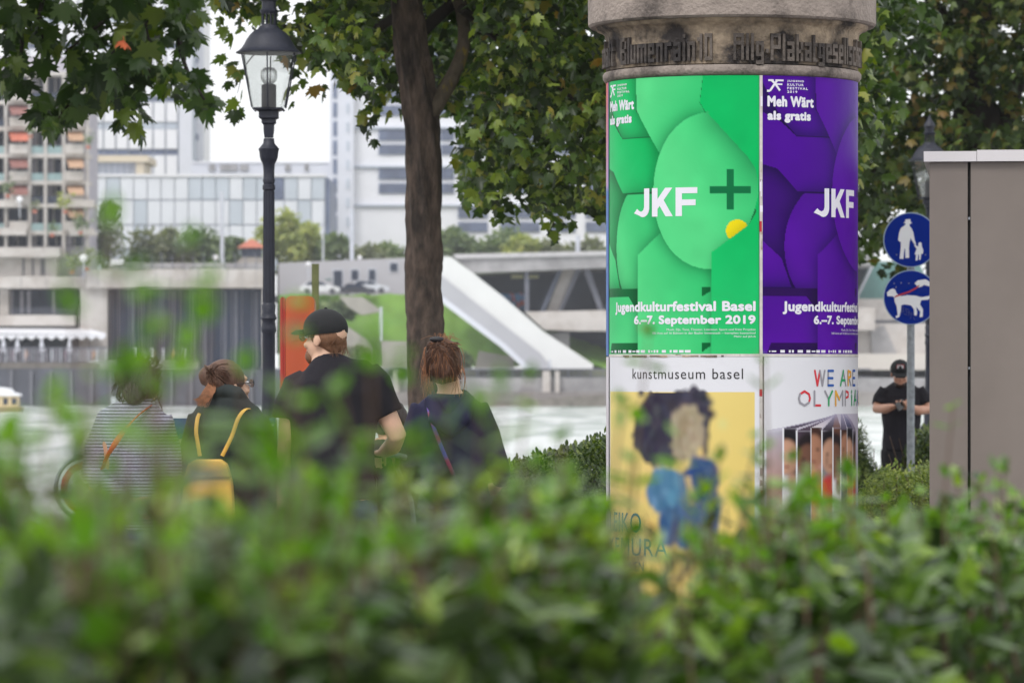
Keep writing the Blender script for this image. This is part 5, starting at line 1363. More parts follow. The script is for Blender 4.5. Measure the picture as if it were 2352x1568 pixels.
sh = MB(); torso(sh, J, [(822, 753, 38, .068, -.002), (836, 755, 58, .078, -.012), (848, 758, 88, .092, -.014), (868, 763, 108, .115, -.015), (900, 766, 112, .135, -.015), (960, 766, 105, .145, -.01), (1020, 766, 98, .14, 0), (1090, 767, 97, .14, 0), (1150, 768, 101, .145, 0)])
limb(sh, [J(838, 862), J(862, 885), J(880, 925), J(892, 952)], [.075, .078, .072, .070]); limb(sh, [J(705, 872), J(680, 886), J(662, 930), J(657, 962)], [.060, .072, .070, .066])
fuse('t_shirt', sh, .008, M['black_cloth'], t, 3, .020, 2, 6)
cp = MB(); cp.ell(hc + Vector((0, 0, .045)), .092, .106, .088, 24, Mx)
cc = fuse('cap', cp, .006, M['cap'], t, 2)
bmc = bmesh.new(); bmc.from_mesh(cc.data); pl = hc + Vector((0, 0, .018)) - wl(t)
bmesh.ops.bisect_plane(bmc, geom=bmc.verts[:] + bmc.edges[:] + bmc.faces[:], plane_co=pl, plane_no=Mx @ Vector((0, .12, 1)), clear_inner=True); bmc.to_mesh(cc.data); bmc.free(); cc.data.shade_smooth()
vz = MB(); vz.tube([hc + Mx @ Vector((0, y, z)) for y, z in ((.075, .036), (.12, .032), (.165, .018))], [.07, .068, .045], 16, .006, hint=Mx @ Vector((1, 0, 0))); vz.build('visor', M['cap'], cc, smooth=60)
MB().ell(hc + Vector((0, 0, .134)), .008, .008, .005, 8).build('button', M['cap'], cc)
hr = MB(); hr.ell(hc + Mx @ Vector((0, -.016, .018)), .0785, .087, .076, 20, Mx); hr.ell(hc + Mx @ Vector((.0, -.045, -.035)), .048, .04, .032, 14, Mx)
fuse('hair', hr, .006, M['hair_ginger'], t, 2, .003, 3, 60)
strands(t, [[hc + Mx @ Vector((x_, -.085 + .5 * x_ * abs(x_) * 10, .0)), hc + Mx @ Vector((x_ * 1.02, -.088 + .05 * abs(x_) * 10 * .6, -.03)), hc + Mx @ Vector((x_ * .95 + .004 * math.sin(i), -.074 + .02 * math.sin(i * 3), -.062 - .008 * (i % 3)))] for i, x_ in enumerate(np.linspace(-.05, .06, 60))], M['hair_ginger'], .0018)
hb = MB(); hb.ell(hc + Mx @ Vector((0, .062, -.078)), .048, .04, .042, 14, Mx); fuse('beard', hb, .006, M['hair_ginger'], t, 2, .003, 5, 60)
gl = thing_gl = MB()
for k in (-1, 1):
    pts = [hc + Mx @ Vector((k * .033 + .023 * math.cos(a), .105, .006 + .018 * math.sin(a))) for a in np.linspace(0, 2 * math.pi, 15)]
    gl.tube(pts, .0018, 5); gl.tube([hc + Mx @ Vector((k * .058, .104, .01)), hc + Mx @ Vector((k * .082, .0, .008)), hc + Mx @ Vector((k * .08, -.02, -.002))], .002, 5)
g_ = gl.build('glasses', M['black_metal'], t)
for k in (-1, 1): MB().tube([hc + Mx @ Vector((k * .033, .104, .006)), hc + Mx @ Vector((k * .033, .106, .006))], .021, 14).build('lens', M['lens'], g_)
pa = J(640, 1205, .10); o = MB().box(pa.x - .05, pa.x + .02, pa.y + .02, pa.y + .026, pa.z - .09, pa.z + .06).build('paper', M['whitepaper'], None, loc=pa); tag(o, 'folded white paper held in the left hand of the man in black', 'paper')

# --- woman in the dark blue hooded top
D = 19.5; J = Jf(D)
t = thing('person', 'woman with loose brown bun in a dark blue hooded top', 'person', (J(1035, 0).x, D, 0))
hc = J(1022, 842, 0); b = MB(); Mx = headmb(b, hc, .96, R(-8), R(-3))
torso(b, J, [(868, 1030, 25, .045, .0), (898, 1032, 27, .05, 0), (915, 1033, 50, .06, 0), (935, 1034, 74, .075, 0), (990, 1035, 72, .10, 0), (1050, 1038, 62, .095, 0), (1110, 1042, 66, .1, 0), (1170, 1046, 82, .115, 0), (1210, 1046, 82, .11, 0)])
ra = [J(1098, 940), J(1122, 1000), J(1142, 1060, .0), J(1152, 1090, .08), J(1140, 1120, .18)]
la = [J(968, 942), J(950, 1000), J(945, 1060), J(960, 1090, .12), J(985, 1110, .2)]
limb(b, ra, [.045, .040, .034, .032, .024]); limb(b, la, [.045, .040, .034, .032, .024])
hand(b, J(1139, 1121, .19), (-.5, .7, -.3), (-.6, -.3, -.3), .9, .6); hand(b, J(987, 1111, .21), (.5, .7, -.3), (.6, -.3, -.3), .9, .6, -1)
cl = MB(); x = legs(b, cl, J, 1046, 1190); torso(cl, J, [(1150, 1045, 80, .12, 0), (1190, 1046, 90, .13, 0), (1225, 1046, 86, .12, 0)])
body = fuse('body', b, VX, M['skin2'], t); face_bits(body, hc, .96, Mx)
fuse('trousers', cl, .012, M['trousers'], t, 3, .005, 7); shoes(t, x, D)
sh = MB(); torso(sh, J, [(903, 1034, 40, .062, -.005), (918, 1034, 62, .075, -.005), (940, 1035, 84, .095, -.005), (990, 1036, 84, .12, 0), (1050, 1038, 74, .115, 0), (1110, 1042, 78, .12, 0), (1165, 1045, 90, .135, 0)])
limb(sh, [J(1090, 935)] + ra[1:4] + [J(1146, 1106, .13)], [.062, .058, .050, .046, .042]); limb(sh, [J(976, 937)] + la[1:4] + [J(975, 1102, .17)], [.062, .058, .050, .046, .042])
sh.tube([J(990, 915, -.05), J(1005, 960, -.12), J(1034, 978, -.14), J(1062, 958, -.12), J(1078, 912, -.05)], [.03, .045, .05, .045, .03], 12)
sh.tube([J(992, 918, -.05), J(1000, 903, .02), J(1034, 900, .06), J(1068, 903, .02), J(1078, 916, -.05)], [.022, .02, .02, .02, .022], 10)
fuse('hooded_top', sh, .008, M['navy'], t, 3, .017, 8, 8)
hr = MB(); hr.ell(hc + Mx @ Vector((0, -.022, .028)), .086, .098, .098, 22, Mx); hr.ell(hc + Mx @ Vector((-.0, -.085, .012)), .062, .05, .085, 18, Mx); hr.ell(hc + Mx @ Vector((-.012, -.06, .095)), .052, .05, .04, 16, Mx)
hh = fuse('hair', hr, .006, M['hair_brown'], t, 2, .006, 9, 45)
rr = random.Random(5); ss = []
for k in range(260):
    a = rr.uniform(-2.3, 2.3); z0 = rr.uniform(-.06, .11); x0 = .078 * math.sin(a); y0 = -.022 - .09 * abs(math.cos(a))
    p0 = hc + Mx @ Vector((x0, y0 + .01, z0)); pm = hc + Mx @ Vector((x0 * .6 + rr.uniform(-.02, .02), -.125 + rr.uniform(-.015, .01), z0 * .5 + .05)); p1 = hc + Mx @ Vector((rr.uniform(-.045, .03), -.10 + rr.uniform(-.02, .02), .10 + rr.uniform(-.03, .03)))
    ss.append([p0, pm, p1])
for k in range(70):   # loose ends falling and sticking out
    sx = rr.choice((-1, -1, 1)); x0 = sx * rr.uniform(.04, .088); z0 = rr.uniform(-.02, .09)
    p0 = hc + Mx @ Vector((x0, -.05, z0)); ss.append([p0, p0 + Vector((sx * rr.uniform(.0, .02), -.02, -.05)), p0 + Vector((sx * rr.uniform(-.02, .03), -.0, -rr.uniform(.09, .16)))])
for k in range(16):
    p0 = hc + Vector((rr.uniform(-.05, .03), -.07, .12)); a = rr.uniform(-1.4, 1.4); ss.append([p0, p0 + Vector((math.sin(a) * .03, 0, .025 * math.cos(a) + .01)), p0 + Vector((math.sin(a) * rr.uniform(.05, .08), 0, .02 * math.cos(a) - .005))])
nap = []
for k in range(110):
    x0 = rr.uniform(-.06, .06); nap.append([hc + Mx @ Vector((x0, -.098 + abs(x0) * .6, -.085 + abs(x0) * .3)), hc + Mx @ Vector((x0 * .85 + rr.uniform(-.01, .01), -.142 + abs(x0) * .5, rr.uniform(-.02, .03))), hc + Mx @ Vector((rr.uniform(-.035, .02), -.115, .085))])
strands(hh, nap[:80], M['hair_brown'], .0026); strands(hh, nap[80:], M['hairlight'], .0018)
strands(hh, ss[:200], M['hair_brown'], .0022); strands(hh, ss[200:], M['hairlight'], .0014)
MB().ell(hc + Mx @ Vector((-.02, -.118, .118)), .034, .014, .014, 14).build('hair_clip', M['bag_black'], hh, smooth=60)
MB().ell(J(1059, 878, -.01), .004, .004, .010, 8).build('earring', M['galv'], t)
sp_ = spline([J(984, 930, -.08), J(990, 955, -.135), J(1005, 1000, -.145), J(1030, 1060, -.14), J(1053, 1112, -.15)], 5)
MB().tube(sp_, .009, 8, .003, hint=(1, 0, .5)).build('bag_strap', M['blue_strap'], None).name = 'tmpstrap'
o = bpy.data.objects['tmpstrap']; o.name = 'bag_strap'
hbag = thing('shoulder_bag', 'black leather shoulder bag on a blue strap, hanging at the woman\'s hip', 'bag', J(1098, 1150, -.16))
o.parent = hbag; o.location = -hbag.location
bgm = MB(); q = J(1098, 1165, -.17)
bgm.prism([(q.x + x_, q.z + z_) for x_, z_ in ((-.10, -.10), (.10, -.10), (.115, .03), (.08, .055), (-.07, .06), (-.105, .03))], q.y - .035, q.y + .035)
bg_ = fuse('bag_body', bgm, .006, M['bag_black'], hbag, 4, .003, 4); fl = bx(q.x - .103, q.x + .113, q.y - .042, q.y - .036, q.z - .03, q.z + .045).build('flap', M['bag_black'], hbag)
for xx, yy in ((1055, 1122), (1112, 1132)):
    c = J(xx, yy, -.17); MB().tube([c + Vector((.008 * math.cos(a), -.003, .012 * math.sin(a))) for a in np.linspace(0, 6.28, 11)], .0022, 6).build('ring', M['galv'], hbag)
    MB().tube([c + Vector((0, 0, -.012)), c + Vector((.004, 0, -.03)), c + Vector((0, 0, -.045))], .003, 6).build('snap_hook', M['galv'], hbag)

# --- woman in the striped pullover
D = 19.4; J = Jf(D)
t = thing('person', 'woman with dark pinned up hair in a grey striped pullover, seen from behind', 'person', (J(305, 0).x, D, 0))
hc = J(322, 896, .02); b = MB(); Mx = headmb(b, hc, .97, R(-6), R(-6))
torso(b, J, [(905, 320, 27, .05, .02), (925, 320, 28, .052, 0), (940, 318, 54, .065, -.01), (960, 312, 84, .085, -.01), (1020, 306, 82, .11, -.01), (1080, 305, 72, .105, 0), (1140, 308, 74, .11, 0), (1200, 312, 88, .125, 0)])
la = [J(244, 968), J(224, 1030, -.02), J(216, 1085, -.05), J(250, 1118, -.15), J(304, 1150, -.19)]
ra = [J(378, 972), J(388, 1030), J(392, 1090), J(388, 1140, .05), J(380, 1190, .08)]
limb(b, ra, [.046, .041, .036, .034, .025]); limb(b, la, [.046, .041, .036, .034, .025])
hand(b, J(307, 1152, -.19), (.9, 0, -.45), (.0, -1, 0), .92, .4); hand(b, J(380, 1192, .08), (0, .1, -1), (-1, .2, 0), .92, .5)
cl = MB(); x = legs(b, cl, J, 312, 1215); torso(cl, J, [(1195, 312, 90, .13, 0), (1240, 312, 88, .13, 0)])
body = fuse('body', b, VX, M['skin'], t); face_bits(body, hc, .97, Mx)
fuse('trousers', cl, .012, M['jeans'], t, 3, .005, 17); shoes(t, x, D)
sh = MB(); torso(sh, J, [(920, 321, 38, .062, 0), (934, 320, 58, .075, -.01), (955, 315, 90, .10, -.012), (1000, 312, 84, .125, -.012), (1060, 316, 74, .128, -.01), (1130, 318, 76, .125, 0), (1215, 322, 86, .14, 0)])
limb(sh, [J(252, 958)] + la[1:4] + [J(296, 1145, -.185)], [.062, .060, .056, .050, .042]); limb(sh, [J(366, 958)] + ra[1:4] + [J(382, 1180, .08)], [.062, .058, .052, .046, .042])
sh.tube([J(292, 922, -.01), J(304, 918, -.04), J(322, 916, -.055), J(340, 918, -.04), J(352, 922, -.01)], .018, 10)
fuse('pullover', sh, .008, M['knit'], t, 3, .014, 18, 8)
hr = MB(); hr.ell(hc + Mx @ Vector((0, -.025, .03)), .088, .10, .10, 22, Mx); hr.ell(hc + Mx @ Vector((-.06, -.055, .06)), .055, .06, .055, 16); hr.ell(hc + Mx @ Vector((-.01, -.095, -.02)), .052, .04, .06, 16); hr.ell(hc + Mx @ Vector((0, -.07, .10)), .06, .05, .045, 16)
hh = fuse('hair', hr, .006, M['hair_dark'], t, 2, .007, 19, 40); rr = random.Random(8); ss = []
for k in range(200):
    a = rr.uniform(-2.2, 2.2); z0 = rr.uniform(-.07, .12); p0 = hc + Mx @ Vector((.085 * math.sin(a), -.03 - .09 * abs(math.cos(a)), z0))
    ss.append([p0, p0 + Vector((rr.uniform(-.02, .02), -.02, .03)), hc + Mx @ Vector((rr.uniform(-.07, .03), -.11 + rr.uniform(-.02, .02), .06 + rr.uniform(-.05, .05)))])
for k in range(24):
    a = rr.uniform(-1.9, -.6) if k % 2 else rr.uniform(1.0, 2.0); p0 = hc + Vector((-.085 if a < 0 else .06, -.04, .03 if a < 0 else -.05)); ss.append([p0, p0 + Vector((math.sin(a) * .02, 0, .01)), p0 + Vector((math.sin(a) * .045, 0, rr.uniform(-.05, .03)))])
strands(hh, ss, M['hair_dark'], .002)
st_ = thing('crossbody_strap', 'orange shoulder strap and small bag slung across the striped pullover', 'bag', J(250, 1100, -.1))
MB().tube(spline([J(352, 930, .02), J(344, 936, -.085), J(318, 958, -.135), J(290, 990, -.15), J(268, 1022, -.15), J(252, 1048, -.135), J(240, 1075, -.1)], 5), .013, 8, .003, hint=(.6, 0, .6)).build('strap', M['orange_strap'], st_, smooth=60)
q = J(232, 1120, .10); pb_ = MB().prism([(q.x - .07, q.z - .08), (q.x + .06, q.z - .08), (q.x + .07, q.z + .05), (q.x - .06, q.z + .05)], q.y - .03, q.y + .03); fuse('pouch', pb_, .007, M['orange_strap'], st_, 3)

# --- woman with the yellow backpack
D = 19.7; J = Jf(D)
t = thing('person', 'woman in dark coat with long ponytail and glasses, her head turned right', 'person', (J(525, 0).x, D, 0))
hc = J(525, 886, .02); b = MB(); Mx = headmb(b, hc, .97, R(-58), R(4))
torso(b, J, [(895, 518, 25, .045, .0), (915, 516, 28, .05, 0), (935, 520, 56, .06, 0), (955, 522, 78, .08, 0), (1020, 526, 78, .105, 0), (1090, 530, 70, .1, 0), (1180, 532, 84, .12, 0), (1230, 532, 84, .11, 0)])
ra = [J(592, 970), J(606, 1030), J(616, 1090), J(618, 1130, .08), J(606, 1160, .16)]
la = [J(455, 965), J(446, 1030), J(438, 1095), J(440, 1140, .06), J(446, 1185, .1)]
limb(b, ra, [.045, .041, .035, .033, .025]); limb(b, la, [.045, .041, .035, .033, .025])
hand(b, J(604, 1162, .17), (-.3, .7, -.5), (-1, 0, 0), .92, .6); hand(b, J(447, 1187, .1), (0, .1, -1), (1, .2, 0), .92, .5, -1)
cl = MB(); x = legs(b, cl, J, 532, 1215); torso(cl, J, [(1190, 532, 88, .13, 0), (1240, 532, 88, .13, 0)])
body = fuse('body', b, VX, M['skin2'], t); face_bits(body, hc, .97, Mx)
fuse('trousers', cl, .012, M['jeans'], t, 3, .005, 27); shoes(t, x, D)
sh = MB(); torso(sh, J, [(905, 514, 40, .07, -.01), (922, 514, 58, .085, -.015), (945, 518, 80, .10, -.015), (975, 522, 94, .125, -.012), (1040, 527, 96, .135, -.01), (1110, 531, 98, .135, 0), (1200, 534, 112, .15, 0), (1260, 534, 118, .155, 0)])
limb(sh, [J(582, 962)] + ra[1:4] + [J(612, 1148, .12)], [.068, .066, .058, .052, .046]); limb(sh, [J(466, 958)] + la[1:4] + [J(444, 1172, .09)], [.068, .066, .058, .052, .046])
sh.tube([J(478, 925, -.02), J(490, 902, -.06), J(516, 895, -.08), J(545, 902, -.06), J(560, 922, -.02)], [.03, .034, .036, .034, .03], 12)
fuse('coat', sh, .008, M['coat'], t, 3, .020, 28, 8)
hr = MB(); hr.ell(hc + Mx @ Vector((0, -.022, .03)), .084, .098, .096, 22, Mx); hr.ell(hc + Vector((-.085, -.03, .045)), .055, .05, .05, 16)
hh = fuse('hair', hr, .006, M['hair_brown'], t, 2, .005, 29, 45); rr = random.Random(12); ss = []
for k in range(140):
    p0 = hc + Vector((-.085 + rr.uniform(-.03, .03), -.03, .03)); e_ = rr.uniform(0, 1)
    ss.append([p0, J(488 + rr.uniform(-8, 10), 880, -.08), J(480 + rr.uniform(-14, 14), 905, -.12), J(470 - 14 * e_ + rr.uniform(-10, 12), 935 - 20 * e_, -.13)])
for k in range(130):
    a = rr.uniform(-.5, 2.6); p0 = hc + Mx @ Vector((.085 * math.sin(a), -.03 - .08 * abs(math.cos(a)), rr.uniform(-.05, .11))); ss.append([p0, (p0 + hc + Vector((-.085, -.03, .045))) / 2 + Vector((0, -.06, .02)), hc + Vector((-.08, -.06, .045))])
strands(hh, ss[:140], M['hairlight'], .0022, 'ponytail'); strands(hh, ss[140:], M['hair_brown'], .0022)
gl = MB()
for k in (-1, 1):
    gl.tube([hc + Mx @ Vector((k * .032 + .022 * math.cos(a), .104, .006 + .018 * math.sin(a))) for a in np.linspace(0, 6.283, 15)], .0018, 5); gl.tube([hc + Mx @ Vector((k * .055, .102, .01)), hc + Mx @ Vector((k * .08, .0, .008))], .002, 5)
g_ = gl.build('glasses', M['black_metal'], t)
for k in (-1, 1): MB().tube([hc + Mx @ Vector((k * .032, .102, .006)), hc + Mx @ Vector((k * .032, .104, .006))], .02, 14).build('lens', M['lens'], g_)
bp = thing('backpack', 'small mustard yellow leather backpack hanging low on the woman in the dark coat', 'backpack', J(488, 1190, -.24))
q = J(487, 1120, -.24); k_ = D / F * .94
bm_ = MB(); bm_.prism([(q.x + x_ * k_, q.z - z_ * k_) for x_, z_ in ((-66, 130), (60, 130), (64, 60), (58, -20), (44, -62), (30, -70), (-28, -70), (-44, -60), (-58, -15), (-66, 60))], q.y - .075, q.y + .06)
fuse('bag_body', bm_, .008, M['yellow_leather'], bp, 8, .004, 3, 6)
fm_ = MB(); fm_.prism([(q.x + x_ * k_, q.z - z_ * k_) for x_, z_ in ((-57, -26), (57, -30), (47, -62), (32, -73), (-30, -73), (-46, -62))], q.y - .088, q.y + .02)
fuse('flap', fm_, .006, M['yellow_leather'], bp, 5)
MB().tube(spline([J(516, 1045, -.17), J(538, 1000, -.17), J(552, 960, -.16), J(566, 940, -.12), J(578, 940, -.06), J(588, 955, .0)], 5), .009, 8, .003, hint=(1, 0, 0)).build('strap', M['yellow_leather'], bp, smooth=60)
MB().tube(spline([J(465, 1045, -.17), J(460, 1015, -.16), J(456, 990, -.15), J(458, 960, -.12), J(462, 945, -.04)], 5), .009, 8, .003, hint=(1, 0, 0)).build('strap', M['yellow_leather'], bp, smooth=60)

# --- person sitting on the bench, hunched, knee drawn up
D = 22.3; J = Jf(D)
t = thing('person', 'dark haired person in blue jeans sitting on the stone bench, knee drawn up', 'person', (J(885, 0).x, D, .5))
hc = J(893, 978, .05); b = MB(); Mx = headmb(b, hc, .97, R(-20), R(-30))
torso(b, J, [(1010, 888, 26, .05, .0), (1035, 886, 60, .07, -.02), (1060, 884, 78, .09, -.03), (1130, 884, 74, .11, .0), (1215, 884, 76, .12, .18)])
kn1 = J(925, 1108, .50); kn2 = J(850, 1180, .62); hipR = J(905, 1205, .2); hipL = J(862, 1205, .2)
limb(b, [hipR, kn1, J(922, 1222, .44)], [.08, .055, .04]); limb(b, [hipL, kn2, Vector((kn2.x, kn2.y + .05, .09))], [.08, .055, .04])
limb(b, [J(955, 1058), J(960, 1110, .1), J(940, 1115, .42)], [.045, .038, .028]); limb(b, [J(818, 1058), J(812, 1115, .1), J(850, 1150, .40)], [.045, .038, .028])
hand(b, J(938, 1114, .43), (-.3, 1, -.1), (0, 0, -1), .95, .5); hand(b, J(852, 1150, .41), (.2, 1, -.3), (0, 0, -1), .95, .5)
body = fuse('body', b, VX, M['skin'], t); face_bits(body, hc, .97, Mx)
sh = MB(); torso(sh, J, [(1018, 888, 36, .065, -.005), (1036, 886, 74, .09, -.02), (1065, 884, 86, .11, -.03), (1130, 884, 84, .13, .0), (1215, 884, 88, .14, .18)])
limb(sh, [J(950, 1050), J(958, 1110, .1), J(945, 1115, .36)], [.065, .055, .045]); limb(sh, [J(824, 1050), J(812, 1115, .1), J(845, 1148, .34)], [.065, .055, .045])
fuse('dark_top', sh, .009, M['black_cloth'], t, 4, .008, 33, 8)
cl = MB(); limb(cl, [hipR, kn1, J(922, 1216, .44)], [.11, .078, .07]); limb(cl, [hipL, kn2, Vector((kn2.x, kn2.y + .05, .12))], [.11, .078, .07]); cl.ell(J(884, 1210, .2), .18, .15, .12, 16)
fuse('trousers', cl, .012, M['jeans'], t, 3, .006, 34)
hr = MB(); hr.ell(hc + Mx @ Vector((0, -.02, .03)), .098, .108, .105, 22, Mx); fuse('hair', hr, .008, M['hair_black'], t, 2, .01, 35, 40)
for a in (J(922, 1228, .44), Vector((kn2.x, kn2.y + .05, .04))):
    MB().tube([a + Vector((0, -.07, 0)), a + Vector((0, .03, .005)), a + Vector((0, .14, -.012))], [.035, .042, .035], 12, [.045, .045, .025], hint=(1, 0, 0)).build('shoe', M['shoe'], t, smooth=60)

# --- pushchair handle by the man's right hand
D = 19.05; J = Jf(D)
pc = thing('pushchair', 'pushchair with grey handlebar and black frame gripped by the man in black', 'pushchair', (J(880, 0).x, D + .5, 0))
MB().tube([J(832, 1042), J(862, 1042), J(905, 1044), J(930, 1050, .05)], .014, 10).build('handlebar', M['galv'], pc, smooth=60)
MB().tube([J(845, 1041), J(880, 1042)], .018, 12).build('grip', M['rubber'], pc, smooth=60)
w1 = Vector((J(890, 0).x - .2, D + .25, .12)); w2 = Vector((J(890, 0).x + .2, D + .25, .12)); w3 = Vector((J(890, 0).x, D + 1.0, .12))
MB().tube([J(914, 1046, .03), J(905, 1100, .15), Vector((w3.x, w3.y, .2))], .011, 8).build('frame_tube', M['black_metal'], pc)
MB().tube([J(835, 1046, .03), J(858, 1100, .15), Vector((w3.x - .1, w3.y, .2))], .011, 8).build('frame_tube', M['black_metal'], pc)
MB().tube([J(906, 1065, .1), J(945, 1150, .0), w2], .011, 8).build('rear_leg', M['galv'], pc)
MB().tube([J(845, 1065, .1), J(850, 1150, .0), w1], .011, 8).build('rear_leg', M['galv'], pc)
st = MB(); c = Vector(((w1.x + w2.x) / 2, D + .55, .5)); st.tube([c + Vector((0, -.2, .3)), c + Vector((0, -.1, 0)), c + Vector((0, .2, -.02))], [.17, .18, .18], 14, [.03, .04, .05], hint=(1, 0, 0)); fuse('seat', st, .012, M['bag_black'], pc, 3)
for w in (w1, w2, w3): 
    ww = MB().tube([w + Vector((-.02, 0, 0)), w + Vector((.02, 0, 0))], .12, 20).build('wheel', M['rubber'], pc); MB().tube([w + Vector((-.024, 0, 0)), w + Vector((.024, 0, 0))], .04, 12).build('hub', M['galv'], ww)

# --- man looking at his phone, far right
D = 39.0; J = Jf(D)
t = thing('person', 'bearded man in black looking down at his phone behind the sign post', 'person', (J(2070, 0).x, D, 0))
hc = J(2066, 858, -.06); b = MB(); Mx = headmb(b, hc, 1.0, R(176), R(-17))
torso(b, J, [(872, 2070, 14, .055, .0), (882, 2071, 22, .065, 0), (890, 2071, 36, .08, 0), (905, 2071, 44, .10, 0), (940, 2071, 42, .12, 0), (975, 2071, 38, .12, 0), (1010, 2071, 40, .12, 0), (1040, 2071, 42, .12, 0)])
la = [J(2032, 900), J(2022, 918), J(2014, 938, -.04), J(2030, 938, -.18), J(2044, 933, -.28)]
ra = [J(2110, 900), J(2122, 918), J(2128, 940, -.04), J(2105, 942, -.18), J(2084, 936, -.26)]
limb(b, la, [.060, .055, .047, .045, .03]); limb(b, ra, [.060, .055, .047, .045, .03])
hand(b, J(2045, 933, -.28), (.8, -.2, .05), (.1, .2, 1), 1.0, .45, -1); hand(b, J(2082, 936, -.27), (-.8, -.2, .05), (-.1, .2, 1), 1.0, .5, 1)
cl = MB(); x = legs(b, cl, J, 2071, 1040, pad=.02); torso(cl, J, [(1025, 2071, 43, .13, 0), (1040, 2071, 45, .135, 0), (1060, 2071, 44, .13, 0)])
body = fuse('body', b, .007, M['skin'], t, 3); face_bits(body, hc, 1.0, Mx)
fuse('trousers', cl, .014, M['trousers'], t, 3, .006, 41); 
for s in (-1, 1):
    a = Vector((x + s * .105, D, 0)); MB().tube([a + Vector((0, .08, .05)), a + Vector((0, -.02, .055)), a + Vector((0, -.2, .03))], [.035, .042, .035], 12, [.05, .055, .03], hint=(1, 0, 0)).build('shoe', M['shoe'], t, smooth=60)
sh = MB(); torso(sh, J, [(876, 2071, 17, .068, .0), (884, 2071, 30, .08, 0), (893, 2071, 44, .10, 0), (908, 2071, 49, .125, 0), (945, 2071, 46, .14, 0), (985, 2071, 43, .14, 0), (1035, 2071, 46, .145, 0)])
limb(sh, [J(2038, 896), J(2024, 916), J(2020, 930, -.02)], [.08, .082, .078]); limb(sh, [J(2104, 896), J(2118, 916), J(2124, 930, -.02)], [.08, .082, .078])
fuse('t_shirt', sh, .010, M['black_cloth'], t, 3, .016, 42, 8)
cp = MB(); cp.ell(hc + Mx @ Vector((0, 0, .045)), .092, .106, .088, 22, Mx); cc = fuse('cap', cp, .008, M['cap'], t, 2)
bmc = bmesh.new(); bmc.from_mesh(cc.data); bmesh.ops.bisect_plane(bmc, geom=bmc.verts[:] + bmc.edges[:] + bmc.faces[:], plane_co=hc + Mx @ Vector((0, 0, .022)) - wl(t), plane_no=Mx @ Vector((0, .08, 1)), clear_inner=True); bmc.to_mesh(cc.data); bmc.free()
MB().tube([hc + Mx @ Vector((0, y, z)) for y, z in ((.075, .036), (.12, .03), (.165, .014))], [.07, .068, .045], 16, .007, hint=Mx @ Vector((1, 0, 0))).build('visor', M['cap'], cc, smooth=60)
fr = MB(); 
def capq(x0, x1, z0, z1, y=.092): return [hc + Mx @ Vector((x_, y + .012, z_)) for x_, z_ in ((x0, z0), (x1, z0), (x1, z1), (x0, z1))]
fr.add(capq(-.034, .034, .055, .115, .078), [(0, 1, 2, 3)]); e1 = fr.build('cap_badge', M['signred'], cc)
MB().add(capq(-.028, .028, .061, .109, .080), [(0, 1, 2, 3)]).build('badge_field', M['signwhite'], e1); MB().add(capq(-.012, .014, .068, .102, .082), [(0, 1, 2, 3)]).build('badge_mark', M['cap'], e1)
hb = MB(); hb.ell(hc + Mx @ Vector((0, .040, -.085)), .055, .05, .038, 14, Mx); fuse('beard', hb, .008, M['hair_dark'], t, 2, .003, 5, 60)
hr = MB(); hr.ell(hc + Mx @ Vector((0, -.022, .01)), .081, .092, .07, 20, Mx); fuse('hair', hr, .008, M['hair_dark'], t, 2)
ph = J(2060, 929, -.36); o = MB().box(-.038, .038, -.004, .004, -.07, .07).build('phone', M['phone'], None); o.location = ph; o.rotation_euler = (R(-50), R(60), 0); tag(o, 'dark phone held in both hands by the man at the right', 'phone')
# ------------------------------------------------------------ trees
def trunk(name, pts, rad, m, parent, n=18, rough=.012):
    """tapered trunk or limb through points, with an uneven surface"""
    q = spline(pts, 8); L = len(q); k = len(rad); rr = random.Random(len(pts) * 7 + int(rad[0] * 1000))
    rs = [np.interp(i / (L - 1) * (k - 1), range(k), rad) * (1 + rr.uniform(-.03, .03)) for i in range(L)]
    mb = MB().tube(q, rs, n)
    if rad[0] > .05:
        for i, v in enumerate(mb.v):
            a = Vector(v); c = q[min(i // n, L - 1)]; d = a - c
            f = 1 + rough / rad[0] * (math.sin(i % n * 2.1 + i // n * .23) + .7 * math.sin(i % n * 4.3 - i // n * .31))
            mb.v[i] = tuple(c + d * f)
    return mb.build(name, m, parent, smooth=70)
rs = np.random.RandomState(21)
# middle maple
DT = 30.0
mt = thing('maple_tree', 'maple tree with a straight brown trunk between the street lamp and the advertising column', 'tree', (P(980, 0, DT).x, DT, 0))
tk = trunk('trunk', [P(985, 1450, DT), P(983, 1150, DT), P(980, 900, DT), P(977, 760, DT), P(970, 640, DT), P(975, 560, DT), P(974, 440, DT), P(970, 300, DT), P(955, 170, DT), P(942, 70, DT), P(930, -60, DT), P(925, -400, DT)], [.155, .14, .132, .129, .127, .124, .121, .120, .120, .121, .115, .10, .07], M['bark'], mt, 22)
trunk('branch', [P(985, 275, DT), P(1010, 225, DT), P(1040, 175, DT + .1), P(1064, 110, DT + .2), P(1062, 30, DT + .2), P(1040, -60, DT + .3), P(1060, -260, DT + .5)], [.06, .058, .052, .048, .046, .04, .02], M['bark2'], tk, 12, .004)
for a, b_, c_, r_ in (((925, 30), (800, 90), (650, 60), .04), ((925, -40), (760, -80), (560, -20), .045), ((1060, 20), (1180, 120), (1320, 230), .035), ((940, 100), (1150, -60), (1400, -20), .05), ((930, -150), (1100, -300), (1350, -350), .05)):
    trunk('branch', [P(*a, DT), P(*b_, DT + .6), P(*c_, DT + .3)], [r_, r_ * .7, r_ * .3], M['darkbark'], tk, 8, .002)
def low(x, tab): return np.interp(x, [p[0] for p in tab], [p[1] for p in tab])
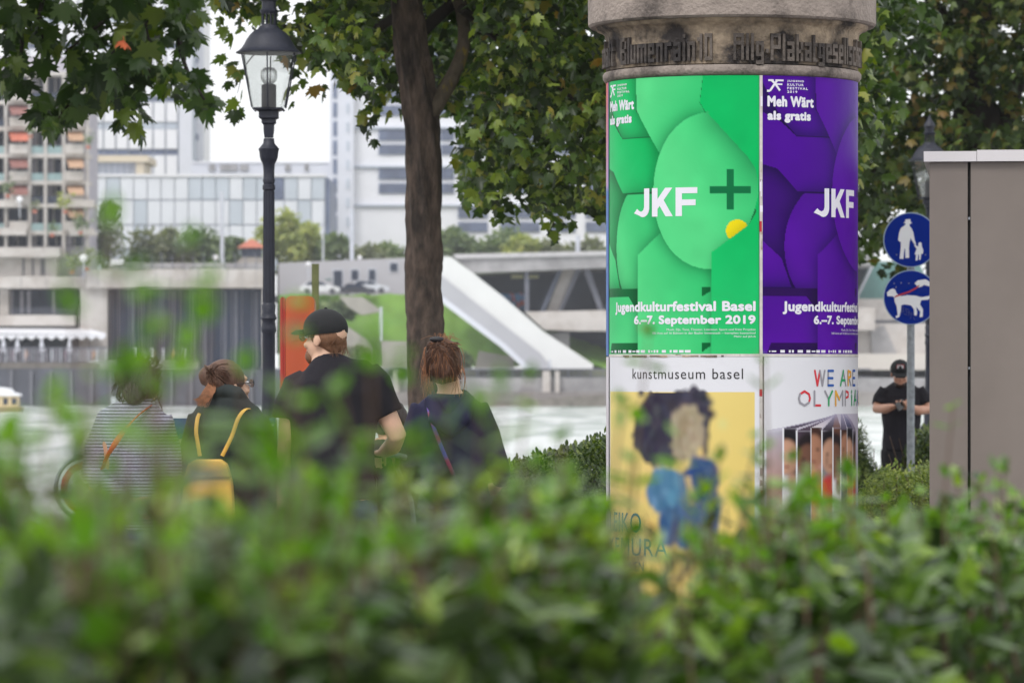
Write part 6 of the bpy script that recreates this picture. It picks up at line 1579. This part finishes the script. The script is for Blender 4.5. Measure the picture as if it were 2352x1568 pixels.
tab = [(250, -260), (420, -60), (470, 0), (500, 30), (515, 90), (530, 90), (545, 30), (580, 60), (640, 130), (690, 220), (720, 215), (745, 205), (765, 185), (800, 230), (830, 330), (855, 325), (880, 260), (905, 235), (930, 235), (1010, 240), (1025, 330), (1045, 400), (1058, 500), (1085, 535), (1130, 515), (1180, 520), (1225, 480), (1265, 545), (1290, 555), (1320, 520), (1350, 470), (1385, 500), (1430, 520), (1700, 420), (1960, 430)]
def canopy(n, x0, x1, tab, D0, dY, top=-520, seed=1, soft=35, gaps=()):
    r = np.random.RandomState(seed); out = []
    # leaves gather round twig ends: draw clump centres first
    nc = n // 18; cx = r.uniform(x0, x1, nc); yl = low(cx, tab); u = r.uniform(0, 1, nc) ** .9
    cy = yl - 26 - u * (yl - top); cy = np.where(cy < top, top, cy); cd = r.uniform(-dY, dY, nc)
    sc = D0 / F
    for k in range(nc):
        m_ = 18; px_ = cx[k] + r.normal(0, 34, m_); py_ = cy[k] + r.normal(0, 22, m_); pd = cd[k] + r.normal(0, .25, m_)
        keep = py_ < low(px_, tab) - 12
        for (gx_, gy_, gr) in gaps: keep &= ((px_ - gx_) ** 2 + (py_ - gy_) ** 2) > gr * gr
        for a, b, c in zip(px_[keep], py_[keep], pd[keep]): out.append(((a - 1176) * sc, D0 + c, H + (HZ - b) * sc))
    return np.array(out)
gaps = [(712, 150, 26), (740, 135, 20), (695, 178, 22), (600, 45, 24), (575, 95, 26), (585, 30, 18), (990, 20, 8)]
pts = canopy(25000, 300, 1980, tab, DT, 1.7, -620, 3, gaps=gaps)
_sx = pts[:, 0] / pts[:, 1] * F + 1176; _sy = HZ - (pts[:, 2] - H) / pts[:, 1] * F      # keep the fork of the trunk clear
pts = pts[~((_sx > 880) & (_sx < 1088) & (_sy > -20) & (_sy < 330) & (pts[:, 1] < DT + .35))]
near = np.argsort(pts[:, 1] + rs.uniform(0, .8, len(pts)) + np.where((pts[:, 2] > P(0, 0, DT).z) | (pts[:, 0] > P(1390, 0, DT).x) | (pts[:, 0] < P(500, 0, DT).x), 50, 0))
sel = near[:290]; rest = near[290:]
leaf_objects(MAPLE, pts[sel], .085, M['maple_leaf'], mt, 5, .7, 1.1)
leaf_cloud('foliage', MAPLE_LOW, pts[rest], .08, M['maple_leaf'], mt, 6, .7, 1.15)
# sprig left of the lantern
sp1 = np.array([P(x, y, DT + d) for x, y, d in [(530, 150, 0), (548, 172, .1), (525, 185, 0), (556, 205, .1), (545, 228, .0), (538, 252, 0), (552, 245, .1), (562, 160, 0), (540, 140, .1), (520, 128, 0), (516, 60, 0), (500, 40, .1), (534, 75, 0), (555, 40, .1), (580, 60, 0), (660, 200, .1), (672, 232, 0), (566, 10, .1), (530, 10, 0), (688, 196, .1), (722, 196, 0), (742, 210, .1), (700, 100, .1), (842, 300, 0), (860, 318, .1), (850, 270, 0)]])
leaf_objects(MAPLE, sp1, .11, M['maple_leaf'], mt, 15, .9, .8)
trunk('branch', [P(600, 110, DT), P(565, 150, DT), P(545, 215, DT)], [.006, .004, .002], M['darkbark'], tk, 5)
# left maple, nearer: only its hanging branches reach the picture
DL = 14.0
lt_ = thing('maple_tree', 'near maple tree reaching dark leafy branches into the upper left corner', 'tree', (P(-900, 0, DL).x, DL, 0))
tk2 = trunk('trunk', [P(-900, 1965, DL), P(-890, 900, DL), P(-880, 0, DL), P(-860, -600, DL), P(-850, -1400, DL)], [.2, .17, .15, .13, .08], M['bark'], lt_, 20)
def br2(*q, r=.012): trunk('branch', [P(x, y, DL + d) for x, y, d in q], [r, r * .75, r * .4], M['darkbark'], tk2, 7, 0)
br2((-880, -300, 0), (-400, -320, .1), (100, -240, .2), (560, -160, .3), r=.07)
for q in (((520, -170, .25), (430, 0, .1), (330, 60, 0), (225, 160, 0), (120, 290, 0)), ((430, -150, .2), (330, -20, .1), (250, 40, 0), (150, 120, 0)), ((470, -150, .2), (415, 60, .1), (425, 150, 0), (470, 230, 0)), ((60, -230, .2), (30, -40, .1), (50, 90, 0), (40, 180, 0)), ((200, -220, .2), (120, -60, .1), (90, 40, 0), (100, 90, .0)), ((330, 60, 0), (345, 130, 0), (338, 180, 0)), ((300, -150, .1), (350, -20, 0), (305, 90, 0))):
    br2(*q, r=.011)
polys = [([(-60, -80), (95, -80), (140, 60), (135, 110), (85, 190), (75, 215), (40, 195), (-60, 230)], 115), ([(85, -80), (470, -80), (455, 90), (432, 130), (395, 105), (350, 120), (330, 190), (300, 170), (330, 235), (325, 300), (270, 300), (240, 262), (190, 250), (160, 300), (112, 325), (75, 285), (90, 235), (150, 200), (165, 160), (135, 130), (140, 60)], 300), ([(330, 170), (400, 130), (440, 150), (505, 235), (485, 275), (440, 262), (385, 240), (335, 200)], 44)]
L1 = []
r = np.random.RandomState(31)
for poly, n in polys:
    xs_ = [p[0] for p in poly]; ys_ = [p[1] for p in poly]; c = 0
    while c < n:
        x, y = r.uniform(min(xs_), max(xs_)), r.uniform(min(ys_), max(ys_))
        if inpoly(np.array([[x]]), np.array([[y + 16]]), poly)[0, 0]:
            L1.append(tuple(P(x, y, DL + r.uniform(-.3, .35)))); c += 1
L1 = np.array(L1); sz_ = r.uniform(.035, .100, len(L1))
L1v = np.argsort(L1[:, 1])
leaf_objects(MAPLE, L1[L1v[:300]], sz_[L1v[:300]], M['maple_dark'], lt_, 32, .75, 1.0)
leaf_cloud('foliage', MAPLE, np.concatenate([L1[L1v[300:]]]), .08, M['maple_dark'], lt_, 33, .75, 1.1)
r = np.random.RandomState(35); up = np.stack([r.uniform(P(-1500, 0, DL).x, P(560, 0, DL).x, 2600), DL + r.uniform(-1.4, 1.4, 2600), r.uniform(P(0, -80, DL).z, P(0, -900, DL).z, 2600)], -1)
leaf_cloud('upper_foliage', MAPLE, up, .09, M['maple_dark'], lt_, 36, .6, 1.0)
o = leaf_objects(MAPLE, np.array([P(282, 92, DL - .35), P(285, 84, DL - .34)]), .05, mat('dry_leaf', (196, 96, 56), .7), lt_, 3)
# right hand tree with turning leaves
DRt = 48.0
rt = thing('plane_tree', 'broad dark tree with turning leaves behind the kiosk and the column', 'tree', (P(2255, 0, DRt).x, DRt, 0))
tk3 = trunk('trunk', [P(2250, 1172, DRt), P(2245, 700, DRt), P(2242, 430, DRt), P(2250, 330, DRt), P(2235, 200, DRt), P(2245, 50, DRt), P(2235, -150, DRt), P(2230, -420, DRt)], [.42, .38, .36, .33, .22, .19, .15, .1], M['darkbark'], rt, 18)
for q, r_ in ((((2245, 350), (2180, 300), (2080, 285), (1975, 265)), .16), (((2250, 330), (2190, 320), (2040, 370), (1960, 410)), .12), (((2250, 330), (2300, 280), (2340, 180), (2420, 60)), .17), (((2235, 200), (2200, 100), (2150, 20), (2080, -80)), .12), (((2240, 100), (2300, 20), (2380, -60)), .12)):
    trunk('branch', [P(x, y, DRt) for x, y in q], [r_, r_ * .7, r_ * .35], M['darkbark'], tk3, 9)
tabr = [(1300, 500), (1500, 520), (1700, 560), (1940, 560), (1975, 590), (2000, 560), (2020, 580), (2040, 640), (2060, 655), (2080, 600), (2110, 560), (2135, 560), (2200, 620), (2500, 620), (2900, 560)]
gr = [(2205, 22, 6), (2213, 45, 9), (2250, 90, 8), (2205, 170, 9), (2220, 230, 9), (2228, 290, 7), (2310, 150, 8), (2300, 165, 6)]
def canopy2(n, x0, x1, tab, D0, dY, top, seed, gaps=()):
    r = np.random.RandomState(seed); nc = n // 16; cx = r.uniform(x0, x1, nc); yl = low(cx, tab); cy = yl - 10 - r.uniform(0, 1, nc) * (yl - top); cd = r.uniform(-dY, dY, nc); out = []
    sc = D0 / F
    px_ = np.repeat(cx, 16) + r.normal(0, 20, nc * 16); py_ = np.repeat(cy, 16) + r.normal(0, 11, nc * 16); pd = np.repeat(cd, 16) + r.normal(0, .3, nc * 16)
    keep = py_ < low(px_, tab)
    for (a, b, g_) in gaps: keep &= ((px_ - a) ** 2 + (py_ - b) ** 2) > g_ * g_
    return np.stack([(px_ - 1176) * sc, D0 + pd, H + (HZ - py_) * sc], -1)[keep]
pr_ = canopy2(38000, 1500, 2750, tabr, DRt, 3.0, -600, 41, gr)
vis = (pr_[:, 0] > P(1965, 0, DRt).x) & (pr_[:, 0] < P(2352, 0, DRt).x) & (pr_[:, 2] < P(0, 0, DRt).z)
od = np.argsort(pr_[:, 1] + np.where(vis, 0, 50)); 
leaf_objects(MAPLE, pr_[od[:280]], .115, M['autumn_leaf'], rt, 42, .6, 1.0)
leaf_cloud('foliage', MAPLE_LOW, pr_[od[280:]], .11, M['autumn_leaf'], rt, 43, .6, 1.1)
# second crown behind the column and the middle maple
bt_ = thing('maple_tree', 'dense dark green maple crown further back, between the brown trunk and the column', 'tree', (P(1500, 0, 36).x, 36, 0))
tk4 = trunk('trunk', [P(1500, 1280, 36), P(1505, 800, 36), P(1510, 300, 36), P(1500, -300, 36)], [.2, .17, .14, .08], M['darkbark'], bt_, 14)
tabb = [(560, -200), (700, -80), (800, 60), (860, 160), (1000, 190), (1040, 330), (1070, 470), (1150, 490), (1300, 480), (1500, 470), (1900, 440), (2050, 300), (2300, 100)]
pb2 = canopy2(18000, 640, 2100, tabb, 36.0, 2.2, -500, 51)
leaf_cloud('foliage', MAPLE_LOW, pb2, .10, M['maple_dark'], bt_, 52, .6, 1.1)

# ------------------------------------------------------------ shrubs by the path
def shrub(name, label, boxes, D, dy, n, m, size, seed, cat='shrub', group=None, top=None):
    """boxes: silhouette table (x, y top); leaves fill down to the ground"""
    t = thing(name, label, cat, (P(boxes[len(boxes) // 2][0], 0, D).x, D, 0), group)
    r = np.random.RandomState(seed); x0, x1 = boxes[0][0], boxes[-1][0]
    x = r.uniform(x0, x1, n); yt = np.interp(x, [b[0] for b in boxes], [b[1] for b in boxes]) + r.normal(0, 9, n)
    sc = D / F; zt = H + (HZ - yt) * sc; z = zt - np.abs(r.normal(0, .35, n)) * zt * .9; z = np.clip(z, .02, None)
    y = D + r.uniform(-dy, dy, n)
    pts = np.stack([(x - 1176) * sc, y, z], -1)
    leaf_cloud('foliage', OVAL, pts, size, m, t, seed, -.2, 1.6)
    mb = MB()
    for k in range(26):
        xx = r.uniform(x0, x1); a = Vector(((xx - 1176) * sc, D + r.uniform(-dy, dy) * .6, 0)); top_ = H + (HZ - np.interp(xx, [b[0] for b in boxes], [b[1] for b in boxes])) * sc
        mb.tube([a, a + Vector((r.normal(0, .08), r.normal(0, .08), top_ * .5)), a + Vector((r.normal(0, .15), r.normal(0, .15), top_ * .95))], [.012, .008, .003], 5)
    stuff(mb.build('stems', M['twig'], t))
    return t
shrub('hedge', 'clipped dark green hedge running behind the woman with the bun up to the column', [(900, 1130), (1050, 1100), (1130, 1072), (1190, 1062), (1250, 1040), (1320, 1028), (1360, 1008), (1420, 1000), (1560, 1000), (1700, 1000)], 25, .6, 26000, M['shrub'], .042, 61, 'hedge')
shrub('shrub', 'dark green shrub around the legs of the man with the phone', [(1900, 975), (1960, 965), (1985, 985), (2005, 1060), (2040, 1095), (2080, 1090), (2100, 990), (2160, 975), (2300, 980)], 36.5, .6, 8000, M['shrub'], .06, 62)
shrub('shrub', 'feathery yellow green bush round the foot of the sign post', [(1950, 1170), (1985, 1140), (2000, 1100), (2030, 1085), (2060, 1070), (2080, 1095), (2100, 1080), (2140, 1060), (2220, 1080)], 29.5, .5, 8000, M['shrub_light'], .032, 63)

# ------------------------------------------------------------ far greenery
def crown(label, x, yt, yb, w, D, m, seed, n=900, size=.9, name='tree'):
    t = thing(name, label, 'tree' if name == 'tree' else 'shrub', (P(x, 0, D).x, D, 1.4))
    r = np.random.RandomState(seed); c = P(x, (yt + yb) / 2, D); rx = w / 2 * D / F; rz = (yb - yt) / 2 * D / F
    lob = r.normal(0, .45, (9, 3)); pts = lob[r.randint(0, 9, n)] + r.normal(0, .28, (n, 3)); 
    nr = np.linalg.norm(pts, axis=1); pts = pts / np.maximum(nr, 1)[:, None]
    pts = pts * np.array([rx, rx * .8, rz]) + np.array(c)
    leaf_cloud('crown', OVAL, pts, size, m, t, seed, 0, 1.5)
    MB().tube([(c.x, D, P(0, 690, D).z - 6), (c.x, D, c.z)], [.3, .15], 7).build('trunk', M['darkbark'], t)
spec = [('grey green bushes behind the pavilion roof at its left end', 250, 470, 620, 70, 474, 'fgreen', 5), ('dull olive tree behind the pavilion roof, left of the mast', 330, 525, 625, 100, 480, 'fdull', 1), ('grey green tree in the middle behind the pavilion roof', 400, 530, 625, 90, 482, 'fdull', 2), ('green tree beside the tall pale mast', 470, 515, 625, 110, 480, 'fgreen', 3), ('darker green tree left of the red roofed hut', 535, 545, 625, 60, 484, 'fgreen', 4),
 ('tall yellow green tree behind the street lamp', 640, 482, 640, 130, 480, 'fyellow', 6), ('yellow green tree right of the street lamp', 705, 520, 640, 100, 484, 'fyellow', 7), ('olive bush below the stair tower', 770, 545, 625, 80, 482, 'fgreen', 8), ('low bush left of the brown trunk', 850, 572, 610, 90, 482, 'fdull', 9), ('green bush under the white office building', 905, 565, 612, 80, 485, 'fgreen', 10),
 ('green bush right of the brown trunk', 1045, 532, 605, 90, 482, 'fgreen', 11), ('green bush above the bridge deck start', 1110, 555, 605, 90, 484, 'fgreen', 12), ('yellowish bush above the bridge deck', 1195, 550, 605, 90, 482, 'fyellow', 13), ('second yellowish bush above the bridge deck', 1260, 552, 600, 60, 484, 'fdull', 14), ('olive bush above the bridge nearest to the column', 1350, 552, 600, 100, 482, 'fdull', 15), ('green tree beyond the white office right of the trunk', 1165, 530, 590, 110, 490, 'fgreen', 16),
 ('bush hanging over the wing wall above the man\'s cap', 770, 692, 740, 90, 458, 'fgreen', 17), ('grey shrubs at the foot of the bank', 815, 795, 850, 60, 452, 'fdull', 19), ('low dark shrub at the foot of the bank right of the trunk', 1062, 812, 845, 40, 453, 'fgreen', 20)]
for lb, x, yt, yb, w, D, mm, sd in spec: crown(lb, x, yt, yb, w, D, M[mm], sd, 1100, .8 if w > 70 else .6, 'tree' if yt < 560 else 'shrub')
def clump(label, x, y, D, r_, m, seed, grp='balcony plants'):
    t = thing('potted_plant', label, 'plant', P(x, y + r_, D), grp)
    r = np.random.RandomState(seed); pts = r.normal(0, .45, (90, 3)) * r_ * D / F + np.array(P(x, y, D))
    leaf_cloud('leaves', OVAL, pts, r_ * D / F * .5, m, t, seed, 0, 1.5)
    c = P(x, y + r_ * 1.1, D); MB().lathe((c.x, c.y, c.z - .3), [(.2, 0), (.26, .35)], 10).build('pot', M['fred'], t)
for i, (x, y, r_, mm, lb) in enumerate([(18, 430, 16, 'fgreen', 'green plants on the left balcony below the orange awning'), (80, 470, 12, 'fdull', 'plants on the wide planted balcony, middle'), (150, 462, 20, 'fyellow', 'yellow green bush spilling over the wide planted balcony'), (185, 508, 22, 'fgreen', 'dark green plants on the corner balcony'), (120, 522, 14, 'fgreen', 'plants on the lower balcony behind teal glass'), (70, 300, 10, 'fgreen', 'small plants on the third balcony'), (203, 320, 14, 'fgreen', 'climber at the right edge of the balconies'), (200, 590, 22, 'fdull', 'shrubs beside the globe lamp below the balconies'), (165, 600, 20, 'fdull', 'grey green shrubs above the terrace wall')]):
    clump(lb, x, y, 453, r_, M[mm], 70 + i)
for i, (x, y, c) in enumerate([(60, 820, 0), (120, 820, 1), (150, 815, 2), (175, 818, 1), (215, 820, 0), (30, 812, 2), (330, 820, 1), (352, 822, 2), (400, 822, 0)]):
    k = mat('far_clothes_%s' % ('sand', 'grey', 'plum')[c], [(190, 150, 120), (120, 124, 130), (110, 84, 96)][c], .9) if i < 3 else bpy.data.materials['far_clothes_%s' % ('sand', 'grey', 'plum')[c]]
    base = P(x, 831, 451.5); t = thing('person', ['guest in sand, leftmost but one, behind the terrace railing', 'guest in grey below the middle of the white awning', 'guest in plum sitting below the white awning, right of one in grey', 'guest in grey right of the one in plum on the terrace', 'guest in sand at the right end of the white awning', 'guest in plum, leftmost on the far terrace', 'guest in grey, first before the dark pavilion windows', 'guest in plum, second before the dark pavilion windows', 'guest in sand, furthest right before the dark pavilion windows'][i], 'person', base, 'guests on the far terrace')
    mb = MB(); mb.tube([base + Vector((0, 0, .4)), base + Vector((0, 0, .75)), base + Vector((0, 0, 1.0)), base + Vector((0, 0, 1.1))], [.19, .17, .2, .06], 10, [.13, .12, .12, .06], hint=(1, 0, 0)); mb.ell(base + Vector((0, 0, 1.24)), .09, .1, .12, 10)
    for s in (-1, 1): mb.tube([base + Vector((s * .1, 0, .45)), base + Vector((s * .11, -.4, .47)), base + Vector((s * .11, -.42, .05))], [.08, .065, .05], 8); mb.tube([base + Vector((s * .2, 0, .98)), base + Vector((s * .24, -.05, .72)), base + Vector((s * .15, -.28, .68))], [.055, .045, .035], 8)
    fuse('body', mb, .03, k, t, 2)

# ------------------------------------------------------------ foreground privet hedge
hg = thing('privet_hedge', 'blurred green privet hedge filling the foreground, its shoots rising before the people and the posters', 'hedge', (0, 4.2, 0))
r = np.random.RandomState(77)
# the hedge runs obliquely: near on the left, farther on the right
def hedge_pts(n, zlo, zhi_off=0.0, seed=1, depth=1.5):
    r = np.random.RandomState(seed)
    X = r.uniform(-2.6, 2.8, n); base = np.clip(2.95 + 2.9 * (X + .38), 2.4, 7.6)
    Y = base + r.uniform(0, depth, n)
    # clipped top: just under eye height, uneven
    top = 1.6 - .0375 * Y + .006 * np.sin(X * 9 + Y * 3.1) + .008 * np.sin(X * 17 - Y * 5) + .006 * np.sin(X * 31 + Y * 11)
    u = r.uniform(0, 1, n)
    Z = top - (top - zlo) * u ** 1.6 + np.abs(r.normal(0, .010, n))
    return np.stack([X, Y, Z], -1)
def shoots_field(n, seed, x0=-2.6, x1=2.8):
    r = np.random.RandomState(seed); X = r.uniform(x0, x1, n); base = np.clip(2.95 + 2.9 * (X + .38), 2.4, 7.6); Y = base + r.uniform(0, 1.7, n)
    patch_ = .5 + .5 * np.sin(X * 7.3 + Y * 2.1 + 1) * np.sin(X * 3.1 - Y * 4.3)
    tip = 1.6 - .0430 * Y - .10 * np.exp(-((X - .20) / .12) ** 2) - .016 * (X > -.02) * (X < .45) + .004 * (X > .5) + r.normal(0, .013, n) + patch_ * .016 + (r.uniform(0, 1, n) < .10) * r.uniform(.015, .060, n)
    lean = r.normal(0, .16, (n, 2)); pairs = 10; P_, yaw, sz = [], [], []
    for k in range(pairs):
        d_ = k * r.uniform(.017, .027, n) + .003
        for s_ in (0, math.pi):
            P_.append(np.stack([X - lean[:, 0] * d_, Y - lean[:, 1] * d_, tip - d_], -1)); yaw.append(r.uniform(-.5, .5, n) + k * 1.57 + s_ + X * 40); sz.append(.022 + .012 * min(k, 3) / 3 * np.ones(n) + r.normal(0, .003, n))
    return np.concatenate(P_), np.concatenate(yaw), np.concatenate(sz)
pt, yw, szz = shoots_field(1500, 1)
r = np.random.RandomState(4)
vis = (np.abs(pt[:, 0]) < pt[:, 1] * .125); keep = vis | (r.uniform(0, 1, len(pt)) < .55)
pt, yw, szz = pt[keep], yw[keep], szz[keep]
RM = rots(len(pt), r, -.45, 1.0, yw)
cand = np.where((np.abs(pt[:, 0]) < pt[:, 1] * .12) & (pt[:, 2] > 1.6 - .052 * pt[:, 1]))[0]
sel = r.permutation(cand)[:280]; ms = np.ones(len(pt), bool); ms[sel] = False
leaf_objects(OVAL, pt[sel], szz[sel] * 1.75, M['privet'], hg, 78, Rm=RM[sel])
young = (np.tile(np.tile(np.random.RandomState(8).uniform(0, 1, 1500) < .55, 20), 1))[keep] if len(keep) == 1500 * 20 else ms
q1 = ms & young; q2 = ms & ~young
leaf_cloud('young_foliage', OVAL, pt[q1], szz[q1] * 1.85, M['privet'], hg, 79, var=.2, Rm=RM[q1])
leaf_cloud('old_foliage', OVAL, pt[q2], szz[q2] * 1.8, M['privet_old'], hg, 81, var=.2, Rm=RM[q2])
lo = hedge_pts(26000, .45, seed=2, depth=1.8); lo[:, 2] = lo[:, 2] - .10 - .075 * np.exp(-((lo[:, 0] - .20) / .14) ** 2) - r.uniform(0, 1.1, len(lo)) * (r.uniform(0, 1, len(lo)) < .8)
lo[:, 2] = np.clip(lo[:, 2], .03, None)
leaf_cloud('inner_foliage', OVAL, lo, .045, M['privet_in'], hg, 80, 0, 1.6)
mb = MB(); b0 = hedge_pts(900, 1.2, seed=3)
for p in b0:
    a = Vector(p) + Vector((0, 0, .01)); q = a + Vector((r.normal(0, .03), r.normal(0, .03), -r.uniform(.12, .35)))
    mb.tube([a, (a + q) / 2 + Vector((r.normal(0, .01), 0, 0)), q], [.0012, .002, .003], 4)
stuff(mb.build('twigs', M['twig'], hg))
mb = MB()
for k in range(120):
    X = r.uniform(-2.5, 2.7); Y = np.clip(2.95 + 2.9 * (X + .38), 2.4, 7.6) + r.uniform(.2, 1.3); a = Vector((X, Y, 0))
    mb.tube([a, a + Vector((r.normal(0, .05), r.normal(0, .05), .6)), a + Vector((r.normal(0, .12), r.normal(0, .12), 1.25))], [.012, .008, .004], 6)
stuff(mb.build('stems', M['twig'], hg))
# shoots rising above the clipped top; leaves stand in pairs along them
def shoot(x, y, D, ln=.16, lean=0.0, seed=0, size=.03, n=None, m='privet_shoot'):
    rr = np.random.RandomState(seed); tip = P(x, y, D); n = n or max(2, int(ln / .06))
    root = tip + Vector((-lean, rr.normal(0, .02), -ln)); mid = (tip + root) / 2 + Vector((rr.normal(0, .008) + lean * .15, 0, 0))
    q = spline([root, mid, tip], 6); stem = MB().tube(q, [.0024 * (1 - .6 * i / len(q)) for i in range(len(q))], 5).build('shoot', M['twig'], hg)
    pts = []; mats_ = []
    for k in range(n):
        t_ = (k + .6) / n; p = q[min(len(q) - 1, int(t_ * (len(q) - 1)))]; az = k * 1.57 + rr.uniform(-.4, .4)
        for s_ in (0, math.pi):
            pts.append(tuple(p)); mats_.append(az + s_)
    pts += [tuple(tip), tuple(tip)]; mats_ += [0.3, 3.4]
    yaw = np.array(mats_); Rm = rots(len(pts), rr, -.55, .7, yaw)
    sz = np.linspace(size * 1.15, size * .7, len(pts))
    leaf_cloud('shoot_leaves', OVAL, np.array(pts), sz, M[m], stem, seed + 1, Rm=Rm, var=.15)
# (tip x, tip y, distance, length, lean)
SH = [(150, 625, 2.5, .24, -.01), (255, 520, 2.7, .30, -.01), (435, 560, 2.8, .30, .02), (330, 690, 2.6, .22, -.02), (480, 655, 2.7, .24, .03), (380, 760, 2.9, .20, 0), (425, 800, 3.0, .2, .01), (200, 850, 2.9, .18, 0), (120, 905, 2.7, .16, -.02), (85, 1020, 2.9, .12, 0), (320, 850, 3.0, .18, .02), (560, 860, 2.9, .18, .01), (690, 700, 2.9, .24, .02), (640, 900, 3.0, .16, -.02), (700, 930, 2.8, .16, .02), (600, 985, 2.9, .15, 0), (780, 900, 3.0, .17, .01), (850, 775, 3.0, .22, .0), (925, 820, 3.1, .2, .01), (1010, 900, 3.0, .17, .01), (1150, 900, 3.2, .18, 0), (1105, 940, 3.0, .16, .02), (960, 990, 3.0, .13, 0), (600, 1040, 3.1, .12, 0), (250, 1090, 2.8, .10, 0), (820, 1060, 3.2, .12, 0), (1225, 1060, 3.6, .12, .01), (1290, 1010, 3.9, .14, 0),
 (1215, 870, 3.8, .2, .0), (1490, 770, 4.4, .27, .02), (1430, 930, 4.2, .22, .01), (1550, 1000, 4.6, .18, -.02), (1650, 1060, 4.8, .14, 0), (1740, 1000, 4.8, .2, .01), (1755, 830, 4.6, .28, 0), (1820, 1060, 5.2, .18, .03), (1860, 1080, 5.2, .15, .01), (1950, 1120, 5.6, .14, 0), (2030, 1150, 5.8, .12, 0), (2190, 930, 5.6, .28, .01), (2290, 1080, 5.8, .22, .01), (2330, 1140, 5.9, .16, 0), (2120, 1130, 5.8, .14, .02), (2240, 1180, 6.0, .1, 0), (1700, 1120, 5.0, .12, 0), (1600, 1150, 4.8, .1, .01), (1450, 1060, 4.4, .14, 0), (1370, 1130, 4.3, .12, 0)]
for k, (x, y, D, ln, le) in enumerate(SH): shoot(x, y, D + (.35 if D < 3.4 else .5), ln * .9, le, 200 + k * 3, .037 if D < 3.4 else .034)

# loose shoots all along the top, taller and sparser than the clipped ones
rr_ = random.Random(50)
for k in range(190):
    x = rr_.uniform(-40, 2400) if k < 120 else rr_.uniform(1150, 2400); Yb = None
    D = {True: 3.1, False: 3.1 + (x - 700) / 1650 * 3.3}[x < 700] + rr_.uniform(0, 1.2)
    top = (1120 if x < 1150 else (1230 if x < 1400 else (1290 if x < 1720 else 1215))) - abs(rr_.gauss(0, 1)) * (95 if x < 1150 else 78)
    top = max(top, 1195 if 385 < x < 580 else (1150 if 180 < x <= 385 else (1120 if 640 < x < 1180 else 860)))
    if (1390 < x < 1740 or 1960 < x < 2140) and k % 2: continue
    if 1960 < x < 2140: top = max(top, 1190)
    shoot(x, max(top, 860), D, rr_.uniform(.07, .15), rr_.uniform(-.03, .03), 900 + k * 2, rr_.uniform(.034, .046), rr_.randint(3, 6), 'privet' if k % 3 else 'privet_shoot')
